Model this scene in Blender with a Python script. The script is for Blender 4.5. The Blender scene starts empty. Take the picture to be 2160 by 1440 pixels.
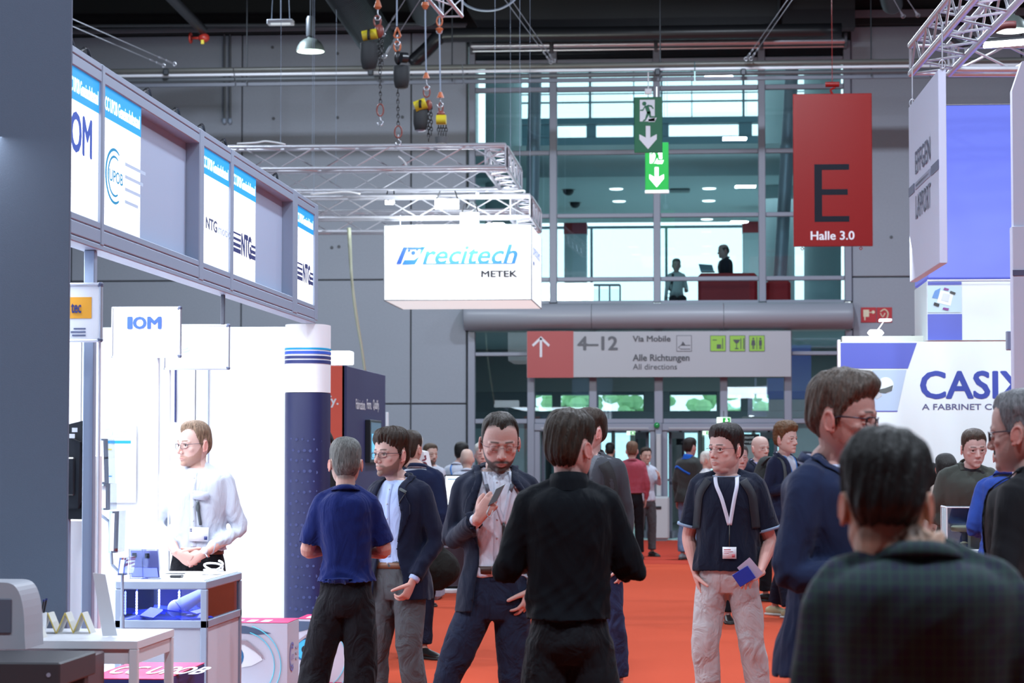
import bpy, bmesh, math, random
import numpy as np
from mathutils import Vector, Matrix, Euler
from mathutils.bvhtree import BVHTree
SC = bpy.context.scene
COL = SC.collection
PI = math.pi
R = math.radians

# ---------------------------------------------------------------- camera, world, light, exposure
FPX = 5000.0
EYE = Vector((0, 0, 1.58))
YAW = math.atan(389 / FPX)
PITCH = math.atan(235 / FPX)
cd = bpy.data.cameras.new('camera')
cam = bpy.data.objects.new('camera', cd); COL.objects.link(cam)
cam.location = EYE
cam.rotation_euler = Euler((PI / 2 + PITCH, 0, YAW), 'XYZ')
cd.sensor_width = 36; cd.lens = FPX * 36 / 2160
cd.clip_start = 0.1; cd.clip_end = 400
cd.dof.use_dof = True; cd.dof.focus_distance = 13.5; cd.dof.aperture_fstop = 6.0
SC.camera = cam
SC.view_settings.view_transform = 'Standard'; SC.view_settings.look = 'None'
SC.view_settings.gamma = 1; SC.view_settings.use_curve_mapping = False
SC.view_settings.exposure = 0.0
SC.cycles.use_denoising = True
SC.cycles.max_bounces = 7; SC.cycles.diffuse_bounces = 3; SC.cycles.glossy_bounces = 3
SC.cycles.transparent_max_bounces = 12; SC.cycles.transmission_bounces = 4
SC.cycles.sample_clamp_indirect = 4.0; SC.cycles.caustics_reflective = False; SC.cycles.caustics_refractive = False
w = bpy.data.worlds.new('sky'); SC.world = w; w.use_nodes = True
wb = w.node_tree.nodes['Background']; wb.inputs[0].default_value = (0.86, 0.97, 1.0, 1); wb.inputs[1].default_value = 2.3

def area(name, loc, size, power, color=(1, 1, 1), rot=(0, 0, 0), spread=None):
    l = bpy.data.lights.new(name, 'AREA'); l.shape = 'RECTANGLE'; l.size, l.size_y = size
    l.energy = power; l.color = color
    if spread: l.spread = R(spread)
    o = bpy.data.objects.new(name, l); COL.objects.link(o); o.location = loc; o.rotation_euler = rot
    return o
COOL = (0.76, 0.87, 1.0)
for (lx, ly) in ((-7, 4), (1.5, 4), (9, 4), (-7, 14), (1.5, 15), (9, 14), (-8, 25), (1, 26), (9, 25), (-8, 36), (0.5, 36), (8, 36)):
    area('hall_light', (lx, ly, 9.6), (.6, .6), 640, COOL)

_m = Matrix.Rotation(YAW, 3, 'Z') @ Matrix.Rotation(PI / 2 + PITCH, 3, 'X')
CR, CU, CF = _m @ Vector((1, 0, 0)), _m @ Vector((0, 1, 0)), _m @ Vector((0, 0, -1))
def ray(px, py): return CF * FPX + CR * (px - 1080) + CU * (720 - py)
def D(px, py, d):                       # point at camera depth d
    r = ray(px, py); return EYE + r * (d / FPX)
def W(px, py, Y):                       # point on the hall plane y = Y
    r = ray(px, py); return EYE + r * (Y / r.y)
def X_(px, py, X):                      # point on the hall plane x = X
    r = ray(px, py); return EYE + r * (X / r.x)
def G(px, py, z=0.0):                   # point on the horizontal plane z
    r = ray(px, py); return EYE + r * ((z - EYE.z) / r.z)

# ---------------------------------------------------------------- materials
MATS = {}
def mat(name, col=(.8, .8, .8), rough=.5, metal=0., emit=0., ecol=None, bump=0., bscale=60., var=0., spec=None, stretch=(1, 1, 1), sheen=0., bdist=.01):
    if name in MATS: return MATS[name]
    m = bpy.data.materials.new(name); m.use_nodes = True; nt = m.node_tree; b = nt.nodes['Principled BSDF']
    c = (*col, 1) if len(col) == 3 else col
    b.inputs['Base Color'].default_value = c; b.inputs['Roughness'].default_value = rough; b.inputs['Metallic'].default_value = metal
    if spec is not None: b.inputs['Specular IOR Level'].default_value = spec
    if sheen: b.inputs['Sheen Weight'].default_value = sheen
    if emit:
        b.inputs['Emission Color'].default_value = (*(ecol or col), 1)[:4]; b.inputs['Emission Strength'].default_value = emit
    if bump or var:
        tc = nt.nodes.new('ShaderNodeTexCoord'); mp = nt.nodes.new('ShaderNodeMapping'); mp.inputs['Scale'].default_value = stretch
        nz = nt.nodes.new('ShaderNodeTexNoise'); nz.inputs['Scale'].default_value = bscale; nz.inputs['Detail'].default_value = 4
        nt.links.new(tc.outputs['Object'], mp.inputs[0]); nt.links.new(mp.outputs[0], nz.inputs['Vector'])
        if bump:
            bp = nt.nodes.new('ShaderNodeBump'); bp.inputs['Strength'].default_value = bump; bp.inputs['Distance'].default_value = bdist
            nt.links.new(nz.outputs[0], bp.inputs['Height']); nt.links.new(bp.outputs[0], b.inputs['Normal'])
        if var:
            mx = nt.nodes.new('ShaderNodeMix'); mx.data_type = 'RGBA'; mx.blend_type = 'MIX'
            mx.inputs[6].default_value = tuple(max(0, x * (1 - var)) for x in c[:3]) + (1,); mx.inputs[7].default_value = tuple(min(1, x * (1 + var)) for x in c[:3]) + (1,)
            nt.links.new(nz.outputs[0], mx.inputs[0]); nt.links.new(mx.outputs[2], b.inputs['Base Color'])
    MATS[name] = m; return m

def glass(name, tint=(.85, .95, .95), refl=.12, rough=.0, ior=1.5):
    if name in MATS: return MATS[name]
    m = bpy.data.materials.new(name); m.use_nodes = True; nt = m.node_tree; nt.nodes.clear()
    o = nt.nodes.new('ShaderNodeOutputMaterial'); t = nt.nodes.new('ShaderNodeBsdfTransparent'); t.inputs[0].default_value = (*tint, 1)
    g = nt.nodes.new('ShaderNodeBsdfGlossy'); g.inputs['Roughness'].default_value = rough; g.inputs[0].default_value = (.9, .95, 1, 1)
    fr = nt.nodes.new('ShaderNodeFresnel'); fr.inputs[0].default_value = ior
    mt = nt.nodes.new('ShaderNodeMath'); mt.operation = 'MAXIMUM'; mt.inputs[1].default_value = refl
    mx = nt.nodes.new('ShaderNodeMixShader')
    nt.links.new(fr.outputs[0], mt.inputs[0]); nt.links.new(mt.outputs[0], mx.inputs[0])
    nt.links.new(t.outputs[0], mx.inputs[1]); nt.links.new(g.outputs[0], mx.inputs[2]); nt.links.new(mx.outputs[0], o.inputs[0])
    MATS[name] = m; return m

def cloth(name, col, rough=.85, bump=.35, scale=9., sheen=.03, stretch=(1, 1, .45), weave=True):
    """fabric: broad soft wrinkles plus a fine weave"""
    if name in MATS: return MATS[name]
    m = bpy.data.materials.new(name); m.use_nodes = True; nt = m.node_tree; b = nt.nodes['Principled BSDF']
    b.inputs['Base Color'].default_value = (*col, 1); b.inputs['Roughness'].default_value = rough
    b.inputs['Specular IOR Level'].default_value = .12
    b.inputs['Sheen Weight'].default_value = sheen; b.inputs['Sheen Roughness'].default_value = .5
    tc = nt.nodes.new('ShaderNodeTexCoord'); mp = nt.nodes.new('ShaderNodeMapping'); mp.inputs['Scale'].default_value = stretch
    n1 = nt.nodes.new('ShaderNodeTexNoise'); n1.inputs['Scale'].default_value = scale; n1.inputs['Detail'].default_value = 3; n1.inputs['Distortion'].default_value = 1.2
    n2 = nt.nodes.new('ShaderNodeTexNoise'); n2.inputs['Scale'].default_value = 260; n2.inputs['Detail'].default_value = 1
    nt.links.new(tc.outputs['Object'], mp.inputs[0]); nt.links.new(mp.outputs[0], n1.inputs['Vector']); nt.links.new(tc.outputs['Object'], n2.inputs['Vector'])
    b1 = nt.nodes.new('ShaderNodeBump'); b1.inputs['Strength'].default_value = bump; b1.inputs['Distance'].default_value = .06
    b2 = nt.nodes.new('ShaderNodeBump'); b2.inputs['Strength'].default_value = .25; b2.inputs['Distance'].default_value = .002
    nt.links.new(n1.outputs[0], b1.inputs['Height']); nt.links.new(n2.outputs[0], b2.inputs['Height'])
    nt.links.new(b1.outputs[0], b2.inputs['Normal']); nt.links.new(b2.outputs[0], b.inputs['Normal'])
    MATS[name] = m; return m

# ---------------------------------------------------------------- mesh collector
class MB:
    def __init__(s): s.v = []; s.f = []; s.mi = []; s.cur = 0
    def add(s, vs, fs):
        n = len(s.v); s.v += [tuple(v) for v in vs]; s.f += [tuple(n + i for i in f) for f in fs]; s.mi += [s.cur] * len(fs); return s
    def box(s, a, b, bev=0.0):
        x0, x1 = sorted((a[0], b[0])); y0, y1 = sorted((a[1], b[1])); z0, z1 = sorted((a[2], b[2]))
        e = min(bev, (x1 - x0) * .45, (y1 - y0) * .45, (z1 - z0) * .45)
        if e <= 0:
            vs = [(x, y, z) for z in (z0, z1) for y in (y0, y1) for x in (x0, x1)]
            return s.add(vs, [(0, 2, 3, 1), (4, 5, 7, 6), (0, 1, 5, 4), (2, 6, 7, 3), (0, 4, 6, 2), (1, 3, 7, 5)])
        return s.add(*_bevbox(x0, x1, y0, y1, z0, z1, e))
    def obox(s, c, ax, ay, az, bev=0.0):     # oriented box: centre + half axes vectors
        m = MB(); lx, ly, lz = ax.length, ay.length, az.length; m.box((-lx, -ly, -lz), (lx, ly, lz), bev)
        X, Y, Z = ax.normalized(), ay.normalized(), az.normalized()
        return s.add([c + X * v[0] + Y * v[1] + Z * v[2] for v in m.v], m.f)
    def rod(s, a, b, r, n=8, r2=None, cap=True):
        a, b = Vector(a), Vector(b); t = (b - a)
        if t.length < 1e-6: return s
        t.normalize(); q = t.to_track_quat('Z', 'Y'); r2 = r if r2 is None else r2
        vs = [a + q @ Vector((math.cos(2 * PI * i / n) * r, math.sin(2 * PI * i / n) * r, 0)) for i in range(n)]
        vs += [b + q @ Vector((math.cos(2 * PI * i / n) * r2, math.sin(2 * PI * i / n) * r2, 0)) for i in range(n)]
        fs = [(i, (i + 1) % n, n + (i + 1) % n, n + i) for i in range(n)]
        if cap: fs += [tuple(range(n - 1, -1, -1)), tuple(range(n, 2 * n))]
        return s.add(vs, fs)
    def path(s, pts, r, n=6, sub=4, closed=False):   # smooth cable
        P = catmull([Vector(p) for p in pts], sub) if sub > 1 else [Vector(p) for p in pts]
        rings = []
        up = Vector((0.123, 0.456, 0.88))
        for i, p in enumerate(P):
            t = (P[min(i + 1, len(P) - 1)] - P[max(i - 1, 0)]).normalized()
            if closed: t = (P[(i + 1) % len(P)] - P[i - 1]).normalized()
            a = (up - t * up.dot(t)).normalized(); b = t.cross(a)
            rings.append([p + a * math.cos(2 * PI * k / n) * r + b * math.sin(2 * PI * k / n) * r for k in range(n)])
        vs = [v for g in rings for v in g]; fs = []
        L = len(rings)
        for i in range(L if closed else L - 1):
            j = (i + 1) % L
            for k in range(n): fs.append((i * n + k, i * n + (k + 1) % n, j * n + (k + 1) % n, j * n + k))
        if not closed: fs += [tuple(range(n - 1, -1, -1)), tuple((L - 1) * n + k for k in range(n))]
        return s.add(vs, fs)
    def lathe(s, c, prof, n=24, axis='Z'):    # prof: (r, z) from bottom to top
        vs = []; fs = []
        for (r, z) in prof:
            for i in range(n):
                a = 2 * PI * i / n; p = (math.cos(a) * r, math.sin(a) * r, z)
                if axis == 'Y': p = (p[0], p[2], p[1])
                if axis == 'X': p = (p[2], p[0], p[1])
                vs.append(Vector(c) + Vector(p))
        for j in range(len(prof) - 1):
            for i in range(n): fs.append((j * n + i, j * n + (i + 1) % n, (j + 1) * n + (i + 1) % n, (j + 1) * n + i))
        fs += [tuple(range(n - 1, -1, -1)), tuple((len(prof) - 1) * n + i for i in range(n))]
        return s.add(vs, fs)
    def poly(s, pts, depth):                   # flat polygon (3D points) extruded by vector depth
        n = len(pts); pts = [Vector(p) for p in pts]; depth = Vector(depth)
        return s.add(pts + [p + depth for p in pts], [tuple(range(n)), tuple(range(2 * n - 1, n - 1, -1))] + [(i, n + i, n + (i + 1) % n, (i + 1) % n) for i in range(n)])
    def ell(s, c, r, rot=None, n=14, m=10):
        vs = []; fs = []; c = Vector(c)
        for j in range(1, m):
            ph = PI * j / m - PI / 2
            for i in range(n):
                a = 2 * PI * i / n; p = Vector((math.cos(a) * math.cos(ph) * r[0], math.sin(a) * math.cos(ph) * r[1], math.sin(ph) * r[2]))
                vs.append(c + (rot @ p if rot else p))
        bt = Vector((0, 0, -r[2])); tp = Vector((0, 0, r[2]))
        vs += [c + (rot @ bt if rot else bt), c + (rot @ tp if rot else tp)]
        for j in range(m - 2):
            for i in range(n): fs.append((j * n + i, j * n + (i + 1) % n, (j + 1) * n + (i + 1) % n, (j + 1) * n + i))
        b0 = (m - 1) * n
        for i in range(n): fs.append((b0, (i + 1) % n, i)); fs.append((b0 + 1, (m - 2) * n + i, (m - 2) * n + (i + 1) % n))
        return s.add(vs, fs)
    def mesh(s, name):
        me = bpy.data.meshes.new(name); me.from_pydata([tuple(v) for v in s.v], [], s.f)
        return me
    def build(s, name, mats, parent=None, smooth=False, loc=None, fix=True, angle=None):
        me = s.mesh(name)
        if fix:
            bm = bmesh.new(); bm.from_mesh(me); bmesh.ops.recalc_face_normals(bm, faces=bm.faces); bm.to_mesh(me); bm.free()
        for m in (mats if isinstance(mats, (list, tuple)) else [mats]): me.materials.append(m)
        if any(s.mi): me.polygons.foreach_set('material_index', s.mi)
        if smooth: me.shade_smooth() if hasattr(me, 'shade_smooth') else None
        if angle:
            try: me.set_sharp_from_angle(angle=R(angle))
            except Exception: pass
        o = bpy.data.objects.new(name, me); COL.objects.link(o)
        if parent: o.parent = parent; o.location = (-parent_origin(parent)) if not parent.get('_local') else (0, 0, 0)
        if loc is not None: o.location = loc
        return o

def parent_origin(p):
    # world-aligned parents only carry a translation
    v = Vector(p.location); q = p.parent
    while q: v += Vector(q.location); q = q.parent
    return v

def _bevbox(x0, x1, y0, y1, z0, z1, e):
    vs = []; idx = {}
    def V(*p):
        k = tuple(round(q, 6) for q in p)
        if k not in idx: idx[k] = len(vs); vs.append(p)
        return idx[k]
    fs = []
    X, Y, Z = (x0, x1), (y0, y1), (z0, z1)
    def cor(i, j, k, ax):
        sx, sy, sz = (e, -e)[i], (e, -e)[j], (e, -e)[k]
        p = [X[i] + sx, Y[j] + sy, Z[k] + sz]; p[ax] = (X[i], Y[j], Z[k])[ax]; return V(*p)
    for ax in range(3):
        o = [a for a in range(3) if a != ax]
        for s_ in (0, 1):
            q = []
            for (u, v) in ((0, 0), (1, 0), (1, 1), (0, 1)):
                t = [0, 0, 0]; t[ax] = s_; t[o[0]] = u; t[o[1]] = v; q.append(cor(*t, ax))
            fs.append(tuple(q))
    for ax in range(3):
        o = [a for a in range(3) if a != ax]
        for u in (0, 1):
            for v in (0, 1):
                t0 = [0, 0, 0]; t1 = [0, 0, 0]; t1[ax] = 1
                for t in (t0, t1): t[o[0]] = u; t[o[1]] = v
                fs.append((cor(*t0, o[0]), cor(*t1, o[0]), cor(*t1, o[1]), cor(*t0, o[1])))
    for i in (0, 1):
        for j in (0, 1):
            for k in (0, 1): fs.append((cor(i, j, k, 0), cor(i, j, k, 1), cor(i, j, k, 2)))
    return vs, fs

def catmull(P, sub):
    out = []
    for i in range(len(P) - 1):
        p0, p1, p2, p3 = P[max(i - 1, 0)], P[i], P[i + 1], P[min(i + 2, len(P) - 1)]
        for k in range(sub):
            t = k / sub
            out.append(0.5 * ((2 * p1) + (p2 - p0) * t + (2 * p0 - 5 * p1 + 4 * p2 - p3) * t * t + (3 * p1 - p0 - 3 * p2 + p3) * t ** 3))
    out.append(P[-1]); return out

def tag(o, label=None, cat=None, group=None, kind=None):
    if label: o['label'] = label
    if cat: o['category'] = cat
    if group: o['group'] = group
    if kind: o['kind'] = kind
    return o
def thing(name, loc, label, cat, group=None, rz=0):
    o = bpy.data.objects.new(name, None); COL.objects.link(o); o.location = loc; o.rotation_euler = (0, 0, rz)
    o.empty_display_size = .1
    return tag(o, label, cat, group)
def struct(o): o['kind'] = 'structure'; return o

# text as real geometry laid on a plane: origin o, right vector u, up vector v, fitted to width x height
def text(s, o, u, v, width=None, height=None, m=None, parent=None, name='lettering', bold=0.0, align='LEFT', depth=.002, shear=0., spacing=1., kind=None):
    cu = bpy.data.curves.new('txt', 'FONT'); cu.body = s; cu.align_x = 'LEFT'; cu.align_y = 'BOTTOM_BASELINE' if False else 'BOTTOM'
    cu.shear = shear; cu.space_character = spacing; cu.resolution_u = 3
    ob = bpy.data.objects.new('txt', cu); TMP.collection.objects.link(ob)
    TMPV.update(); dg = TMPV.depsgraph
    me = bpy.data.meshes.new_from_object(ob.evaluated_get(dg)); bpy.data.objects.remove(ob); bpy.data.curves.remove(cu)
    n = len(me.vertices)
    if n == 0: return None
    co = np.zeros(n * 3); me.vertices.foreach_get('co', co); co = co.reshape(-1, 3)
    mn, mx = co.min(0), co.max(0); w_, h_ = mx[0] - mn[0], mx[1] - mn[1]
    sx = (width / w_) if width else None; sy = (height / h_) if height else None
    if sx is None: sx = sy
    if sy is None: sy = sx
    x = (co[:, 0] - mn[0]) * sx; y = (co[:, 1] - mn[1]) * sy
    if align == 'CENTER': x -= w_ * sx / 2
    if align == 'RIGHT': x -= w_ * sx
    u = Vector(u).normalized(); v = Vector(v).normalized(); nn = u.cross(v)
    o = Vector(o); P = np.outer(x, u) + np.outer(y, v) + np.array(o + nn * depth)
    org = np.array(parent_origin(parent)) if parent else np.zeros(3)
    P = P - org
    if bold:
        fs = [tuple(p.vertices) for p in me.polygons]; k = len(P); st = bold * min(sx, sy) * 1.1; U, Vv, Nn = np.array(u), np.array(v), np.array(nn); allv = []; allf = []
        for i, (a, b) in enumerate(((0, 0), (1, 0), (-1, 0), (0, 1), (0, -1), (.7, .7), (-.7, .7), (.7, -.7), (-.7, -.7))):
            allv.append(P + U * a * bold * sx * 1.1 + Vv * b * bold * sy * .8 + Nn * i * .00012); allf += [tuple(j + i * k for j in f) for f in fs]
        bpy.data.meshes.remove(me); me = bpy.data.meshes.new(name); me.from_pydata(np.vstack(allv).tolist(), [], allf)
    else: me.vertices.foreach_set('co', P.ravel())
    me.materials.clear(); me.materials.append(m); me.update()
    ob = bpy.data.objects.new(name, me); COL.objects.link(ob)
    if parent: ob.parent = parent
    if kind: ob['kind'] = kind
    return ob

TMP = bpy.data.scenes.new('workbench'); TMPV = TMP.view_layers[0]
# ================================================================ PEOPLE
def V3(*a): return Vector(a)
def smooth01(x): x = np.clip(x, 0, 1); return x * x * (3 - 2 * x)

def tube(B, pts, rad, n=14, sub=4, ref=(1, 0, 0), round_end=True):
    """tapering limb: pts joints, rad list of r or (ra along ref, rb across)"""
    P = [Vector(p) for p in pts]; Rr = [Vector((r, r, 0)) if not isinstance(r, (tuple, list)) else Vector((r[0], r[1], 0)) for r in rad]
    Q = catmull(P, sub); S = catmull(Rr, sub) if len(Rr) > 1 else Rr
    if round_end:
        def ends(p, t, r):
            return [(p + t * (min(r) * math.sin(a)), r * math.cos(a)) for a in (R(35), R(62), R(82))]
        t1 = (Q[-1] - Q[-2]).normalized(); t0 = (Q[0] - Q[1]).normalized()
        e1 = ends(Q[-1], t1, S[-1].xy); e0 = ends(Q[0], t0, S[0].xy)
        Q = [e[0] for e in reversed(e0)] + Q + [e[0] for e in e1]
        S = [Vector((*e[1], 0)) for e in reversed(e0)] + S + [Vector((*e[1], 0)) for e in e1]
    ref = Vector(ref).normalized(); rings = []; last = None
    for i, p in enumerate(Q):
        t = (Q[min(i + 1, len(Q) - 1)] - Q[max(i - 1, 0)]).normalized()
        a = ref - t * ref.dot(t)
        if a.length < .25 and last is not None: a = last - t * last.dot(t)
        if a.length < 1e-3: a = Vector((0, 1, 0)) - t * t.y
        a.normalize(); last = a; b = t.cross(a)
        rings.append([p + a * math.cos(2 * PI * k / n) * S[i].x + b * math.sin(2 * PI * k / n) * S[i].y for k in range(n)])
    vs = [v for g in rings for v in g]; fs = []
    L = len(rings)
    for i in range(L - 1):
        for k in range(n): fs.append((i * n + k, i * n + (k + 1) % n, (i + 1) * n + (k + 1) % n, (i + 1) * n + k))
    fs += [tuple(range(n - 1, -1, -1)), tuple((L - 1) * n + k for k in range(n))]
    return B.add(vs, fs)

def sections(B, secs, n=32, sub=3, e=2.3):
    """stack of horizontal superellipses: (z, half width, front, back, cx, cy)"""
    A = np.array([tuple(s) + (0,) * (6 - len(s)) for s in secs], float)
    out = []
    for i in range(len(A) - 1):
        p0, p1, p2, p3 = A[max(i - 1, 0)], A[i], A[i + 1], A[min(i + 2, len(A) - 1)]
        for k in range(sub):
            t = k / sub; out.append(0.5 * ((2 * p1) + (p2 - p0) * t + (2 * p0 - 5 * p1 + 4 * p2 - p3) * t * t + (3 * p1 - p0 - 3 * p2 + p3) * t ** 3))
    out.append(A[-1]); vs = []; fs = []
    for (z, hw, f, b, cx, cy) in out:
        for k in range(n):
            a = 2 * PI * k / n; c, s_ = math.cos(a), math.sin(a)
            x = math.copysign(abs(c) ** (2 / e), c) * hw; d = f if s_ < 0 else b
            y = math.copysign(abs(s_) ** (2 / e), s_) * d
            vs.append((cx + x, cy + y, z))
    L = len(out)
    for i in range(L - 1):
        for k in range(n): fs.append((i * n + k, i * n + (k + 1) % n, (i + 1) * n + (k + 1) % n, (i + 1) * n + k))
    fs += [tuple(range(n - 1, -1, -1)), tuple((L - 1) * n + k for k in range(n))]
    return B.add(vs, fs)

def remesh(B, voxel, smooth=2, warp=None, name='m'):
    """one continuous surface out of overlapping volumes"""
    me = bpy.data.meshes.new(name)
    vs = B.v if warp is None else [tuple(warp(Vector(v))) for v in B.v]
    me.from_pydata([tuple(v) for v in vs], [], B.f)
    bm = bmesh.new(); bm.from_mesh(me); bmesh.ops.recalc_face_normals(bm, faces=bm.faces); bm.to_mesh(me); bm.free()
    ob = bpy.data.objects.new('m', me); TMP.collection.objects.link(ob)
    r = ob.modifiers.new('r', 'REMESH'); r.mode = 'VOXEL'; r.voxel_size = voxel; r.use_smooth_shade = True
    if smooth:
        s = ob.modifiers.new('s', 'SMOOTH'); s.factor = .5; s.iterations = smooth
    TMPV.update()
    out = bpy.data.meshes.new_from_object(ob.evaluated_get(TMPV.depsgraph))
    bpy.data.objects.remove(ob); bpy.data.meshes.remove(me)
    out.name = name
    return out

def get_co(me):
    a = np.zeros(len(me.vertices) * 3); me.vertices.foreach_get('co', a); return a.reshape(-1, 3)
def set_co(me, a): me.vertices.foreach_set('co', np.ascontiguousarray(a).ravel()); me.update()
def get_no(me):
    a = np.zeros(len(me.vertices) * 3); me.vertices.foreach_get('normal', a); return a.reshape(-1, 3)

def folds(co, seed, freq=1.0):
    """soft ridged fold pattern, vectorised, -1..1"""
    rs = np.random.RandomState(seed); out = np.zeros(len(co)); tot = 0
    for i in range(7):
        f = (10 + 9 * i) * freq; k = rs.normal(size=3); k[2] *= .55; k /= np.linalg.norm(k)
        k2 = rs.normal(size=3); k2 /= np.linalg.norm(k2); ph, ph2 = rs.rand(2) * 6.28
        a = 1 / (1 + i * .55)
        s = np.sin(co @ k * f + 1.6 * np.sin(co @ k2 * f * .45 + ph2) + ph)
        out += a * (1 - 2 * np.abs(s) ** .8 if i % 2 else s); tot += a
    return out / tot * 1.6

def submesh(me, keep, name, offset=None):
    """copy the faces whose vertices are all in keep (bool array); offset = displacement per vertex"""
    co = get_co(me)
    if offset is not None: co = co + offset
    idx = -np.ones(len(co), int); sel = np.nonzero(keep)[0]; idx[sel] = np.arange(len(sel))
    nf = len(me.polygons); ls = np.zeros(len(me.loops), int); me.loops.foreach_get('vertex_index', ls)
    st = np.zeros(nf, int); me.polygons.foreach_get('loop_start', st); tt = np.zeros(nf, int); me.polygons.foreach_get('loop_total', tt)
    q = tt == 4; quad = ls[st[q][:, None] + np.arange(4)[None]]
    good = quad[keep[quad].all(1)]
    out = bpy.data.meshes.new(name)
    fs = idx[good]; used = np.unique(fs); rem = -np.ones(len(sel), int); rem[used] = np.arange(len(used))
    out.from_pydata(co[sel][used].tolist(), [], rem[fs].tolist()); out.shade_smooth()
    return out

def boundary(me):
    nf = len(me.polygons); ls = np.zeros(len(me.loops), int); me.loops.foreach_get('vertex_index', ls); q = ls.reshape(-1, 4)
    e = np.vstack([q[:, [0, 1]], q[:, [1, 2]], q[:, [2, 3]], q[:, [3, 0]]]); e = np.sort(e, 1)
    u, c = np.unique(e, axis=0, return_counts=True); b = np.zeros(len(me.vertices), bool); b[u[c == 1].ravel()] = True; return b
def snap_edges(me, openf, v, lo=0, extra=None):
    b = boundary(me); co = get_co(me); no = get_no(me); xl, xr = openf(co[:, 2]); cand = [xl, xr] + (extra(co[:, 2], xl, xr) if extra else [])
    Cx = np.stack(cand, 1); d = np.abs(Cx - co[:, :1]); j = d.argmin(1); near = b & (d.min(1) < v * 1.9) & (co[:, 1] < .03) & (co[:, 2] > lo)
    co[near, 0] = Cx[np.arange(len(co)), j][near]; set_co(me, co)

def paint(me, rgb):
    ca = me.color_attributes.new('tone', 'FLOAT_COLOR', 'POINT')
    a = np.ones((len(me.vertices), 4)); a[:, :3] = rgb; ca.data.foreach_set('color', a.ravel())

def skin_mat():
    if 'skin' in MATS: return MATS['skin']
    m = bpy.data.materials.new('skin'); m.use_nodes = True; nt = m.node_tree; b = nt.nodes['Principled BSDF']
    at = nt.nodes.new('ShaderNodeVertexColor'); at.layer_name = 'tone'
    nz = nt.nodes.new('ShaderNodeTexNoise'); nz.inputs['Scale'].default_value = 120; nz.inputs['Detail'].default_value = 3
    tc = nt.nodes.new('ShaderNodeTexCoord'); nt.links.new(tc.outputs['Object'], nz.inputs['Vector'])
    bp = nt.nodes.new('ShaderNodeBump'); bp.inputs['Strength'].default_value = .2; bp.inputs['Distance'].default_value = .003
    nt.links.new(nz.outputs[0], bp.inputs['Height']); nt.links.new(bp.outputs[0], b.inputs['Normal'])
    nt.links.new(at.outputs[0], b.inputs['Base Color']); b.inputs['Roughness'].default_value = .5; b.inputs['Specular IOR Level'].default_value = .35
    b.inputs['Subsurface Weight'].default_value = .12; b.inputs['Subsurface Radius'].default_value = (.012, .005, .003); b.inputs['Subsurface Scale'].default_value = 1.0
    MATS['skin'] = m; return m

def hair_mat(name, col):
    name = 'hair_' + name
    if name in MATS: return MATS[name]
    m = bpy.data.materials.new(name); m.use_nodes = True; nt = m.node_tree; b = nt.nodes['Principled BSDF']
    tc = nt.nodes.new('ShaderNodeTexCoord'); mp = nt.nodes.new('ShaderNodeMapping'); mp.inputs['Scale'].default_value = (1, 1, .22)
    nz = nt.nodes.new('ShaderNodeTexNoise'); nz.inputs['Scale'].default_value = 130; nz.inputs['Detail'].default_value = 3; nz.inputs['Distortion'].default_value = .6
    nt.links.new(tc.outputs['Object'], mp.inputs[0]); nt.links.new(mp.outputs[0], nz.inputs['Vector'])
    cr = nt.nodes.new('ShaderNodeValToRGB'); cr.color_ramp.elements[0].position = .3; cr.color_ramp.elements[1].position = .7
    cr.color_ramp.elements[0].color = (*[c * .55 for c in col], 1); cr.color_ramp.elements[1].color = (*[min(1, c * 1.5) for c in col], 1)
    nt.links.new(nz.outputs[0], cr.inputs[0]); nt.links.new(cr.outputs[0], b.inputs['Base Color'])
    bp = nt.nodes.new('ShaderNodeBump'); bp.inputs['Strength'].default_value = .8; bp.inputs['Distance'].default_value = .006
    nt.links.new(nz.outputs[0], bp.inputs['Height']); nt.links.new(bp.outputs[0], b.inputs['Normal'])
    b.inputs['Roughness'].default_value = .5; b.inputs['Specular IOR Level'].default_value = .3
    MATS[name] = m; return m

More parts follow.
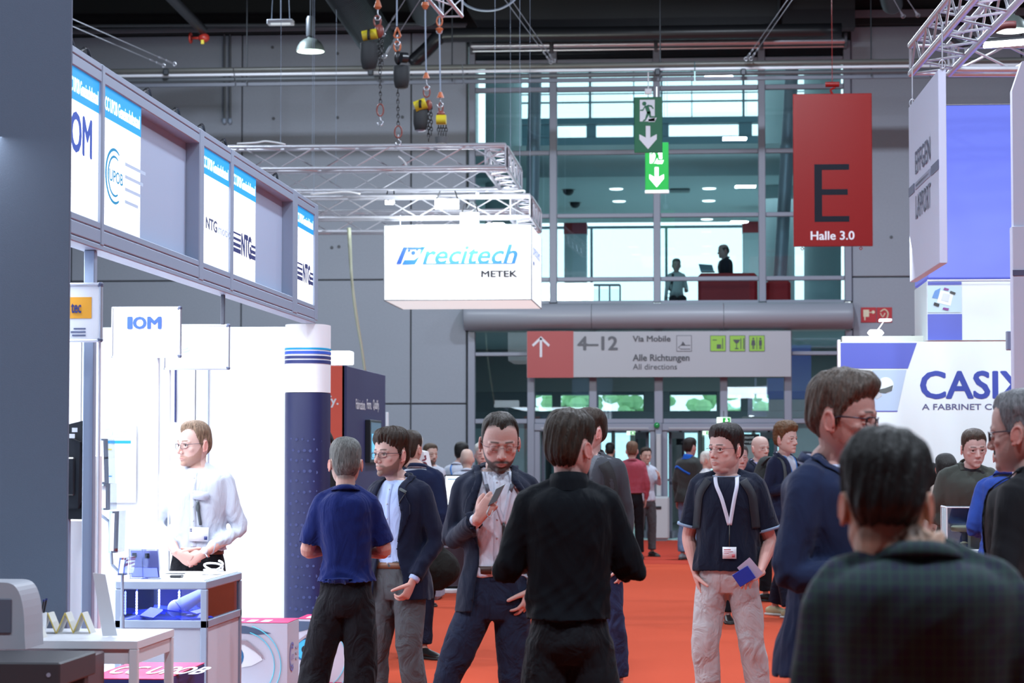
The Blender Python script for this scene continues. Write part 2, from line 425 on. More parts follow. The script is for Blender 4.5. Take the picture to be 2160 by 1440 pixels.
# ---- the head, in head space: origin between the eyes' level, facing -y, chin at -.118, crown at +.118
def head_volume(B, q):
    wd = q.get('face_w', 1.0); fat = q.get('fat', 0.0)
    S = [(.119, .010, .012, .030), (.113, .036, .040, .052), (.098, .055, .064, .076), (.072, .069, .081, .093), (.040, .0755, .087, .099),
         (.012, .0755, .0845, .101), (-.012, .0735, .082, .098), (-.035, .0705, .083, .088), (-.058, .0660 + fat * .9, .083, .066), (-.080, .0575 + fat * 1.2, .0815, .042),
         (-.098, .0445 + fat * 1.4, .078, .018), (-.111, .031 + fat * 1.4, .070, -.002), (-.118, .016, .056, -.020)]
    A = MB(); sections(A, [(z, hw * wd, f, b, 0, .0) for (z, hw, f, b) in S], n=36, sub=2, e=2.15)
    # brow, cheekbones, nose, lips, chin, ears, lids
    tube(A, [(-.050 * wd, -.066, .016), (-.028, -.0815, .0225), (0, -.0845, .019), (.028, -.0815, .0225), (.050 * wd, -.066, .016)], [(.009, .008)] * 5, ref=(0, 0, 1), n=8)
    for s in (-1, 1):
        A.ell((s * .041 * wd, -.0535, -.024), (.024, .0185, .018), n=12, m=8)
    A.ell((0, -.0735, -.1000), (.0230 + fat * .3, .0175, .0175), n=12, m=8)
    A.ell((0, -.073, -.072), (.030, .0155, .020), n=12, m=8)
    if fat > .004: A.ell((0, -.030, -.106), (.050, .046, .020 + fat), n=14, m=8)
    tube(A, [(0, -.076, .02), (0, -.085, -.006), (0, -.093 * q.get('nose', 1.0), -.030)], [.010, .011, .013], n=10)
    hm = remesh(A, .0036, 7, name='skull'); B.add([tuple(v.co) for v in hm.vertices], [tuple(p.vertices) for p in hm.polygons]); bpy.data.meshes.remove(hm)
    for s in (-1, 1):
        B.ell((s * .0125, -.0925, -.0395), (.0088, .011, .0085), n=10, m=7)
        tube(B, [(s * .014, -.079, .005), (s * .024, -.0835, .0105), (s * .034, -.083, .0115), (s * .045, -.074, .0045)], [.0036, .0046, .0046, .0034], n=7, sub=3)
        tube(B, [(s * .018, -.080, -.009), (s * .032, -.0815, -.0125), (s * .044, -.074, -.008)], [.004, .005, .004], n=7, sub=3)
        if q.get('eyes') == 'down': B.ell((s * .0315, -.0735, .000), (.0165, .0138, .0125), n=12, m=8)
        # ear: rim and bowl
        r = Matrix.Rotation(s * R(18), 3, 'Z') @ Matrix.Rotation(R(-10), 3, 'X')
        c = Vector((s * .0795 * wd, .016, -.010))
        B.ell(c, (.0055, .0165, .0285), rot=r, n=12, m=9)
        rim = [c + r @ Vector((s * .004, math.cos(a) * .0165 + .002, math.sin(a) * .028)) for a in [R(x) for x in (215, 170, 125, 85, 50, 15, -25, -60)]]
        tube(B, rim, [.0035, .0042, .0045, .0045, .0045, .0042, .004, .0045], n=7, sub=3)
        B.ell(c + r @ Vector((0, -.004, -.026)), (.0055, .0085, .0085), n=9, m=7)
    nl = q.get('nose', 1.0)
    tube(B, [(0, -.080, .018), (0, -.090 * nl, -.002), (0, -.1005 * nl, -.022), (0, -.1065 * nl, -.0345)], [(.0075, .006), (.0085, .007), (.0095, .009), (.0110, .0095)], n=10, sub=4)
    tube(B, [(-.024, -.0775, -.0705), (-.010, -.0885, -.0665), (0, -.0895, -.0680), (.010, -.0885, -.0665), (.024, -.0775, -.0705)], [(.0042, .005)] * 5, n=8, ref=(0, 0, 1))
    tube(B, [(-.021, -.0785, -.0735), (0, -.0890, -.0785), (.021, -.0785, -.0735)], [(.0042, .0045), (.0062, .0055), (.0042, .0045)], n=8, ref=(0, 0, 1))

def to_head(q):      # head space -> person space
    pv = V3(0, .03, 1.55)
    rot = Euler((R(-q.get('pitch', 0)) * -1, 0, 0)).to_matrix()
    M = Matrix.Translation(pv + V3(*q.get('head_shift', (0, 0, 0)))) @ Matrix.Rotation(R(q.get('head_yaw', 0)), 4, 'Z') @ Matrix.Rotation(R(q.get('pitch', 0)), 4, 'X') @ Matrix.Rotation(R(q.get('roll', 0)), 4, 'Y') @ Matrix.Translation(-pv) @ Matrix.Translation(V3(0, -.005, 1.641))
    return M @ Matrix.Diagonal((q.get('head_scale', 1.095),) * 3 + (1,))

def hairline(th, q):
    h = q['hair']; f = h.get('front', .068) + .008; t = h.get('temple', .0); nb = h.get('nape', -.078); sd = h.get('side', -.022)
    xs = [0, 32, 48, 58, 70, 79, 85, 90, 104, 115, 128, 150, 180]
    ys = [f, f + t, f + t * 1.3 - .012, .035 + t * .6, .004, sd, .004, .034, .037, .006, nb * .6, nb * .95, nb]
    return np.interp(th, xs, ys)

def make_hair(me_head_local, q):
    """a shell that grows out of the scalp above the hairline"""
    h = q['hair']; co = get_co(me_head_local); no = get_no(me_head_local)
    th = np.degrees(np.arctan2(np.abs(co[:, 0]), -co[:, 1] + .012))
    m = co[:, 2] - hairline(th, q)
    if h.get('bald_top'):                     # bare crown: hair only as a wreath below this height
        m = np.minimum(m, (h['bald_top'] - co[:, 2]))
    rs = np.random.RandomState(h.get('seed', 1))
    ear = (np.abs(co[:, 0]) > .0795 * q.get('face_w', 1)) & (co[:, 2] < .022) & (co[:, 1] > -.012) & (co[:, 1] < .045)
    neck = co[:, 2] < -.085
    jag = .0035 * np.sin(th * .13 + rs.rand() * 6) + .0015 * np.sin(th * .6 + co[:, 0] * 60)
    m = m + jag * h.get('jag', 1)
    keep = (m > -.004) & ~ear & ~neck
    T = h.get('thick', .010); TT = h.get('top', T * 1.6)
    up = smooth01((co[:, 2] - .02) / .08)
    t = (T * (1 - up) + TT * up) * smooth01((m + .004) / (h.get('edge', .026) + .034 * smooth01((th - 75) / 40)))
    fr = smooth01((-co[:, 1] - .03) / .05) * up
    t = t * (1 - .65 * np.exp(-((th - 88) / 24) ** 2) * smooth01((.075 - co[:, 2]) / .05))
    t = t + h.get('quiff', 0) * fr * smooth01((m + .004) / .015)
    ang = np.arctan2(co[:, 0], co[:, 1]); s = h.get('rough', .0010)
    if h.get('curly'):
        p = co * 150; t += .005 * (np.sin(p[:, 0] + 2 * np.sin(p[:, 1])) * np.sin(p[:, 1] * 1.1 + p[:, 2]) * np.cos(p[:, 2] * .9 + p[:, 0])) * smooth01(m / .02)
    strand = np.sin(ang * 46 + 9 * co[:, 2] * 8) * .6 + np.sin(ang * 23 + 3 + co[:, 2] * 60) + np.sin(co[:, 0] * 190 + co[:, 2] * 70) * .6
    clump = np.sin(co[:, 0] * 70 + 3 * np.sin(co[:, 1] * 50)) * np.sin(co[:, 1] * 60 + 2)
    t = t + s * (strand * .6 + clump) * smooth01((m + .004) / .02)
    t = np.maximum(t, .0012)
    off = no * t[:, None]
    off[:, 2] += .35 * t * up
    if h.get('sweep'): off[:, 0] += h['sweep'] * t * up
    return submesh(me_head_local, keep, 'hair', off)

def face_colours(co, q):
    skin = np.array(q.get('skin', (.56, .34, .26))) * np.array((.95, .98, 1.06)); n = len(co); c = np.tile(skin, (n, 1))
    x, y, z = co[:, 0], co[:, 1], co[:, 2]; ax = np.abs(x); front = smooth01((-y - .02) / .03)
    def mix(mask, col, a=1.0):
        nonlocal c
        k = (np.clip(mask, 0, 1) * a)[:, None]; c = c * (1 - k) + np.array(col)[None] * k
    red = skin * np.array((1.12, .72, .70))
    mix(np.exp(-((ax - .042) ** 2 / .0004 + (z + .035) ** 2 / .0005)) * front, red, .32)
    mix(np.exp(-(x ** 2 / .0002 + (z + .036) ** 2 / .0003)) * front, red, .4)
    mix(smooth01((ax - .077) / .006) * smooth01((.03 - z) / .01) * smooth01((z + .05) / .01), red, .8)
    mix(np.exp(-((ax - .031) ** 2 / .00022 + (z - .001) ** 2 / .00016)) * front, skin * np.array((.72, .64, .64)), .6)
    hc = np.array(q.get('hair', {}).get('col', (.05, .03, .02)))
    if q.get('beard'):
        bc = np.array(q.get('beard_col', hc)); bs = q['beard']
        th = np.degrees(np.arctan2(ax, -y + .012)); line = np.interp(th, [0, 15, 25, 45, 62, 78, 90], [-.052, -.052, -.060, -.052, -.030, .0, .02])
        m = smooth01((line - z) / .010) * smooth01((84 - th) / 5) * smooth01((z + .128) / .02)
        m *= 1 - np.exp(-((x / .020) ** 2 + ((z + .073) / .0075) ** 2) ** 2)
        mix(m, bc, bs)
    br = np.exp(-(((z - (.0235 + .10 * (.03 - np.abs(ax - .030)) * .6)) / .0036) ** 2)) * smooth01((ax - .010) / .006) * smooth01((.052 - ax) / .008) * front
    mix(br, hc * .6, q.get('brow', .95))
    lip = np.exp(-((x / .0225) ** 2 + ((z + .0725) / .0085) ** 2) ** 2) * front
    mix(lip, skin * np.array((.86, .52, .52)), .75)
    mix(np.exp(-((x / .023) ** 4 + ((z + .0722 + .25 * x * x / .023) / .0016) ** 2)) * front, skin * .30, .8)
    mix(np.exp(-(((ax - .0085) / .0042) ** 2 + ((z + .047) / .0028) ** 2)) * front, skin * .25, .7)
    if q.get('eyes') == 'down':
        mix(np.exp(-(((ax - .031) / .0145) ** 4 + ((z + .0095 - .12 * (ax - .031) ** 2 / .015) / .0016) ** 2)) * front, hc * .4, .85)
    else:
        mix(np.exp(-(((ax - .032) / .0145) ** 4 + ((z - .0062 + 8 * (ax - .031) ** 2) / .0018) ** 2)) * front, hc * .4, .75)
    return c

# ---- hands
def hand_volume(B, wr, F, N, side, curl=.35, thumb=.5, spread=1.0, sc=1.0, fingers=None):
    F = Vector(F).normalized(); N = Vector(N); N = (N - F * N.dot(F)).normalized(); S = F.cross(N) * (1 if side == 'R' else -1); wr = Vector(wr)
    tube(B, [wr - F * .02, wr + F * .02 * sc, wr + F * .055 * sc, wr + F * .088 * sc], [(.027, .020), (.031 * sc, .019), (.040 * sc, .0155), (.039 * sc, .0125)], n=14, ref=S)
    B.ell(wr + F * .035 * sc + S * .020 + N * .008, (.017, .017, .022), n=10, m=8)
    roots = (.0300, .0105, -.0100, -.0290); lens = (.071, .079, .073, .057); rr = (.0085, .0088, .0083, .0073)
    for i in range(4):
        cv = (fingers[i] if fingers else curl); p = wr + F * (.084 - .006 * abs(i - 1)) * sc + S * roots[i] * sc; pts = [p - F * .02, p]; a = 0
        d0 = (F + S * (.07 * spread * (1.2 - i))).normalized()
        for (fr, an) in ((.44, 62), (.31, 85), (.25, 55)):
            a += R(an) * cv; d = (d0 * math.cos(a) + N * math.sin(a)).normalized(); p = p + d * lens[i] * fr * sc; pts.append(p)
        tube(B, pts, [rr[i] * .9, rr[i] * 1.05, rr[i], rr[i] * .94, rr[i] * .8], n=9, sub=3, ref=S)
    p = wr + F * .022 * sc + S * .022 * sc; d = (F * .62 + S * .62 + N * (.15 + .55 * thumb)).normalized(); pts = [p]
    for L, b in ((.042, 0.), (.034, .35), (.028, .5)):
        d = (d + (N * .5 - S * .55 + F * .25) * b * thumb).normalized(); p = p + d * L * sc; pts.append(p)
    tube(B, pts, [.0145, .0125, .0105, .0088], n=9, sub=3, ref=N)

ARM = {   # elbow, wrist, for the left arm (x > 0); mirrored for the right
    'down': ((.235, .035, 1.13), (.255, -.02, .885)),
    'pocket': ((.285, .07, 1.14), (.215, -.03, .93)),
    'clasp': ((.275, .02, 1.145), (.075, -.235, .985)),
    'phone': ((.255, .01, 1.135), (.10, -.27, 1.20)),
    'fold': ((.265, -.03, 1.15), (.06, -.22, 1.17)),
    'bent': ((.25, .05, 1.13), (.20, -.20, 1.10)),
    'counter': ((.26, -.16, 1.17), (.10, -.40, 1.08)),
}
def person(q):
    """q describes one figure; everything is built in a local frame, feet at the origin, facing -y"""
    k = q.get('H', 1.78) / 1.78; far = q.get('far', False); vox = q.get('vox', .0033 if not far else .007)
    cv = q.get('cvox', .009 if not far else .014)
    root = thing('person', (q['pos'][0], q['pos'][1], q.get('z', 0)), q['label'], 'person', q.get('group'), R(q.get('face', 0)))
    root.scale = (k,) * 3; root['_local'] = 1
    bw = q.get('w', 1.0) * .89; bd = q.get('d', 1.0); belly = q.get('belly', 0.0)
    lean = R(q.get('lean', 0)); sl = R(q.get('tilt', 0)); seated = q.get('seated')
    def warp(v):
        t = max(0., min(1., (v.z - .92) / .35)); t = t * t * (3 - 2 * t)
        if (lean == 0 and sl == 0) or t == 0: return v
        p = V3(0, 0, .95); d = v - p
        d = Matrix.Rotation(lean * t, 3, 'X') @ d; d = Matrix.Rotation(sl * t, 3, 'Y') @ d
        return p + d
    arms = {}
    for sd, sx in (('L', 1), ('R', -1)):
        a = q.get('arm' + sd, 'down')
        if isinstance(a, str): el, wr = ARM[a]; el = (el[0] * sx, *el[1:]); wr = (wr[0] * sx, *wr[1:])
        else: el, wr = a
        sh = V3(sx * .162 * bw, .012, 1.426 + q.get('shoulder', 0)); el = Vector(el); wr = Vector(wr); el.x *= .87; wr.x *= .93 if abs(wr.x) > .12 else 1; arms[sd] = (sh, el, wr)
    legs = {}
    for sd, sx in (('L', 1), ('R', -1)):
        a = q.get('leg' + sd, ((.105 * sx, -.015, .50), (.115 * sx, .02, .085), 12 * sx))
        legs[sd] = (V3(sx * .088 * bw, .0, .90), Vector(a[0]), Vector(a[1]), a[2] if len(a) > 2 else 10 * sx)
    HM = to_head(q)
    def put(me, name, mats, parent=root):
        for m in (mats if isinstance(mats, (list, tuple)) else [mats]): me.materials.append(m)
        me.shade_smooth(); o = bpy.data.objects.new(name, me); COL.objects.link(o); o.parent = parent; o['_local'] = 1; return o
    # ---------------- body
    Bh = MB(); head_volume(Bh, q)
    head_local = remesh(Bh, vox * .95, 1, name='head')
    # full head with neck
    Bn = MB(); Bn.v = [tuple(warp(HM @ Vector(v))) for v in Bh.v]; Bn.f = list(Bh.f)
    nk = MB(); nw = q.get('neck', .056) + q.get('fat', 0) * .6
    c0 = HM @ V3(0, .022, -.045); c1 = HM @ V3(0, .018, -.095)
    tube(nk, [c0, c1, V3(0, .018, 1.49), V3(0, .012, 1.43)], [(nw * .98, nw * 1.05), (nw * .96, nw), (nw * 1.08, nw * 1.05), (nw * 1.6, nw * 1.1)], n=18)
    if not q.get('no_chest'): sections(nk, [(1.34, .10, .085, .08), (1.40, .12, .084, .08), (1.46, .10, .066, .075), (1.50, .062, .05, .06)], n=20)
    Bn.add([warp(Vector(v)) for v in nk.v], nk.f)
    m_head = remesh(Bn, vox, 1, name='head')
    parts = [m_head]
    inv = HM.inverted()
    co = get_co(m_head)
    if lean or sl:   # undo the lean roughly, for painting
        A = Matrix.Translation(V3(0, 0, .95)) @ Matrix.Rotation(sl, 4, 'Y') @ Matrix.Rotation(lean, 4, 'X') @ Matrix.Translation(V3(0, 0, -.95)); invw = inv @ A.inverted()
    else: invw = inv
    M = np.array(invw); loc = co @ M[:3, :3].T + M[:3, 3]
    hc = face_colours(loc, q)
    if q.get('hair', {}).get('fade'):
        th = np.degrees(np.arctan2(np.abs(loc[:, 0]), -loc[:, 1] + .012)); mm = ~((loc[:, 1] > -.016) & (loc[:, 1] < .046) & (loc[:, 2] < .024) & (np.abs(loc[:, 0]) > .070)) * smooth01((loc[:, 2] - np.interp(th, [0, 60, 75, 90, 110, 130, 180], [.09, .06, .0, .015, -.03, -.085, -.09])) / .02) * (np.abs(loc[:, 0]) < .081)
        k_ = (mm * q['hair']['fade'])[:, None]; hc = hc * (1 - k_) + np.array(q['hair']['col'])[None] * k_
    cols = [hc]
    skin = np.array(q.get('skin', (.56, .34, .26))) * np.array((.95, .98, 1.06)); hands = q.get('hands', {})
    bare = q.get('bare', False)
    for sd in 'LR':
        sh, el, wr = arms[sd]; hd = hands.get(sd, {}); Ba = MB()
        if hd.get('hidden') and not bare: continue
        st = sh if bare else el.lerp(wr, .72)
        if bare: tube(Ba, [sh.lerp(el, .3), sh.lerp(el, .75), el, el.lerp(wr, .3), el.lerp(wr, .8), wr], [(.045, .046), (.042, .043), (.040, .040), (.043, .041), (.030, .026), (.028, .021)], ref=(0, 1, 0))
        else: tube(Ba, [st, wr], [(.036, .034), (.028, .021)], ref=(0, 1, 0))
        F = hd.get('F'); F = Vector(F) if F else (wr - el).normalized(); N = hd.get('N', (-1 if sd == 'L' else 1, .1, 0))
        hand_volume(Ba, wr + F * .01, F, N, sd, hd.get('curl', .3), hd.get('thumb', .4), hd.get('spread', 1), fingers=hd.get('fingers'))
        m = remesh(Ba, vox * 1.05 if not far else .006, 1, warp, 'arm'); parts.append(m)
        c = get_co(m); t = np.tile(skin * np.array((1.02, .86, .84)), (len(c), 1)); cols.append(t)
    Bb = MB()
    sections(Bb, [(.82, .10, .08, .08), (.92, .150 * bw, .09, .10), (1.08, .125 * bw, .08, .08), (1.25, .15 * bw, .09, .09), (1.38, .15 * bw, .085, .09), (1.44, .11, .06, .07), (1.48, .06, .045, .055)], n=20)
    for sd in 'LR':
        sh, el, wr = arms[sd]; hp, kn, an, fy = legs[sd]
        tube(Bb, [sh, el, el.lerp(wr, .78)], [.040, .028, .024], n=8, sub=2, ref=(0, 1, 0))
        tube(Bb, [hp, kn, an], [.065, .045, .032], n=8, sub=3)
        f = Vector((math.sin(R(fy)), -math.cos(R(fy)), 0)); tube(Bb, [an - V3(0, 0, .02), an + f * .08 - V3(0, 0, .045), an + f * .15 - V3(0, 0, .06)], [.03, .03, .022], n=8, sub=2)
    m = remesh(Bb, .018, 0, warp, 'trunk'); parts.append(m); cols.append(np.tile(skin, (len(m.vertices), 1)))
    # join into one mesh
    vs = []; fs = []; n0 = 0
    for m in parts:
        c = get_co(m); vs.append(c); nf = len(m.polygons); ls = np.zeros(len(m.loops), int); m.loops.foreach_get('vertex_index', ls)
        fs += (ls.reshape(-1, 4) + n0).tolist(); n0 += len(c)
    body = bpy.data.meshes.new('body'); body.from_pydata(np.vstack(vs).tolist(), [], fs); paint(body, np.vstack(cols))
    for m in parts: bpy.data.meshes.remove(m)
    put(body, 'body', skin_mat())
    def to_person(me):     # head-space mesh to person space
        c = get_co(me); c2 = np.array([tuple(warp(HM @ Vector(v))) for v in c]); set_co(me, c2); return me
    if q.get('hair') and not q['hair'].get('none'):
        hm = make_hair(head_local, q)
        if q['hair'].get('long'):
            Bl = MB(); L = q['hair']['long']
            sections(Bl, [(-L, .075, .0, .075, 0, .035), (-.06, .088, .0, .10, 0, .02), (.03, .090, .02, .115, 0, .01), (.08, .080, .07, .10), (.115, .055, .055, .07), (.128, .02, .02, .03)], n=24)
            bpy.data.meshes.remove(hm); hm = remesh(Bl, .008, 2, name='hair')
        put(to_person(hm), 'hair', hair_mat(q['hair'].get('name', 'x'), q['hair']['col']))
    bpy.data.meshes.remove(head_local)
    if not q.get('back') and q.get('eyes') != 'down' and not far:
        for s in (-1, 1):
            E = MB(); E.ell((0, 0, 0), (.0118, .0118, .0118), n=14, m=14)
            me = E.mesh('eye'); c = get_co(me); c = c[:, [0, 2, 1]] * np.array((1, -1, 1)); gz = q.get('gaze', (0, 0)); G_ = np.array(Euler((R(gz[1]), 0, R(gz[0]))).to_matrix())
            mid = []
            for p in me.polygons:
                z = np.mean([c[i][1] for i in p.vertices]) / .0118; mid.append(2 if z < -.93 else (1 if z < -.80 else 0))
            c = c @ G_.T + np.array((s * .0312, -.0690, .0010)); c = np.array([tuple(warp(HM @ Vector(v))) for v in c]); set_co(me, c)
            me.materials.clear()
            put(me, 'eye', [mat('eye_white', (.55, .52, .5), .3), mat('iris', q.get('iris', (.10, .06, .04)), .2), mat('pupil', (.01, .01, .01), .1)])
            me.polygons.foreach_set('material_index', mid)
    if q.get('glasses'):
        g = q['glasses']; Bg = MB(); Bl = MB(); rr = g.get('r', .0011)
        for s in (-1, 1):
            pts = []
            for i in range(16):
                a = 2 * PI * i / 16; ca, sa = math.cos(a), math.sin(a)
                x = s * .0325 + math.copysign(abs(ca) ** .7, ca) * .0235; z = -.004 + math.copysign(abs(sa) ** .7, sa) * g.get('h', .0155)
                pts.append(V3(x, -.0985 + abs(x) * abs(x) * 5.0, z))
            if not g.get('rimless'): Bg.path(pts, rr, n=5, sub=1, closed=True)
            Bl.add(pts, [tuple(range(16))])
            Bg.path([pts[0 if s > 0 else 8] if False else V3(s * .056, -.083, .004), V3(s * .074, -.066, .006), V3(s * .081, -.01, .006), V3(s * .082, .018, -.004)], rr * 1.2, n=5, sub=2)
        Bg.path([V3(-.010, -.098, .001), V3(0, -.1005, .004), V3(.010, -.098, .001)], rr, n=5, sub=2)
        if g.get('rimless'):
            for s in (-1, 1): Bg.path([V3(s * .010, -.098, .010), V3(s * .032, -.093, .0115), V3(s * .056, -.083, .004)], rr * .7, n=4, sub=2)
        Bg.v = [warp(HM @ Vector(v)) for v in Bg.v]; Bl.v = [warp(HM @ Vector(v)) for v in Bl.v]
        go = put(Bg.mesh('glasses'), 'glasses', mat(g.get('mat', 'dark_frame'), g.get('col', (.03, .03, .035)), .3, metal=.6))
        put(Bl.mesh('lens'), 'lens', glass('lens_glass', (.96, .97, .98), .008, ior=1.02), go)
    # ---------------- clothing
    T = q.get('top', {}); kind = T.get('kind', 'shirt'); ex = T.get('loose', .0); seed = q.get('seed', 3)
    def torso_secs(o, hem, neck=1.495, flare=0.0):
        base = [(.78, .180, .112, .135), (.86, .182, .115, .140), (.94, .178, .112, .128), (1.02, .163, .108, .105), (1.10, .152, .106, .097), (1.20, .157, .113, .100), (1.30, .170, .121, .112),
                (1.37, .174, .116, .118), (1.432, .168, .098, .112), (1.468, .142, .078, .098), (1.486, .104, .064, .084), (1.502, .078, .058, .074), (neck + .012, .064, .055, .066)]
        out = []
        for (z, hw, f, b) in base:
            if (z < hem - .001 and z + .08 < hem) or (z > 1.47 and z > neck + .012): continue
            bl = belly * math.exp(-((z - 1.06) / .13) ** 2); lower = max(0, (1.05 - z) / .2) * flare
            oo = o * (1 if z < 1.44 else .55 if z < 1.48 else .2)
            out.append((max(z, hem), hw * bw + oo + bl * .5 + lower, f * bd + oo + bl + lower * .6, b * bd + oo * .9 + bl * .1 + lower, 0, .006))
        return out
    def sleeve(B, sd, r, cut=1.0, cuff=.03, wrist_gap=.012, short=None):
        r *= .90
        sh, el, wr = arms[sd]; d = (wr - el).normalized()
        top = sh + V3(-.050 if sd == 'L' else .050, 0, .004)
        if short is not None:
            e = sh.lerp(el, short); tube(B, [top, sh, sh.lerp(el, short * .6), e], [r * .72, r * .90, r * 1.0, r * 1.06], n=18, ref=(0, 1, 0), round_end=False); return e
        w_ = wr - d * wrist_gap
        tube(B, [top, sh, sh.lerp(el, .45), el, el.lerp(w_, .5), w_], [r * .74, r * .90, r * .92, r * .82, r * .74, cuff], n=18, ref=(0, 1, 0), round_end=False)
        return w_
    def garment(B, name, amp, material, openf=None, hem=None, v=cv, seed_=0, solid=.004, foldf=1.0):
        me = remesh(B, v, 2, warp, name); co = get_co(me); no = get_no(me)
        if amp:
            f = folds(co, seed + seed_, foldf)
            z = co[:, 2]; wgt = .45 + .8 * np.exp(-((z - 1.02) / .10) ** 2)
            for sd in 'LR':
                el = np.array(warp(arms[sd][1])); wgt += 1.0 * np.exp(-((co - el) ** 2).sum(1) / .008)
                kn = np.array(legs[sd][1]); wgt += .8 * np.exp(-((co - kn) ** 2).sum(1) / .012)
                an = np.array(legs[sd][2]); wgt += 1.1 * np.exp(-((co - an) ** 2).sum(1) / .02)
            co = co + no * (f * wgt * amp * 1.8)[:, None]
        if openf:
            xl, xr = openf(co[:, 2]); frontm = (no[:, 1] < .15) & (co[:, 1] < -.01) & (co[:, 2] < 1.53)
            body_y = -np.interp(co[:, 2], [.8, 1.1, 1.3, 1.5], [.26, .26, .24, .2]); frontm &= co[:, 1] > body_y - belly
            kill = frontm & (co[:, 0] > xl + .0005) & (co[:, 0] < xr - .0005)
        else: kill = np.zeros(len(co), bool)
        if hem: kill |= (no[:, 2] < -.75) & (co[:, 2] < hem + .012) & (np.abs(co[:, 0]) < .3)
        set_co(me, co)
        if kill.any():
            # drop faces touching the removed vertices
            me2 = submesh(me, ~kill, name); bpy.data.meshes.remove(me); me = me2
            if openf: snap_edges(me, openf, v)
        o = put(me, name, material)
        if kill.any():
            so = o.modifiers.new('thickness', 'SOLIDIFY'); so.thickness = solid; so.offset = -1
        return o
    def traps(B, o):
        for s_ in (-1, 1): tube(B, [V3(s_ * .030, .022, 1.500), V3(s_ * .085, .018, 1.466), V3(s_ * .150 * bw, .012, 1.432)], [.030 + o * .3, .032 + o * .6, .036 + o * .8], n=12, ref=(0, 1, 0))
    out = {}
    # trousers
    P = q.get('pants', {}); pc = P.get('mat') or cloth('trousers_' + P.get('name', 'black'), P.get('col', (.009, .009, .012)), scale=8, stretch=(1, 1, .8), bump=.6)
    if not q.get('no_legs'):
        Bp = MB(); pl = P.get('loose', .012)
        sections(Bp, [(.80, .150 * bw, .090, .105), (.87, .176 * bw + pl * .3, .108 * bd + belly * .2, .128 * bd), (.95, .168 * bw + pl * .2, .106 * bd + belly * .6, .116 * bd), (1.03, .156 * bw + belly * .3, .106 * bd + belly * .8, .102 * bd)], n=28)
        for sd in 'LR':
            hp, kn, an, fy = legs[sd]; r0 = .088 * (.6 + .4 * bw) + pl * .4
            tube(Bp, [hp + V3(0, .005, -.02), hp.lerp(kn, .5), kn, kn.lerp(an, .4) + V3(0, .012, 0), kn.lerp(an, .93)], [(r0, r0 * 1.08), (.080 + pl * .6, .085 + pl * .6), (.062 + pl, .064 + pl), (.058 + pl, .062 + pl), (.052 + pl, .058 + pl)], n=18, round_end=False)
        out['pants'] = garment(Bp, 'trousers', P.get('amp', .0035), pc, seed_=5, foldf=P.get('ff', .9))
        for sd in 'LR':
            hp, kn, an, fy = legs[sd]; f = V3(math.sin(R(fy)), -math.cos(R(fy)), 0); u = V3(f.y, -f.x, 0); Bs = MB()
            s0 = an + V3(0, 0, -.085)
            tube(Bs, [s0 - f * .065 + V3(0, 0, .045), s0 + V3(0, 0, .050), s0 + f * .08 + V3(0, 0, .040), s0 + f * .15 + V3(0, 0, .030), s0 + f * .195 + V3(0, 0, .024)], [(.034, .036), (.038, .046), (.043, .034), (.047, .026), (.036, .018)], n=14, ref=u)
            m1 = remesh(Bs, .007, 1, name='shoe'); c = get_co(m1); c[:, 2] = np.maximum(c[:, 2], s0.z + .012); set_co(m1, c)
            so = put(m1, 'shoe', mat(*q.get('shoe', ('shoe_black', (.012, .011, .011), .35))))
            Bo = MB(); pr = [(-.098, .026), (-.05, .037), (.03, .040), (.10, .049), (.17, .046), (.215, .028), (.232, .008)]
            ptl = [s0 + f * a + u * b for a, b in pr] + [s0 + f * a - u * b for a, b in reversed(pr)]
            Bo.poly([p + V3(0, 0, .001) for p in ptl], (0, 0, .020)); put(Bo.mesh('sole'), 'sole', mat(*q.get('sole', ('sole_dark', (.02, .02, .02), .6))), so)
    shirt_m = T.get('mat') or cloth('cloth_' + T.get('name', 'white'), T.get('col', (.75, .77, .85)), sheen=T.get('sheen', .1), scale=T.get('scale', 9), bump=T.get('bump', .35), rough=T.get('rough', .85))
    J = q.get('jacket')
    Bt = MB(); hem = T.get('hem', .90 if not T.get('tucked', bool(J)) else 1.0)
    sections(Bt, torso_secs(.006 + (ex if not J else 0), hem, T.get('neck', 1.486 if q.get('collar') is not None else 1.50)), n=40); traps(Bt, .006 + (ex if not J else 0))
    ends_ = {}
    if J is None:
        for sd in 'LR': ends_[sd] = sleeve(Bt, sd, .060 + ex * .6 + T.get('sleeve', 0), cuff=T.get('cuff', .033), wrist_gap=T.get('gap', .012), short=T.get('short'))
    else:
        for sd in 'LR':
            sh, el, wr = arms[sd]; d = (wr - el).normalized(); tube(Bt, [el.lerp(wr, .6), wr - d * .002], [.036, .034], n=14, ref=(0, 1, 0), round_end=False)
    out['shirt'] = garment(Bt, T.get('part', 'shirt'), T.get('amp', .003 if J is None else .0015), shirt_m, hem=hem if J is None and not T.get('tucked') else None, seed_=1)
    if J:
        jm = J.get('mat') or cloth('jacket_' + J.get('name', 'navy'), J.get('col', (.012, .016, .035)), scale=J.get('scale', 7), sheen=J.get('sheen', .1), bump=J.get('bump', .3), rough=J.get('rough', .85))
        o_ = J.get('off', .022); jh = J.get('hem', .80); Bj = MB()
        sections(Bj, torso_secs(o_, jh, J.get('neck', 1.488), J.get('flare', .012)), n=40); traps(Bj, o_)
        for sd in 'LR':
            sh = arms[sd][0]; Bj.ell(sh + V3(-.020 if sd == 'L' else .020, 0, .002), (.064, .060, .044), n=14, m=9)
            sleeve(Bj, sd, J.get('sleeve', .070), cuff=J.get('cuff', .044), wrist_gap=J.get('gap', .028))
        opf = None
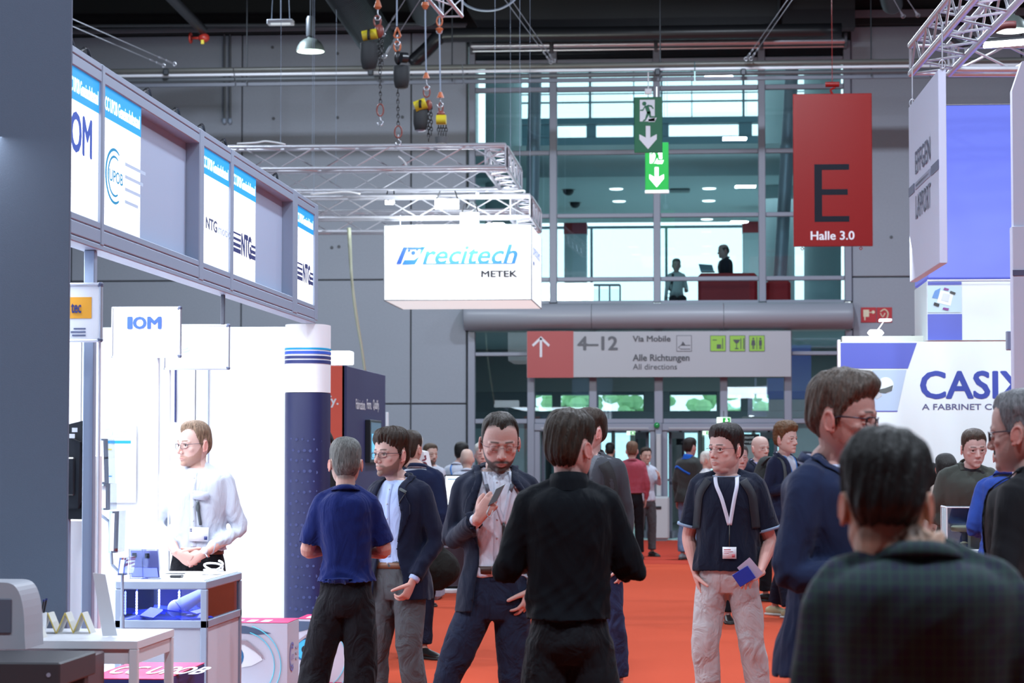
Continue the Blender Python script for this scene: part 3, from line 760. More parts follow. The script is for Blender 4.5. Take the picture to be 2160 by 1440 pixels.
        if J.get('open'):
            zz = [p[0] for p in J['open']]; ll = [p[1] for p in J['open']]; rr_ = [p[2] for p in J['open']]
            opf = lambda z: (np.interp(z, zz, ll), np.interp(z, zz, rr_))
        out['jacket'] = garment(Bj, J.get('part', 'jacket'), J.get('amp', .0035), jm, openf=opf, hem=jh, seed_=2, solid=.006)
        if opf or J.get('band'):
            Bc = MB(); n = 22; vs = []
            for i in range(n + 1):
                a = R(62) + (2 * PI - R(124)) * i / n; bk = (1 - math.cos(a)) / 2; x, y = math.sin(a), -math.cos(a); e_ = 1 - abs(i / n * 2 - 1) ** 6
                for (dr, zz_) in ((.012, 1.470), (.008, 1.500), (.011, 1.504), (.024, 1.478)):
                    vs.append((x * (.064 + dr), y * (.064 + dr) + .020, 1.47 + (zz_ - 1.47 + .030 * bk) * (.35 + .65 * e_)))
            Bc.add([warp(Vector(v)) for v in vs], [(i * 4 + j, i * 4 + j + 1, (i + 1) * 4 + j + 1, (i + 1) * 4 + j) for i in range(n) for j in range(3)])
            jc = put(Bc.mesh('collar'), 'collar', jm); so = jc.modifiers.new('thickness', 'SOLIDIFY'); so.thickness = .005; so.offset = 0
        if opf and J.get('lapel', .055):
            # lapels: a strip of the jacket front beside the opening, folded back
            me = out['jacket'].data; co = get_co(me); no = get_no(me); xl, xr = opf(co[:, 2]); lw = J.get('lapel', .055); lb = J.get('lapel_to', 1.12)
            wv = lw * np.interp(co[:, 2], [lb, lb + .12, 1.36, 1.40, 1.47], [.05, .6, 1.0, .75, .7])
            fr = (co[:, 1] < .02) & (co[:, 2] > lb) & (no[:, 1] < .5) & (co[:, 1] > -.26)
            kp = fr & (((co[:, 0] <= xl + .001) & (co[:, 0] > xl - wv)) | ((co[:, 0] >= xr - .001) & (co[:, 0] < xr + wv)))
            if kp.sum() > 20:
                lp = submesh(me, kp, 'lapel', no * .006)
                snap_edges(lp, opf, cv, extra=lambda z, a, b: [a - lw * np.interp(z, [lb, lb + .12, 1.36, 1.40, 1.47], [.05, .6, 1.0, .75, .7]), b + lw * np.interp(z, [lb, lb + .12, 1.36, 1.40, 1.47], [.05, .6, 1.0, .75, .7])])
                lo = put(lp, 'lapel', jm)
                so = lo.modifiers.new('thickness', 'SOLIDIFY'); so.thickness = .004; so.offset = 0
    # collar
    C = q.get('collar')
    if C is not None:
        Bc = MB(); n = 28; wid = R(C.get('gap', 26)); rad = .061 * (nw / .056); vs = []
        lp = C.get('point', .045); cy_ = C.get('cy', .018)
        for i in range(n + 1):
            t = i / n; a = wid + (2 * PI - 2 * wid) * t      # from front left round the back to front right
            bk = (1 - math.cos(a)) / 2
            x, y = math.sin(a), -math.cos(a); rx, ry = rad * 1.0, rad * 1.02
            ztop = 1.487 + .040 * bk + C.get('up', 0); zb = ztop - .034
            pt = max(0., 1 - min(t, 1 - t) * n / 3.2)
            vs += [(x * rx * 1.02, y * ry + cy_, zb), (x * rx, y * ry + cy_, ztop), (x * (rx + .010), y * (ry + .010) + cy_, ztop - .006),
                   (x * (rx + .027 + pt * .014), y * (ry + .026) + cy_ - pt * .024, ztop - .024 - pt * lp * .75)]
        fs = [(i * 4 + j, i * 4 + j + 1, (i + 1) * 4 + j + 1, (i + 1) * 4 + j) for i in range(n) for j in range(3)]
        Bc.add([warp(Vector(v)) for v in vs], fs); cm = C.get('mat') or shirt_m
        co_ = put(Bc.mesh('collar'), 'collar', cm); so = co_.modifiers.new('thickness', 'SOLIDIFY'); so.thickness = .0035; so.offset = 0
    if q.get('stand_collar') is not None:
        Bc = MB(); n = 30; sc = q['stand_collar']; vs = []
        for i in range(n + 1):
            a = R(10) + 2 * PI * .944 * i / n; bk = (1 - math.cos(a)) / 2; x, y = math.sin(a), -math.cos(a)
            for (dr, dz) in ((.016, -.045), (.010, -.01), (.006, .028), (.012, .030), (.020, -.005), (.030, -.045)):
                vs.append((x * (rad_ := .060 * nw / .056 + dr), y * rad_ * 1.03 + .02, 1.485 + .035 * bk + dz * sc.get('h', 1)))
        fs = [(i * 6 + j, i * 6 + j + 1, (i + 1) * 6 + j + 1, (i + 1) * 6 + j) for i in range(n) for j in range(5)]
        Bc.add([warp(Vector(v)) for v in vs], fs); put(Bc.mesh('collar'), 'collar', sc.get('mat') or out.get('jacket', out['shirt']).data.materials[0])
    if q.get('belt'):
        b = q['belt']; Bb_ = MB(); hw, f_, bk_ = .168 * bw + belly * .3, .116 * bd + belly * .85, .112 * bd; vs = []; n = 40; zc = b.get('z', 1.015)
        for i in range(n):
            a = 2 * PI * i / n; c_, s_ = math.cos(a), math.sin(a); x = math.copysign(abs(c_) ** .87, c_) * hw; d = f_ if s_ < 0 else bk_; y = math.copysign(abs(s_) ** .87, s_) * d + .003
            vs += [(x, y, zc - .018), (x, y, zc + .018)]
        Bb_.add(vs, [(2 * i, 2 * i + 1, (2 * i + 3) % (2 * n), (2 * i + 2) % (2 * n)) for i in range(n)])
        bo = put(Bb_.mesh('belt'), 'belt', mat(*b.get('mat', ('belt_brown', (.06, .025, .018), .45)))); so = bo.modifiers.new('thickness', 'SOLIDIFY'); so.thickness = .006; so.offset = 1
        if b.get('buckle'):
            Bk = MB(); Bk.path([(-.026, -f_ - .008, zc - .021), (.026, -f_ - .008, zc - .021), (.026, -f_ - .008, zc + .021), (-.026, -f_ - .008, zc + .021)], .0035, n=6, sub=1, closed=True)
            put(Bk.mesh('buckle'), 'buckle', mat('buckle_metal', (.6, .6, .6), .25, metal=1), bo)
    # things laid on the chest: ribbons projected on the surface
    tgt = [o for o in (out.get('jacket') if q.get('lan_on_jacket') else None, out['shirt']) if o]
    bvhs = [BVHTree.FromPolygons([tuple(v.co) for v in o.data.vertices], [tuple(p.vertices) for p in o.data.polygons]) for o in tgt]
    def proj(x, z, off=.004, back=False, bv=None):
        y0 = -.6 if not back else .6; best = None
        for b in (bv or bvhs):
            h = b.ray_cast(V3(x, y0, z), V3(0, -1 if back else 1, 0))
            if h[0] and (best is None or (h[0].y < best if not back else h[0].y > best)): best = h[0].y
        if best is None: best = -.10 if not back else .10
        return V3(x, best + (off if back else -off), z)
    def ribbon(path, width, material, name, parent=root, off=.004, back=False, sub=6, bv=None):
        P = catmull([V3(p[0], 0, p[1]) for p in path], sub); B_ = MB(); vs = []
        for i, p in enumerate(P):
            t = (P[min(i + 1, len(P) - 1)] - P[max(i - 1, 0)]).normalized(); s_ = V3(-t.z, 0, t.x) * (width / 2)
            a = proj(p.x - s_.x, p.z - s_.z, off, back, bv); b = proj(p.x + s_.x, p.z + s_.z, off, back, bv); vs += [a, b]
        B_.add(vs, [(2 * i, 2 * i + 1, 2 * i + 3, 2 * i + 2) for i in range(len(P) - 1)])
        o = put(B_.mesh(name), name, material, parent); so = o.modifiers.new('thickness', 'SOLIDIFY'); so.thickness = .0025; so.offset = 0; return o
    q['_proj'] = proj; q['_ribbon'] = ribbon; q['_put'] = put; q['_warp'] = warp; q['_arms'] = arms; q['_out'] = out; q['_HM'] = HM; q['_root'] = root; q['_k'] = k
    Ln = q.get('lanyard')
    if Ln:
        zb = Ln.get('z', 1.16); xb = Ln.get('x', 0.0); lm = mat('lanyard_' + Ln.get('name', 'white'), Ln.get('col', (.62, .64, .72)), .6)
        for s in (-1, 1): ribbon([(s * .062, 1.488), (s * .060 + xb * .3, 1.43), (s * .035 + xb * .7, (1.43 + zb) / 2 + .03), (xb + s * .002, zb)], Ln.get('w', .016), lm, 'lanyard')
        bz = zb - Ln.get('drop', .06)
        if not Ln.get('no_badge'):
            Bc = MB(); a = proj(xb, bz, .008); aw, ah = Ln.get('bw', .047), Ln.get('bh', .036)
            Bc.path([proj(xb, zb, .006), proj(xb, bz + ah, .009)], .003, n=6, sub=1); put(Bc.mesh('clip'), 'clip', mat('clip_black', (.03, .03, .03), .4))
            yb = min(proj(xb + dx, bz + dz, .005).y for dx in (-aw * .8, 0, aw * .8) for dz in (-ah, 0, ah))
            Bd = MB(); Bd.box((xb - aw, yb - .002, bz - ah), (xb + aw, yb, bz + ah)); bo = put(Bd.mesh('badge'), 'badge', mat('badge_card', (.72, .72, .76), .4))
            Bt_ = MB()
            for (x0, x1, z0, z1) in ((-.8, .2, .45, .62), (-.8, .5, .15, .26), (-.8, -.1, -.1, -.02), (.35, .8, -.75, -.2)): Bt_.box((xb + aw * x0, yb - .003, bz + ah * z0), (xb + aw * x1, yb - .002, bz + ah * z1))
            put(Bt_.mesh('print'), 'print', mat('badge_print', Ln.get('print', (.5, .10, .12)), .5), bo)['kind'] = 'stuff'
    if q.get('tie'):
        ribbon([(0, 1.475), (0, 1.40), (.003, 1.2), (0, 1.05)], .05, cloth('tie_' + q['tie'][0], q['tie'][1]), 'tie')
    if q.get('placket'):
        ribbon([(0, 1.47), (0, 1.3), (0, 1.1), (0, q['placket'])], .032, shirt_m, 'placket', off=.0015)
        Bb2 = MB()
        for i in range(6):
            p = proj(0, 1.44 - i * .085, .005); Bb2.ell(p, (.005, .002, .005), n=8, m=5)
        put(Bb2.mesh('buttons'), 'buttons', mat('button', (.5, .5, .55), .4))['kind'] = 'stuff'
    if q.get('bands'):      # contrast trims at sleeve ends and round neck
        bm_ = cloth('trim_' + q['bands'][0], q['bands'][1], bump=.1)
        for sd in 'LR':
            e = ends_[sd]; sh, el, wr = arms[sd]; d = (el - sh).normalized(); r = (.060 + ex * .6 + T.get('sleeve', 0)) * .90 * 1.06 + .003; B_ = MB()
            tube(B_, [warp(e - d * .012), warp(e + d * .004)], [r, r], n=22, ref=(0, 1, 0), sub=2, round_end=False); put(B_.mesh('sleeve_band'), 'sleeve_band', bm_)
        B_ = MB(); pts = []
        for i in range(28):
            a = 2 * PI * i / 28; pts.append(warp(V3(math.sin(a) * .086, -math.cos(a) * .078 + .008, 1.484 - .012 * math.cos(a))))
        B_.path(pts, .0085, n=8, sub=1, closed=True); put(B_.mesh('neck_band'), 'neck_band', bm_)
    return root
# ================================================================ THE HALL
def sroot(name, loc=(0, 0, 0)):
    o = bpy.data.objects.new(name, None); COL.objects.link(o); o.location = loc; o['kind'] = 'structure'; return o
def B1(a, b, bev=0.): return MB().box(a, b, bev)
M_wall = mat('concrete', (.27, .29, .345), .75, bump=.15, bscale=25, var=.06)
M_walljoint = mat('concrete_joint', (.10, .105, .12), .9)
M_black = mat('ceiling_black', (.010, .011, .014), .8)
M_blk2 = mat('black_gloss', (.015, .016, .02), .35)
M_frame = mat('window_frame', (.23, .245, .31), .45)
M_frame2 = mat('window_frame_dark', (.10, .11, .15), .5)
M_glass = glass('facade_glass', (.80, .915, .94), .07)
M_glass2 = glass('back_glass', (.93, .985, .99), .04)
M_alu = mat('aluminium', (.55, .56, .62), .35, metal=.8)
M_alum = mat('aluminium_matt', (.36, .38, .45), .45, metal=.35)
M_white = mat('white_panel', (.80, .81, .84), .5)
M_steel = mat('steel_tube', (.20, .21, .24), .35, metal=.7)
M_lob = mat('lobby_wall', (.40, .50, .53), .7)
M_lobd = mat('lobby_dark', (.15, .19, .21), .6)
M_lobc = mat('lobby_ceiling', (.62, .74, .76), .7)
M_red = mat('seat_red', (.35, .008, .015), .7)
M_lampw = mat('lamp_white', (1, 1, 1), .5, emit=12, ecol=(1, 1, 1))

YB = 43.3
zz = lambda py, px=1400, Y=YB: W(px, py, Y).z
xx = lambda px, Y=YB: W(px, 700, Y).x

def carpet_mat(name, c):
    m = mat(name, c, .95, bump=.5, bscale=420, var=.10, spec=.1); return m
fl = struct(B1((-24, -12, -.30), (24, YB - .2, -.02)).build('floor', mat('hall_floor', (.20, .20, .21), .6)))
M_carpet = carpet_mat('carpet_orange', (.53, .074, .034)); M_carpet2 = carpet_mat('carpet_red', (.45, .05, .03))
edges = [-3.1, -1.1, .9, 2.9, 4.9, 6.9]
for i in range(5):      # carpet rolls laid side by side along the aisle
    B1((edges[i] + .002, -4, -.02), (edges[i + 1] - .002, 33.9, 0), .0015).build('carpet_roll', M_carpet, fl)
B1((-3.1, 33.91, -.02), (6.9, YB - .12, .002)).build('carpet_roll', M_carpet2, fl)
struct(B1((-24, -12, 10.4), (24, YB + .6, 10.6)).build('ceiling', M_black))
struct(B1((-24.2, -12, 0), (-24, YB, 10.4)).build('wall_left', M_wall)); struct(B1((24, -12, 0), (24.2, YB, 10.4)).build('wall_right', M_wall))
struct(B1((-24, -12.2, 0), (24, -12, 10.4)).build('wall_front', M_wall))
# back wall: precast panels beside the glazed entrance
wbk = sroot('wall_back')
xl, xr = xx(985), xx(1797)
B1((-24, YB, 0), (xl, YB + .3, 10.4)).build('backing', M_walljoint, wbk); B1((xr, YB, 0), (24, YB + .3, 10.4)).build('backing', M_walljoint, wbk)
B1((xl, YB - .05, zz(88)), (xr, YB + .3, 10.4)).build('backing', M_black, wbk)
rows = [zz(1150), zz(851), zz(587), zz(62)]; rows[0] = 0
cl = [-24, xx(-560), xx(-200), xx(150), xx(509), xx(867), xl]; cr = [xr, xx(2160), xx(2520), xx(2880), 24]
for C_ in (cl, cr):
    for i in range(len(C_) - 1):
        for j in range(3): B1((C_[i] + .012, YB - .06, rows[j] + .012), (C_[i + 1] - .012, YB + .02, rows[j + 1] - .012), .012).build('panel', M_wall, wbk)
# dark band and ledges above the panels
B1((-24, YB - .25, zz(62)), (24, YB, 10.4)).build('bulkhead', M_black, wbk)
B1((-24, YB - .32, zz(60)), (xx(985), YB - .2, zz(53))).build('ledge', mat('ledge_grey', (.22, .23, .27), .5), wbk)
B1((xx(1797), YB - .32, zz(49)), (24, YB - .2, zz(34))).build('ledge', mat('ledge_grey', (.22, .23, .27), .5), wbk)
for px, z0, z1 in ((700, 130, 132), (640, 250, 252), (1050, 0, 0)): pass
for (px, py) in ((575, 100), (712, 113), (577, 250), (712, 248), (849, 247), (700, 522), (715, 520), (1880, 500), (1925, 710)):
    p = W(px, py, YB - .06); MB().lathe(p, [(.03, -.012), (.03, .0), (.02, .004)], 10, 'Y').build('anchor_cap', M_walljoint, wbk)

# ---- the glazed entrance wall
w1 = sroot('window_1')          # upper glazing, hall side
mu = [(990, 1003), (1160, 1175.5), (1379, 1394), (1601, 1616), (1782, 1797)]
Yf = YB - .02
for a, b in mu: B1((xx(a), Yf - .10, zz(638)), (xx(b), Yf + .10, zz(92)), .01).build('mullion', M_frame, w1)
tr = [(182, 192), (316, 325.5), (450, 459), (584, 593), (634, 641), (124, 131)]
for t0, t1 in tr:
    for i in range(4): B1((xx(mu[i][1]), Yf - .07, zz(t1)), (xx(mu[i + 1][0]), Yf + .07, zz(t0)), .01).build('transom', M_frame, w1)
lv = [(192, 316), (325.5, 450), (459, 584), (593, 634), (131, 182)]
for i in range(4):
    for (a, b) in lv: B1((xx(mu[i][1]), Yf - .01, zz(b)), (xx(mu[i + 1][0]), Yf + .01, zz(a))).build('pane', M_glass, w1)
    B1((xx(mu[i][1]), Yf - .01, zz(124)), (xx(mu[i + 1][0]), Yf + .01, zz(92))).build('dark_pane', mat('blind_glass', (.012, .016, .022), .12), w1)
# shiny blind tube over the glazing
for i, (a, b) in enumerate([(997, 1162), (1171, 1382), (1390, 1604), (1612, 1783)]):
    MB().rod((xx(a), YB - .35, zz(98)), (xx(b), YB - .35, zz(98)), .068, 14).rod((xx(a), YB - .35, zz(109.5)), (xx(b), YB - .35, zz(109.5)), .022, 8).build('blind_tube', M_alu, w1, smooth=True, angle=40)
for px in (997, 1166, 1386, 1608, 1785): B1((xx(px) - .03, YB - .4, zz(112)), (xx(px) + .03, YB - .1, zz(82)), .008).build('bracket', M_steel, w1)
# rounded canopy under the glazing
prof = []
z1_, z0_ = zz(640), zz(697)
for i in range(15):
    a = PI / 2 - PI * i / 14; prof.append((YB - .12 - .42 * math.cos(a) ** .8 if math.cos(a) > 1e-6 else YB - .12, (z0_ + z1_) / 2 + (z1_ - z0_) / 2 * math.sin(a)))
seg = [979, 1250, 1526, 1800]
for i in range(3):
    x0, x1 = xx(seg[i]) + .004, xx(seg[i + 1]) - .004; B_ = MB(); n = len(prof); vs = []
    en = [(x0, 0)] if i else [(x0, -.18), (x0 + .03, -.05), (x0 + .12, 0)]
    ex_ = [(x1, 0)] if i < 2 else [(x1 - .12, 0), (x1 - .03, -.05), (x1, -.18)]
    st = en + ex_
    for (x, k) in st: vs += [(x, min(y - k * (1 if y < YB - .13 else 0), YB - .12), (z0_ + z1_) / 2 + (z - (z0_ + z1_) / 2) * (1 + k * .6)) for (y, z) in prof]
    fs = [(s * n + j, s * n + j + 1, (s + 1) * n + j + 1, (s + 1) * n + j) for s in range(len(st) - 1) for j in range(n - 1)] + [tuple(range(n)), tuple((len(st) - 1) * n + j for j in range(n))]
    o = B_.add(vs, fs).build('canopy_section', mat('canopy_paint', (.27, .28, .33), .4), None, smooth=True, angle=45)
    if i == 0: can = sroot('trim_1')
    o.parent = can
# lower glazing
w2 = sroot('window_2')
lm = [(988, 1003), (1113, 1128), (1243, 1259), (1380, 1398), (1518, 1534), (1653, 1669), (1782, 1797)]
zl_top, zl_bot = zz(698), zz(893)
for k, (a, b) in enumerate(lm):
    z_lo = 0 if k in (0, 1, 5, 6) else zl_bot
    B1((xx(a), Yf - .10, z_lo), (xx(b), Yf + .10, zl_top), .01).build('mullion', M_frame, w2)
for i in range(6):
    B1((xx(lm[i][1]), Yf - .07, zz(893)), (xx(lm[i + 1][0]), Yf + .07, zz(883)), .01).build('transom', M_frame, w2)
    if i in (0, 5):
        B1((xx(lm[i][1]), Yf - .07, zz(750)), (xx(lm[i + 1][0]), Yf + .07, zz(742)), .01).build('transom', M_frame, w2)
        cells = [(700, 742), (750, 883), (893, 1137)]
    else: cells = [(700, 883)]
    for a, b in cells: B1((xx(lm[i][1]), Yf - .01, zz(b) if b < 1100 else .02), (xx(lm[i + 1][0]), Yf + .01, zz(a))).build('pane', M_glass, w2)
# doors: door_1 left opening, door_2 right opening; leaves stand open inwards
for di, (a, b) in enumerate(((1128, 1382), (1396, 1653))):
    dr = sroot('door_%d' % (di + 1)); x0, x1 = xx(a), xx(b); zt = zz(893)
    B1((x0, Yf - .12, zz(908)), (x1, Yf + .12, zt), .01).build('door_head', M_frame, dr)
    B1((x0, Yf - .09, 0), (x0 + .10, Yf + .12, zz(908)), .01).build('jamb', M_frame, dr); B1((x1 - .10, Yf - .09, 0), (x1, Yf + .12, zz(908)), .01).build('jamb', M_frame, dr)
    B1((x0 + .12, Yf - .13, zz(905)), (x1 - .12, Yf - .10, zz(901)), .004).build('sensor_bar', mat('bar_grey', (.35, .36, .4), .3), dr)
    for hx, sg in ((x0 + .14, 1), (x1 - .14, -1)):
        # open leaf, seen edge-on
        L = 1.15; lf = MB(); ya = Yf + .12; h = zz(908) - .02; ang = R(78); dx, dy = math.cos(ang) * L * sg, math.sin(ang) * L
        ax = Vector((dx, dy, 0)) / 2; th = Vector((-dy, dx, 0)).normalized() * .025
        c = Vector((hx + dx / 2, ya + dy / 2, 0))
        for (f0, f1, z0, z1) in ((-1, -.86, .02, h), (.86, 1, .02, h), (-1, 1, .02, .16), (-1, 1, h - .12, h), (-1, 1, 1.0, 1.06)):
            lf.obox(c + ax * ((f0 + f1) / 2) + Vector((0, 0, (z0 + z1) / 2)), ax * ((f1 - f0) / 2), th, Vector((0, 0, (z1 - z0) / 2)))
        lo = lf.build('door_leaf', M_frame2, dr); lo['kind'] = 'stuff'
        MB().obox(c + Vector((0, 0, h / 2)), ax * .86, th * .3, Vector((0, 0, h / 2 - .05))).build('pane', M_glass2, lo)
        MB().rod(c + ax * .8 - th * 2.2 + V3(0, 0, .8), c + ax * .8 - th * 2.2 + V3(0, 0, 1.5), .016, 8).build('door_handle', M_alu, lo)
# post between the doors with its cabinet and green button
post = sroot('trim_2'); B1((xx(1382), Yf - .14, 0), (xx(1396), Yf + .1, zz(893)), .01).build('post', M_frame, post)
cab = thing('sensor_cabinet', (xx(1389), YB - .35, 0), 'grey metal cabinet with a slot between the two glass doors', 'cabinet')
B1((xx(1368), YB - .55, .03), (xx(1411), YB - .13, zz(1046)), .03).build('body', mat('cab_grey', (.42, .43, .46), .45), cab)
B1((xx(1374), YB - .53, 0), (xx(1405), YB - .15, .04)).build('plinth', M_steel, cab)
B1((xx(1383), YB - .57, zz(1072)), (xx(1395), YB - .54, zz(1066)), .01).build('slot', M_blk2, cab)
B1((xx(1384), YB - .30, zz(1046)), (xx(1394), YB - .13, zz(915)), .01).build('riser', mat('cab_grey', (.42, .43, .46), .45), cab)
tag(MB().ell(W(1385.5, 897, Yf - .16), (.055, .05, .055)).build('door_lamp', mat('green_dome', (.01, .25, .06), .2), smooth=True), 'round green dome lamp on the post between the doors', 'lamp')
def exit_print(B_w, B_g, o, u, v, w_, h_):      # simplified running figure and arrow parts, in unit space
    pass

# ---- lobby behind the glass
YL = 58.5
lobby = sroot('floor_lobby')
def xl_(px, Y=YL): return W(px, 700, Y).x
def zl_(py, Y=YL, px=1400): return W(px, py, Y).z
B1((xl - 6, YB + .3, -.1), (xr + 6, YL + 2, 0)).build('lobby_floor', mat('lobby_tile', (.30, .36, .37), .25), lobby)
B1((xl - 6, YB + .3, 0), (xl - 1.2, YL + .1, 12)).build('side_wall', M_lob, lobby); B1((xr + 1.2, YB + .3, 0), (xr + 6, YL + .1, 12)).build('side_wall', M_lob, lobby)
B1((xl - 6, YB + .3, 12), (xr + 6, YL + .1, 12.2)).build('lobby_roof', M_lobc, lobby)
z2 = zz(640) - .10
B1((xl - 1.2, YB + .15, z2 - .35), (xr + 1.2, YL, z2)).build('upper_floor', M_lobc, lobby)
B1((xl - 1.2, YB + .15, zz(883)), (xr + 1.2, YB + .45, z2)).build('floor_edge', M_lob, lobby) if False else None
# mezzanine slab with rounded lip and downlights
ms = sroot('ceiling_lobby'); ym0, ym1 = 48.0, 57.6
zm = W(1400, 372, ym0).z
B1((xl - 1.2, ym0, zm), (xr + 1.2, ym1, zm + .12)).build('soffit', M_lobc, ms)
MB().rod((xl - 1.2, ym0, zm + .25), (xr + 1.2, ym0, zm + .25), .25, 16).build('soffit_lip', M_lob, ms, smooth=True)
B1((xl - 1.2, ym0 - .05, zm + .3), (xr + 1.2, ym0 + .12, W(1400, 305, ym0).z)).build('parapet', M_lobc, ms)
for (px, py) in ((1300, 398), (1496, 397), (1306, 424), (1495, 423), (1321, 475), (1327, 487), (1491, 462), (1490, 477), (1490, 488)):
    t = (zm - EYE.z); r = ray(px, py); p = EYE + r * (t / r.z)
    if p.y < ym1: MB().lathe(p, [(.13, -.02), (.15, .0), (.13, .01)], 14).build('downlight', mat('downlight', (1, 1, 1), .5, emit=3), ms)
for (px, py) in ((1199, 400), (1213, 427)):
    t = (zm - EYE.z); r = ray(px, py); p = EYE + r * (t / r.z); MB().ell(p + V3(0, 0, -.03), (.12, .12, .10), n=10, m=6).rod(p + V3(0, 0, .0), p + V3(0, 0, .05), .16, 12).build('dome_camera', M_blk2, ms, smooth=True)
p = EYE + ray(1434, 399) * ((zm - EYE.z) / ray(1434, 399).z); B1(p + V3(-.22, -.2, -.06), p + V3(.22, .2, 0), .03).build('ceiling_box', mat('box_grey', (.2, .24, .26), .5), ms)
# exterior glazing at the far side
w3 = sroot('window_3'); M_fb = mat('outer_frame', (.16, .27, .33), .5)
def bar(px0, py0, px1, py1, name='frame_bar', m=M_fb, Y=YL, t=.08, par=None): return B1((xl_(px0, Y), Y - t, zl_(py1, Y)), (xl_(px1, Y), Y + t, zl_(py0, Y)), .01).build(name, m, par or w3)
for (a, b) in ((1243, 1248), (1337, 1339), (1395, 1399), (1460, 1462), (1568, 1573), (1650, 1654)): bar(a, 120, b, 250)
for (a, b) in ((120, 150), (213, 215.5), (196, 197)): bar(1100, a, 1700, b)
bar(1100, 249, 1700, 262, t=.2); bar(1100, 290, 1700, 308, t=.2)
for (a, b) in ((1100, 1176), (1238, 1258), (1337, 1352), (1395, 1412), (1560, 1588), (1640, 1700)): bar(a, 262, b, 290, t=.15)
for (a, b) in ((1246, 1250), (1404, 1408), (1572, 1576), (1120, 1124)): bar(a, 480, b, 640)
bar(1100, 476, 1700, 481)
for i, (a, b) in enumerate(((1100, 1246), (1250, 1404), (1408, 1572), (1576, 1700))):
    bar(a, 481, b, 640, 'pane', M_glass2, YL, .01); bar(a, 150, b, 249, 'pane', M_glass2, YL, .01); bar(a, 262, b, 290, 'pane', M_glass2, YL, .01)
B1((xl - 1.2, YL - .05, z2 - 1.2), (xr + 1.2, YL + .25, zl_(640))).build('spandrel', M_lobd, w3)
# slanting tubes and round columns of the upper lobby
upc = []
for (p0, p1, r, m, nm, lb) in (((1128, 190, 46.5), (1118, 640, 46.5), .13, M_alum, 'sloping_tube', 0), ((1668, 190, 46.5), (1640, 640, 46.5), .13, M_alum, 'sloping_tube', 0),
                               ((1062, 150, 49), (1062, 640, 49), .38, M_lob, 'round_column', 0), ((1640, 150, 50), (1640, 640, 50), .36, M_lob, 'round_column', 0), ((1735, 150, 49), (1735, 640, 49), .38, M_lob, 'round_column', 0)):
    a = W(p0[0], p0[1], p0[2]); b = W(p1[0], p1[1], p1[2]); b.z = z2
    MB().rod(b, a + (a - b) * .25, r, 24).build(nm, m, lobby, smooth=True, angle=50)
    if nm == 'sloping_tube': c = b.lerp(a, .72); MB().rod(c, c + (a - b).normalized() * .16, r * 1.12, 24).build('tube_collar', m, lobby)
for (a, b, sg) in ((1190, 1237, 1), (1567, 1616, -1)):
    Yp = 54.; x0, x1 = W(a, 500, Yp).x, W(b, 500, Yp).x; pr = sroot('trim_%d' % (3 if sg > 0 else 4))
    B1((x0, Yp, z2), (x1, Yp + .4, W(1400, 470, Yp).z - .22), .02).build('pier', M_lob, pr); B1((x0 - .01, Yp - .01, W(1400, 492, Yp).z), (x1 + .01, Yp + .41, W(1400, 468, Yp).z), .01).build('red_cap', mat('cap_red', (.28, .01, .02), .5), pr)
# sofas, chair, railing upstairs
def sofa(px0, px1, py, Y, label):
    x0, x1 = W(px0, py, Y).x, W(px1, py, Y).x; zt = W(1400, py, Y).z; s = thing('sofa', ((x0 + x1) / 2, Y, z2), label, 'sofa', None)
    B1((x0, Y, z2 + .08), (x1, Y + .18, zt), .06).build('backrest', M_red, s); B1((x0, Y + .1, z2 + .08), (x1, Y + .8, z2 + .42), .05).build('seat', M_red, s)
    for x in (x0 + .08, x1 - .08):
        B1((x - .07, Y + .05, z2 + .08), (x + .07, Y + .8, zt - .12), .04).build('armrest', M_red, s)
    for x in (x0 + .08, x1 - .08):
        for y in (Y + .08, Y + .7): MB().rod((x, y, z2), (x, y, z2 + .09), .02, 8).build('leg', M_steel, s)
sofa(1472, 1598, 576, 44.6, 'long dark red sofa upstairs with the man in a suit sitting on it'); sofa(1616, 1668, 591, 44.7, 'short dark red sofa upstairs beside the right mullion')
sofa(1140, 1160, 597, 44.8, 'dark red armchair upstairs behind the white lit box'); sofa(1203, 1246, 607, 46.5, 'bright red low sofa upstairs left of the railing')
rl = thing('railing', W(1275, 620, 50), 'glass and steel stair railing upstairs in front of the bright window', 'railing')
for (a, b) in ((1240, 1308),):
    MB().rod(W(a, 601, 50), W(b, 601, 50), .025, 8).build('handrail', M_steel, rl)
    for px in (1242, 1264, 1286, 1308): q0 = W(px, 601, 50); MB().rod((q0.x, q0.y, z2), q0, .018, 8).build('post', M_steel, rl)
    q0, q1 = W(1242, 610, 50), W(1308, 610, 50); B1((q0.x, 49.99, z2 + .05), (q1.x, 50.01, q0.z)).build('pane', M_glass2, rl)
ch = thing('armchair', W(1185, 625, 45.5), 'dark grey shell armchair upstairs at the left window', 'chair'); c = W(1192, 626, 45.5)
MB().ell((c.x, 45.5, z2 + .34), (.34, .30, .22)).build('shell', M_lobd, ch, smooth=True); MB().rod((c.x, 45.5, z2), (c.x, 45.5, z2 + .2), .04, 8).lathe((c.x, 45.5, z2), [(.2, 0), (.2, .02), (.03, .04)], 14).build('base', M_steel, ch)
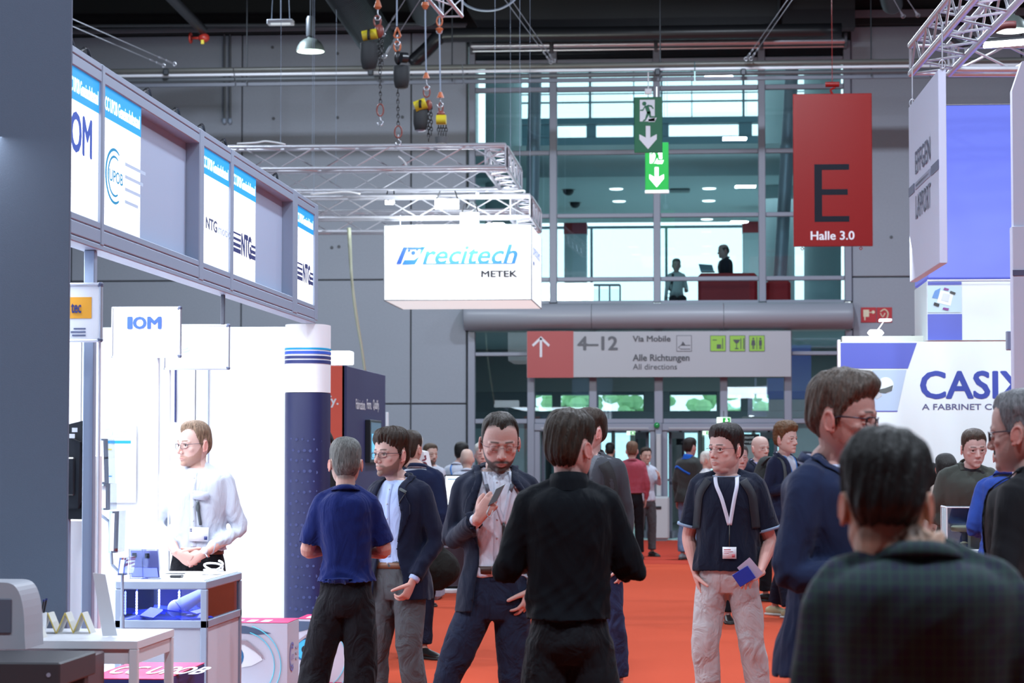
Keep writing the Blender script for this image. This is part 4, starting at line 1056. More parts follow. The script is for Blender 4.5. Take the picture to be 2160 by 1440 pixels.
# ground floor: inner wall with strip windows, then inner doors
YI = 52.0
w4 = sroot('window_4'); gi = lambda px: W(px, 900, YI).x; zi = lambda py: W(1400, py, YI).z
def ib(px0, py0, px1, py1, name='frame_bar', m=M_lobd, t=.08): return B1((gi(px0), YI - t, max(0, zi(py1))), (gi(px1), YI + t, zi(py0)), .008).build(name, m, w4)
ib(1003, 700, 1785, 826, 'header_panel', mat('header_grey', (.26, .29, .28), .5)); ib(1003, 867, 1785, 903, 'band', M_lobd)
wins = [(1183, 1243), (1262, 1358), (1413, 1512), (1534, 1563), (1587, 1622), (1130, 1165)]
xs = sorted([v for w_ in wins for v in w_]); prev = 1003
for a, b in sorted(wins): ib(prev, 826, a, 867, 'mullion', mat('inner_mullion', (.12, .16, .17), .5)); ib(a, 826, b, 867, 'pane', M_glass2, .01); prev = b
ib(prev, 826, 1785, 867, 'mullion', mat('inner_mullion', (.12, .16, .17), .5))
bars = [1003, 1135, 1150, 1180, 1225, 1290, 1345, 1376, 1400, 1432, 1472, 1530, 1586, 1618, 1655, 1785]
for i, px in enumerate(bars[1:-1]): ib(px, 903, px + 7, 1100, 'door_stile', mat('inner_mullion', (.12, .16, .17), .5))
ib(1003, 903, 1130, 1100, 'side_panel', M_lob); ib(1655, 903, 1785, 1100, 'side_panel', M_lob)
ib(1135, 1085, 1655, 1100, 'kick_rail', M_frame); ib(1135, 1010, 1655, 1014, 'push_bar', M_frame2); ib(1135, 903, 1655, 912, 'door_head', M_frame)
for i in range(1, len(bars) - 2): ib(bars[i] + 7, 912, bars[i + 1], 1085, 'pane', glass('door_glass', (.60, .80, .84), .08), .01)
# outside: pale forecourt and green planting
struct(B1((-30, YL + 2, -.2), (40, 140, -.02)).build('floor_outside', mat('forecourt', (.55, .62, .62), .7)))
rnd = random.Random(4); M_leaf = mat('leaf_green', (.34, .58, .28), .8, var=.4, bscale=3); M_bark = mat('bark', (.12, .09, .07), .9)
for i, (px, lb) in enumerate(((1190, 'leftmost green tree outside seen through the strip windows'), (1262, 'full green tree outside left of the middle post'), (1335, 'green tree outside just left of the door lamp'),
                              (1480, 'green tree outside seen behind the middle strip window'), (1612, 'small green tree outside at the right strip window'))):
    c = W(px, 850, 72); t = thing('tree', (c.x, 72, 0), lb, 'tree', 'trees outside the glass doors'); MB().rod((c.x, 72, 0), (c.x, 72, 3), .09, 8).build('trunk', M_bark, t); g = MB()
    for k in range(34):
        r = rnd.uniform(.12, .3); g.ell((c.x + rnd.gauss(0, .75), 72 + rnd.gauss(0, .6), rnd.uniform(2.75, 4.3)), (r, r, r * .8), n=6, m=4)
    g.build('crown', M_leaf, t)['kind'] = 'stuff'
for (x, y, z, sx, sy, p_) in ((1.2, 50, 11.5, 6, 4, 260), (1.0, 51, 6.9, 5, 4, 120), (1.0, 47.5, 3.68, 6, 4, 130)):
    area('lobby_light', (x, y, z), (sx, sy), p_, (.85, .97, 1))
# ================================================================ LEFT BOOTH (light box fascia)
XF = -2.71
FP = lambda px, py, x=XF: X_(px, py, x)
M_lb = mat('light_panel', (.9, .93, 1), .5, emit=1.7, ecol=(.93, .96, 1))
M_lbb = mat('light_header_blue', (.0, .25, .55), .5, emit=.75, ecol=(.0, .26, .62))
M_lbt = mat('light_header_text', (.8, .9, 1), .5, emit=1.0, ecol=(.75, .92, 1))
M_greyp = mat('grey_panel', (.36, .43, .58), .6); M_alum = mat('booth_alu', (.31, .37, .48), .45, metal=.3)
M_navyt = mat('navy_print', (.02, .03, .16), .5); M_blue = mat('blue_print', (.03, .10, .55), .5); M_cyan = mat('cyan_print', (.0, .33, .62), .5); M_pale = mat('pale_print', (.55, .68, .85), .5)
zt_, zb_ = 3.36, 2.505
yF = lambda px: FP(px, 300).y
fas = thing('light_box_fascia', (XF, 13.5, zb_), 'long aluminium booth fascia of lit and grey panels above the white stand', 'fascia')
pe = D(148, 400, 10.25); y0, y1 = pe.y + .07, yF(668)
for (a, b, nm) in ((3.275, 3.325, 'top_rail'), (3.328, zt_, 'top_rail'), (2.60, 2.632, 'bottom_rail'), (2.535, 2.597, 'bottom_rail'), (zb_, 2.531, 'bottom_rail')): B1((XF - .10, y0, a), (XF, y1, b), .004).build(nm, M_alum, fas)
B1((XF - .16, y0, zb_ + .03), (XF - .11, y1, zt_ - .01)).build('backing', M_white, fas)
cells = [(145, 213.5, 'L'), (220, 302, 'L'), (303, 421, 'g'), (430, 487.5, 'L'), (493, 544, 'L'), (545, 619, 'g'), (628, 665, 'L')]
for (a, b) in ((213.5, 220), (421, 430), (487.5, 493), (619, 628), (665, 671)):
    B1((XF - .10, yF(a), zb_ + .02), (XF + .004, yF(b), zt_), .006).build('mullion', M_alum, fas)
for (a, b, k) in cells:
    ya, yb = yF(a) + .004, yF(b) - .004
    if k == 'g': B1((XF - .09, ya, 2.632), (XF - .075, yb, 3.275)).build('grey_panel', M_greyp, fas)
    else:
        p = B1((XF - .09, ya, 2.632), (XF - .012, yb, 3.275), .003).build('light_panel', M_lb, fas)
        B1((XF - .012, ya, 3.130), (XF - .010, yb, 3.275)).build('header', M_lbb, p)
        text('CC UPOB Gemeinschaftsstand', (XF - .009, ya + (yb - ya) * .05, 3.165), (0, 1, 0), (0, 0, 1), width=(yb - ya) * .9, height=.062, m=M_lbt, parent=p, bold=.03, name='lettering', depth=.001)
        if a < 150: text('OM', (XF - .010, FP(197, 300).y, 2.905), (0, 1, 0), (0, 0, 1), width=FP(197, 300).y - y0 - .01, height=.17, m=M_blue, parent=p, align='RIGHT', bold=.035)
        elif a < 230:
            cy, cz = FP(246, 372).y, FP(246, 372).z
            for (r, w_) in ((.125, .011), (.092, .009)):
                B_ = MB(); pts = []
                vs = []
                for i in range(25):
                    t = R(60) + R(240) * i / 24; u_ = w_ * (1 - .5 * abs(i / 12 - 1)); vs += [(XF - .0085, cy - r * 1.5 * math.cos(t) * -1 if False else cy + 1.35 * (r - u_) * math.cos(t), cz + (r - u_) * 1.0 * math.sin(t)), (XF - .0085, cy + 1.35 * (r + u_) * math.cos(t), cz + (r + u_) * math.sin(t))]
                B_.add(vs, [(2 * i, 2 * i + 1, 2 * i + 3, 2 * i + 2) for i in range(24)]).build('logo_arc', M_cyan, p)
            text('UPOB', (XF - .009, cy - .11, cz - .03), (0, 1, 0), (0, 0, 1), width=.26, height=.055, m=M_cyan, parent=p, bold=.02)
            for i in range(4): B1((XF - .010, cy + .20, cz + .075 - i * .06), (XF - .0085, cy + .62 - i * .05, cz + .092 - i * .06)).build('print_line', M_pale, p)
        elif a < 440:
            text('NTG', (XF - .009, ya + .10, 2.83), (0, 1, 0), (0, 0, 1), width=.30, height=.062, m=mat('grey_print', (.10, .12, .22), .5), parent=p, bold=.04); text('motion', (XF - .009, ya + .44, 2.83), (0, 1, 0), (0, 0, 1), width=.42, height=.05, m=M_pale, parent=p, bold=.03)
        else:
            L = yb - ya; z_ = 2.83
            for (f0, f1) in ((.05, .36), (.80, .97)):
                for i in range(4 if f0 < .5 else 3): B1((XF - .010, ya + L * (f0 + (.0 if f0 < .5 else .0)), z_ - .062 + i * .036), (XF - .008, ya + L * (f1 - (0 if f0 > .5 else .0)), z_ - .062 + i * .036 + .026 - i * .005)).build('logo_bar', M_navyt, p)
            text('NTG', (XF - .009, ya + L * .38, z_ - .062), (0, 1, 0), (0, 0, 1), width=L * .40, height=.125, m=M_navyt, parent=p, bold=.06)
# small clips and spots standing on the fascia
for i, px in enumerate((172, 207, 335, 395, 447, 493, 600)):
    y = yF(px); c = thing('clamp_lamp', (XF - .08, y, zt_), ['small grey clamp lamp on the fascia top, nearest the big pillar', 'dark cable loop clamped on the fascia top over the first panel post', 'grey clamp lamp on the fascia over the long grey panel', 'second grey clamp lamp over the long grey panel', 'grey clamp lamp over the motion panel', 'black clamp lamp on the fascia where the truss begins', 'dark clamp lamp over the short grey panel'][i], 'lamp', 'clamp lamps along the fascia top')
    B1((XF - .12, y - .07, zt_), (XF - .05, y + .07, zt_ + .035), .008).build('body', M_alum if i not in (1, 5, 6) else M_blk2, c); MB().path([(XF - .08, y - .1, zt_ + .01), (XF - .05, y - .03, zt_ + .06), (XF - .06, y + .1, zt_ + .01)], .008).build('cable', M_blk2, c)
# posts of the booth
for i, (px, m, lb) in enumerate(((216, M_alum, 'tall aluminium booth post left of the small round-logo poster'), (490, mat('dark_post', (.08, .09, .12), .4), 'short thin dark post hanging under the second panel joint'))):
    y = yF(px); r = .025 if i == 0 else .012
    t = thing('booth_post', (XF - .05, y, .1), lb, 'post'); B1((XF - .05 - r, y - r, .10 if i == 0 else 2.33), (XF - .05 + r, y + r, zb_), .004).build('profile', m, t)
    if i == 0: B1((XF - .07 - r, y - r * 2, .10), (XF - .03 + r, y + r * 2, .11)).build('foot_plate', m, t)
# booth platform, walls, ceiling light, added front fill
plat = struct(B1((-7, 8.6, 0), (-2.62, 17.3, .10), .006).build('floor_platform', mat('platform', (.62, .62, .66), .5)))
yE = D(640, 900, 17.25).y
wend = sroot('wall_booth')
for i in range(4): B1((-6.2 + i * .85 + .004, yE, .1), (-6.2 + (i + 1) * .85 - .004, yE + .05, 2.5), .004).build('panel', M_white, wend)
B1((-2.80, yE, .1), (-2.77, yE + .05, 2.5)).build('panel_edge', M_alum, wend)
for i in range(7): B1((-6.25, 9.2 + i * 1.13 + .004, .1), (-6.2, 9.2 + (i + 1) * 1.13 - .004, 2.5), .004).build('panel', M_white, wend)
for (px0, px1, pm) in ((331, 335, M_alum), (438, 440, M_pale), (369, 372, M_navyt)):
    a, b = W(px0, 800, yE - .01), W(px1, 800, yE - .01); B1((a.x, yE - .02, W(px0, 1000 if px0 != 369 else 890, yE).z), (b.x, yE, W(px0, 700, yE).z)).build('panel_joint', pm, wend)
area('booth_light', (-4.3, 12.6, 2.95), (2.6, 5.6), 330, (.86, .92, 1))
area('booth_fill', (-3.1, 10.6, 2.9), (.5, .8), 60, (.9, .95, 1), (0, R(-12), 0))  # fill light added to brighten the man in white, no fixture behind it
# round-logo poster
po = thing('poster', W(240, 980, yE - .02), 'white wall poster with a round logo and a blue line', 'poster')
a, b = W(216, 1060, yE - .03), W(288, 895, yE - .03); B1((a.x, yE - .035, a.z), (b.x, yE - .02, b.z), .002).build('sheet', M_white, po)
def onY(px, py, Y): return W(px, py, Y)
def rect_y(px0, py0, px1, py1, Y, m, name, par, t=.003):
    a, b = W(px0, py1, Y), W(px1, py0, Y); return B1((a.x, Y - t, a.z), (b.x, Y, b.z)).build(name, m, par)
rect_y(214, 929, 276, 935, yE - .036, M_cyan, 'blue_line', po); rect_y(226, 946, 236, 949, yE - .036, mat('yellow_print', (.8, .65, .05), .5), 'yellow_mark', po); rect_y(226, 1003, 236, 1005, yE - .036, M_cyan, 'cyan_mark', po)
c = W(229, 913, yE - .037); MB().path([c + V3(math.cos(t) * .030, 0, math.sin(t) * .030) for t in [2 * PI * i / 20 for i in range(20)]], .003, n=4, sub=1, closed=True).build('logo_ring', M_pale, po)
for i in range(4): rect_y(240, 903 + i * 6, 268, 905 + i * 6, yE - .036, M_pale, 'print_line', po, .001)
# white rounded-end advertising column with navy lower half
cx0, cx1 = D(593, 900, 17.0), D(687, 900, 17.0); ccx = (cx0.x + cx1.x) / 2; rr_ = (cx1.x - cx0.x) / 2; cyy = cx0.y + .25
colm = thing('display_column', (ccx, cyy, .0), 'rounded white column with navy lower half and blue stripes at the booth corner', 'column')
zc = lambda py: EYE.z + (955 - py) / (5000 / 17.0)
def half_round(z0, z1, m, nm, e=0.0):
    B_ = MB(); pts = []
    for i in range(25): t = PI + PI * i / 24; pts.append((ccx + (rr_ + e) * math.copysign(abs(math.cos(t)) ** .55, math.cos(t)), cyy + (.26 + e) * math.sin(t) * abs(math.sin(t)) ** -.3 if abs(math.sin(t)) > 1e-3 else cyy, z0))
    B_.poly(pts, (0, 0, z1 - z0)); return B_.build(nm, m, colm, smooth=True, angle=35)
M_navyw = mat('navy_wrap', (.012, .016, .075), .45)
half_round(zc(827), zc(683), M_white, 'upper_wrap'); nvw = half_round(.02, zc(828), M_navyw, 'lower_wrap')
for (a, b, m) in ((733, 737, M_cyan), (740, 746, M_blue), (750, 756, M_navyt), (759, 766, M_navyt)): half_round(zc(b), zc(a), m, 'stripe', .003)
rnd = random.Random(9); dots = MB()
for i in range(17):
    for j in range(7):
        x = ccx - rr_ * .8 + j * rr_ * .26 + (i % 2) * rr_ * .1; dx = (x - ccx) / rr_
        if abs(dx) > .8: continue
        z = zc(1280) + i * .075 + rnd.uniform(-.01, .01); r = .007 + rnd.random() * .006
        y = cyy - .26 * (max(0, 1 - abs(dx) ** 3.6)) ** .5 - .004; dots.add([(x + math.cos(k * PI / 3) * r, y - .002, z + math.sin(k * PI / 3) * r) for k in range(6)], [(0, 1, 2, 3, 4, 5)])
dots.build('pale_dots', mat('dots_print', (.03, .04, .14), .5), colm)['kind'] = 'stuff'
# ---- framed signs on stands
def frame_sign(px0, py0, px1, py1, d, label, body, post_px):
    a, b = D(px0, py1, d), D(px1, py0, d); Y = a.y; s = thing('stand_sign', (a.lerp(b, .5).x, Y, .1 if b.x < -2.62 else 0), label, 'sign')
    B1((a.x, Y, a.z), (b.x, Y + .02, b.z), .008).build('back_plate', M_alum, s); 
    for (p, q_) in (((a.x, a.z), (b.x, a.z + .012)), ((a.x, b.z - .012), (b.x, b.z)), ((a.x, a.z), (a.x + .012, b.z)), ((b.x - .014, a.z), (b.x, b.z))):
        B1((p[0], Y - .014, p[1]), (q_[0], Y + .01, q_[1]), .004).build('frame', mat('sign_frame', (.6, .62, .68), .3, metal=.6), s)
    for (x, z) in ((b.x, b.z), (b.x, a.z)): B1((x - .02, Y - .016, z - .02 if z > a.z + .1 else z), (x + .003, Y + .012, z + .003 if z > a.z + .1 else z + .02), .006).build('corner_cap', mat('corner_dark', (.10, .12, .2), .4), s)
    sh = B1((a.x + .012, Y - .008, a.z + .012), (b.x - .014, Y - .004, b.z - .012)).build('sheet', M_white, s)
    px = D(post_px, 800, d).x; z0 = .10 if px < -2.62 else 0
    MB().rod((px, Y + .03, z0), (px, Y + .03, a.z + .06), .007, 10).build('post', mat('post_white', (.7, .72, .8), .4), s); MB().lathe((px, Y + .03, z0), [(.16, 0), (.16, .012), (.03, .02)], 20).build('foot', M_alum, s)
    body(s, sh, Y - .0085, lambda px, py: D(px, py, d)); return s
def s1(s, sh, Y, q):
    a, b = q(60, 672), q(196, 627); B1((a.x, Y - .001, a.z), (b.x, Y, b.z)).build('orange_field', mat('orange_print', (.80, .36, .02), .5), sh)
    text('tec', (q(153, 660).x, Y - .002, q(153, 660).z), (1, 0, 0), (0, 0, 1), width=q(174, 0).x - q(153, 0).x, height=q(0, 641).z - q(0, 660).z, m=M_navyt, parent=sh, bold=.03)
    for i, x0 in enumerate((158, 152, 155)): rect_y_d(q, x0, 692 + i * 7, 184, 695 + i * 7, Y, mat('grey_print', (.10, .12, .22), .5), sh)
def s2(s, sh, Y, q):
    for (t, a, b, m) in (('I', 272, 278, M_blue), ('O', 283, 309, M_blue), ('M', 314, 341, M_blue)):
        text(t, (q(a, 692).x, Y - .002, q(0, 693).z), (1, 0, 0), (0, 0, 1), width=q(b, 0).x - q(a, 0).x, height=q(0, 669).z - q(0, 693).z, m=m, parent=sh, bold=.04)
    for i, (a, b) in enumerate(((275, 345), (286, 352), (320, 350))): rect_y_d(q, a, 716 + i * 10, b, 718 + i * 10, Y, M_pale, sh)
def s3(s, sh, Y, q):
    c = q(388, 721)
    for r in (.060, .044):
        MB().path([c + V3(math.cos(t) * r, -.010, math.sin(t) * r) for t in [R(50) + R(260) * i / 20 for i in range(21)]], .004, n=4, sub=1).build('logo_arc', M_pale, sh)
    for i in range(4): rect_y_d(q, 414, 705 + i * 10, 468 - i * 8, 707 + i * 10, Y, M_pale, sh)
def rect_y_d(q, px0, py0, px1, py1, Y, m, par):
    a, b = q(px0, py1), q(px1, py0); B1((a.x, Y - .001, a.z), (b.x, Y, b.z)).build('print_line', m, par)
frame_sign(58, 597, 218, 722, 10.7, 'grey framed stand sign with orange field and the letters tec', s1, 210)
frame_sign(235, 647, 384, 755, 13.45, 'white framed stand sign reading IOM in blue', s2, 333)
frame_sign(345, 684, 486, 780, 14.2, 'white framed stand sign with a pale round logo behind the blue-lettered one', s3, 356)
# ---- the big near pillar
pe = D(148, 400, 10.25); struct(B1((pe.x - 1.3, pe.y, 0), (pe.x, pe.y + .02, 10.4), .004).build('wall_pillar', mat('pillar_fabric', (.115, .15, .215), .8, bump=.2, bscale=300, var=.05)))
struct(B1((pe.x - 1.3, pe.y + .02, 0), (pe.x - .02, pe.y + .05, 10.4)).build('wall_pillar_side', mat('pillar_fabric', (.155, .185, .25), .8)))
# ---- black monitor, seen from the back
dm = 10.05
a, b = D(120, 1095, 10.9), D(194, 886, 10.9); mo = thing('monitor', (a.x, a.y, a.z), 'black monitor back sticking out beside the big grey pillar', 'monitor')
M_mon = mat('monitor_black', (.018, .019, .022), .38)
MB().poly([(a.x, a.y, a.z), (b.x - .012, a.y, a.z), (b.x, a.y, b.z), (b.x - .02, a.y, b.z + .004), (a.x, a.y, b.z - .03)], (0, .05, 0)).build('housing', M_mon, mo)
MB().poly([(a.x, a.y - .035, a.z + .05), (b.x - .055, a.y - .035, a.z + .05), (b.x - .035, a.y - .02, a.z + .10), (b.x - .05, a.y - .03, b.z - .10), (a.x, a.y - .035, b.z - .05)], (0, .05, 0)).build('back_bulge', M_mon, mo)
B1((a.x + .02, a.y - .05, a.z + .11), (b.x - .07, a.y - .035, b.z - .17), .008).build('mount_recess', M_blk2, mo)
B1((a.x + .06, a.y - .060, a.z + .13), (b.x - .10, a.y - .045, b.z - .23), .004).build('mount_bracket', M_mon, mo)
for k in range(2): B1((b.x - .085 - k * .012, a.y - .040, b.z - .055 - k * .028), (b.x - .06 - k * .012, a.y - .036, b.z - .035 - k * .028)).build('label', M_white, mo)
MB().rod((a.x + .04, a.y + .02, .1), (a.x + .04, a.y + .02, a.z + .1), .02, 10).build('stand', M_alum, mo)
wb_ = thing('white_cabinet', (D(170, 1200, 11).x, D(170, 1200, 11).y, .1), 'tall white cabinet panel under the black monitor', 'cabinet')
a, b = D(120, 1500, 11.0), D(203, 1096, 11.0); B1((a.x, a.y, .1), (b.x - .06, a.y + .1, b.z), .006).build('body', M_white, wb_); B1((b.x - .057, a.y, .1), (b.x, a.y + .08, b.z + .3), .006).build('side_panel', M_white, wb_)
# ---- zigzag brochure rack
rk = thing('brochure_rack', (D(235, 1100, 12).x, D(235, 1100, 12).y, .1), 'zigzag acrylic brochure rack beside the tall aluminium post', 'rack')
M_acr = glass('acrylic', (.90, .93, .97), .10); M_paper = mat('paper_grey', (.60, .62, .68), .6)
pts_ = [((207, 925), (228, 1020)), ((212, 1020), (230, 1075)), ((231, 1078), (247, 1165)), ((252, 1176), (266, 1212))]
for (a, b) in pts_:
    p0, p1 = D(a[0], a[1], 12), D(b[0], b[1], 12); y = p0.y
    MB().poly([(p0.x, y, p0.z), (p0.x + .035, y, p0.z), (p1.x, y - .03, p1.z), (p1.x - .035, y - .03, p1.z)], (0, .20, 0)).build('holder', M_acr, rk)
    MB().poly([(p0.x + .008, y - .004, p0.z - .01), (p0.x + .028, y - .004, p0.z - .01), (p1.x - .006, y - .034, p1.z + .01), (p1.x - .026, y - .034, p1.z + .01)], (0, -.004, 0)).build('leaflet', M_paper, rk)
sp = [D(*p, 12.05) for p in ((206, 1010), (205, 1080), (231, 1100), (236, 1190), (258, 1212), (258, 1300))]
for i in range(5): MB().rod(sp[i], sp[i + 1], .008, 8).build('arm', M_alum, rk)
MB().rod(sp[5], (sp[5].x, sp[5].y, .1), .012, 8).build('stem', M_alum, rk); MB().lathe((sp[5].x, sp[5].y, .1), [(.14, 0), (.14, .01), (.02, .02)], 16).build('foot', M_alum, rk)

# ---- glass display counter with blue light strips
d1, d2 = 12.35, 13.25; FL, FR = D(239, 1225, d1), D(437, 1225, d1); y0, y1 = FR.y, FR.y + .95; x0, x1 = FL.x, FR.x; zt = FR.z
ct = thing('display_counter', ((x0 + x1) / 2, (y0 + y1) / 2, 0), 'aluminium display counter with blue lit glass case in front of the man in white', 'counter')
w_ = .035
B1((x0, y0, zt - .045), (x1, y1, zt), .006).build('top_frame', M_alum, ct); B1((x0 + .02, y0 + .02, zt - .001), (x1 - .02, y1 - .02, zt + .004)).build('top_sheet', M_white, ct)
zl_2 = EYE.z + (955 - 1308) / (5000 / d1)
for (x, y) in ((x0, y0), (x1 - w_, y0), (x0, y1 - w_), (x1 - w_, y1 - w_)): B1((x, y, 0), (x + w_, y + w_, zt - .045), .004).build('leg_profile', M_alum, ct)
for (a, b) in (((x0, y0), (x1, y0 + w_)), ((x0, y1 - w_), (x1, y1)), ((x0, y0), (x0 + w_, y1)), ((x1 - w_, y0), (x1, y1))): B1((a[0], a[1], zl_2 - .04), (b[0], b[1], zl_2), .003).build('rail', M_alum, ct)
B1((x0 + w_, y0 + .012, .05), (x1 - w_, y0 + .03, zl_2 - .04)).build('front_panel', mat('counter_panel', (.36, .38, .46), .6), ct); B1((x1 - .03, y0 + w_, .05), (x1 - .012, y1 - w_, zl_2 - .04)).build('side_panel', mat('counter_panel2', (.55, .56, .64), .6), ct)
B1((x0 + .01, y0 + .01, zl_2 - .04), (x1 - .01, y1 - .01, zl_2 - .03)).build('case_floor', mat('case_floor_blue', (.10, .15, .5), .3), ct)
gl = glass('case_glass', (.90, .92, 1.0), .03, ior=1.25)
B1((x0 + w_, y0 + .012, zl_2), (x1 - w_, y0 + .018, zt - .045)).build('pane', gl, ct); B1((x1 - .018, y0 + w_, zl_2), (x1 - .012, y1 - w_, zt - .045)).build('pane', gl, ct); B1((x0 + .012, y0 + w_, zl_2), (x0 + .018, y1 - w_, zt - .045)).build('pane', gl, ct)
M_led = mat('led_blue', (.1, .15, 1), .5, emit=26, ecol=(.16, .20, 1.0)); M_ledr = mat('case_back_red', (.5, .05, .04), .5)
for (fx, fy, axis) in ((.10, .30, 0), (.26, .5, 0), (.55, .35, 0), (.72, .75, 0), (.95, .03, 0), (.93, .40, 1), (.93, .78, 1), (.06, .06, 0)):
    X0, Y0 = x0 + (x1 - x0) * fx, y0 + (y1 - y0) * fy; st = MB().rod((X0, Y0, zl_2), (X0, Y0, zt - .05), .004, 6).build('led_rod', M_alum, ct)
    for k in range(8): MB().ell((X0, Y0 - .006, zl_2 + .02 + k * (zt - zl_2 - .10) / 7), (.006, .005, .010), n=8, m=5).build('led', M_led, st)
area('case_fill', ((x0 + x1) / 2, y0 + .35, zt - .06), (.35, .5), 5, (.30, .34, 1.0))  # blue area light added to brighten the case interior beyond its LEDs
B1((x1 - .05, y0 + .30, zl_2), (x1 - .045, y1 - .05, zt - .05)).build('red_backing', M_ledr, ct)
B1((x0 + .03, y1 - .04, zl_2), (x1 - .03, y1 - .036, zt - .05)).build('back_pane', mat('case_back', (.12, .13, .45), .4), ct)
rnd = random.Random(3)
fo = MB()
for i in range(14):
    c = V3(x0 + .06 + rnd.random() * .38, y0 + .08 + rnd.random() * .5, zl_2 + .006 + rnd.random() * .03); a_ = rnd.random() * 3; s_ = .04 + rnd.random() * .05
    fo.obox(c, V3(math.cos(a_) * s_, math.sin(a_) * s_, rnd.uniform(-.01, .02)), V3(-math.sin(a_) * s_ * .5, math.cos(a_) * s_ * .5, .006), V3(0, 0, .003))
tag(fo.build('blue_film_scraps', mat('film_blue', (.04, .08, .7), .25)), 'crumpled blue film strips lying inside the lit display case', 'film', kind='stuff')
hc_ = thing('flex_cable_roll', (x1 - .14, y0 + .25, zl_2), 'grey cone-shaped component lying in the lit display case', 'component')
MB().rod((x1 - .20, y0 + .18, zl_2 + .05), (x1 - .07, y0 + .3, zl_2 + .13), .045, 16, .030).build('cone', M_alum, hc_, smooth=True, angle=40); MB().ell((x1 - .20, y0 + .18, zl_2 + .05), (.05, .035, .048)).build('head', M_white, hc_, smooth=True)
# on the counter: two leaflet holders, papers, pen tray, white cable
for i, (pa, lb) in enumerate(((291, 'acrylic leaflet holder with blue flyers, left one on the counter'), (318, 'acrylic leaflet holder with blue flyers, right one on the counter'))):
    p = D(pa, 1210, d1 + .12 + .05 * (1 - i)); h = .155; t = thing('leaflet_holder', (p.x, p.y, zt + .004), lb, 'holder', 'leaflet holders on the display counter'); wd = .060
    MB().poly([(p.x - wd * .9, p.y + .03, zt + .004 + h), (p.x + wd * .6, p.y + .03, zt + .004 + h), (p.x + wd, p.y - .02, zt + .004), (p.x - wd * .6, p.y - .02, zt + .004)], (0, -.012, 0)).build('holder', glass('holder_acrylic', (.78, .80, .95), .12), t)
    MB().poly([(p.x - wd * .8, p.y + .03, zt + h - .005), (p.x + wd * .5, p.y + .03, zt + h - .005), (p.x + wd * .85, p.y - .016, zt + .012), (p.x - wd * .5, p.y - .016, zt + .012)], (0, .004, 0)).build('flyer', mat('flyer_lilac', (.45, .46, .68), .5), t)
    MB().poly([(p.x - wd * .6, p.y + .0, zt + .065), (p.x + wd * .6, p.y + .0, zt + .065), (p.x + wd * .8, p.y - .022, zt + .016), (p.x - wd * .45, p.y - .022, zt + .016)], (0, -.012, 0)).build('blue_print', mat('flyer_blue', (.08, .12, .62), .5), t)
    B1((p.x - .035, p.y + .012, zt + .115), (p.x - .012, p.y + .016, zt + .138)).build('dark_mark', M_blk2, t)
    B1((p.x - wd * .7, p.y - .04, zt + .004), (p.x + wd, p.y + .04, zt + .008)).build('base', glass('holder_acrylic', (.78, .80, .95), .12), t)
p = D(372, 1208, d1 + .25); tag(B1((p.x - .03, p.y - .03, zt + .004), (p.x + .03, p.y + .05, zt + .02), .005).build('small_tray', M_blk2), 'small black device lying on the counter beside the leaflet holders', 'tray')
for i, (px, dd, a_) in enumerate(((400, .45, .3), (440, .6, -.4), (390, .7, .1))):
    p = D(px, 1205, d1 + dd); tag(MB().obox(V3(p.x - .02, p.y, zt + .006 + i * .002), V3(math.cos(a_) * .09, math.sin(a_) * .09, 0), V3(-math.sin(a_) * .06, math.cos(a_) * .06, 0), V3(0, 0, .001)).build('paper_sheet', M_white), ['white paper sheet on the counter nearest the black device', 'white paper sheet on the counter beside the white cable', 'white paper sheet at the back edge of the counter'][i], 'paper', 'papers on the display counter')
cb = []
for i in range(26): t = i / 25 * 2 * PI * 2.2; cb.append(V3(x1 - .10 + .05 * math.cos(t), y1 - .30 + .07 * math.sin(t), zt + .012 + .045 * max(0, math.sin(t * .5 + .5)) + .0008 * i))
tag(MB().path(cb, .006, n=6, sub=2).build('white_cable', M_white, smooth=True), 'coiled white cable on the right corner of the counter', 'cable')
# tilted price card stand left of the counter
a = D(196, 1208, 9.6); b = D(252, 1340, 9.6)
sc = thing('card_stand', (b.x - .05, b.y, b.z), 'tall tilted white card stand on the white table', 'stand')
MB().poly([(a.x, a.y, a.z), (a.x + .05, a.y, a.z - .005), (b.x, b.y - .04, b.z + .002), (b.x - .06, b.y - .04, b.z)], (0, .006, 0)).build('card', mat('card_white', (.62, .63, .68), .5), sc)
MB().rod((a.x + .04, a.y + .02, a.z - .10), (b.x - .05, b.y + .06, b.z), .006, 6).build('prop', M_alum, sc)

# ---- white table in front, with tent cards and a pen cup
dt = 10.0; st_ = 5000 / dt; tz = EYE.z + (955 - 1352) / (5000 / 9.35)
A, B_r = D(290, 1352, 9.35), D(372, 1326, 9.35 * (1352 - 955) / (1326 - 955)); Al = D(-40, 1352, 9.35)
tb = thing('side_table', ((Al.x + A.x) / 2, A.y + .3, 0), 'white table with tent cards and pens at the lower left', 'table')
MB().poly([(Al.x, A.y, tz - .03), (A.x, A.y, tz - .03), (A.x, A.y + (B_r.y - A.y), tz - .03), (Al.x, B_r.y, tz - .03)], (0, 0, .03)).build('table_top', mat('table_white', (.66, .67, .72), .4), tb)
B1((Al.x, A.y + .01, tz - .09), (A.x - .01, A.y + .03, tz - .03)).build('apron', mat('table_white', (.66, .67, .72), .4), tb); B1((A.x - .03, A.y + .01, tz - .09), (A.x - .01, B_r.y - .01, tz - .03)).build('apron', mat('table_white', (.66, .67, .72), .4), tb)
for (x, y) in ((A.x - .035, A.y), (A.x - .035, B_r.y - .035), (Al.x, A.y), (Al.x, B_r.y - .035)): B1((x, y, 0), (x + .035, y + .035, tz - .03), .004).build('leg', mat('table_white', (.66, .67, .72), .4), tb)
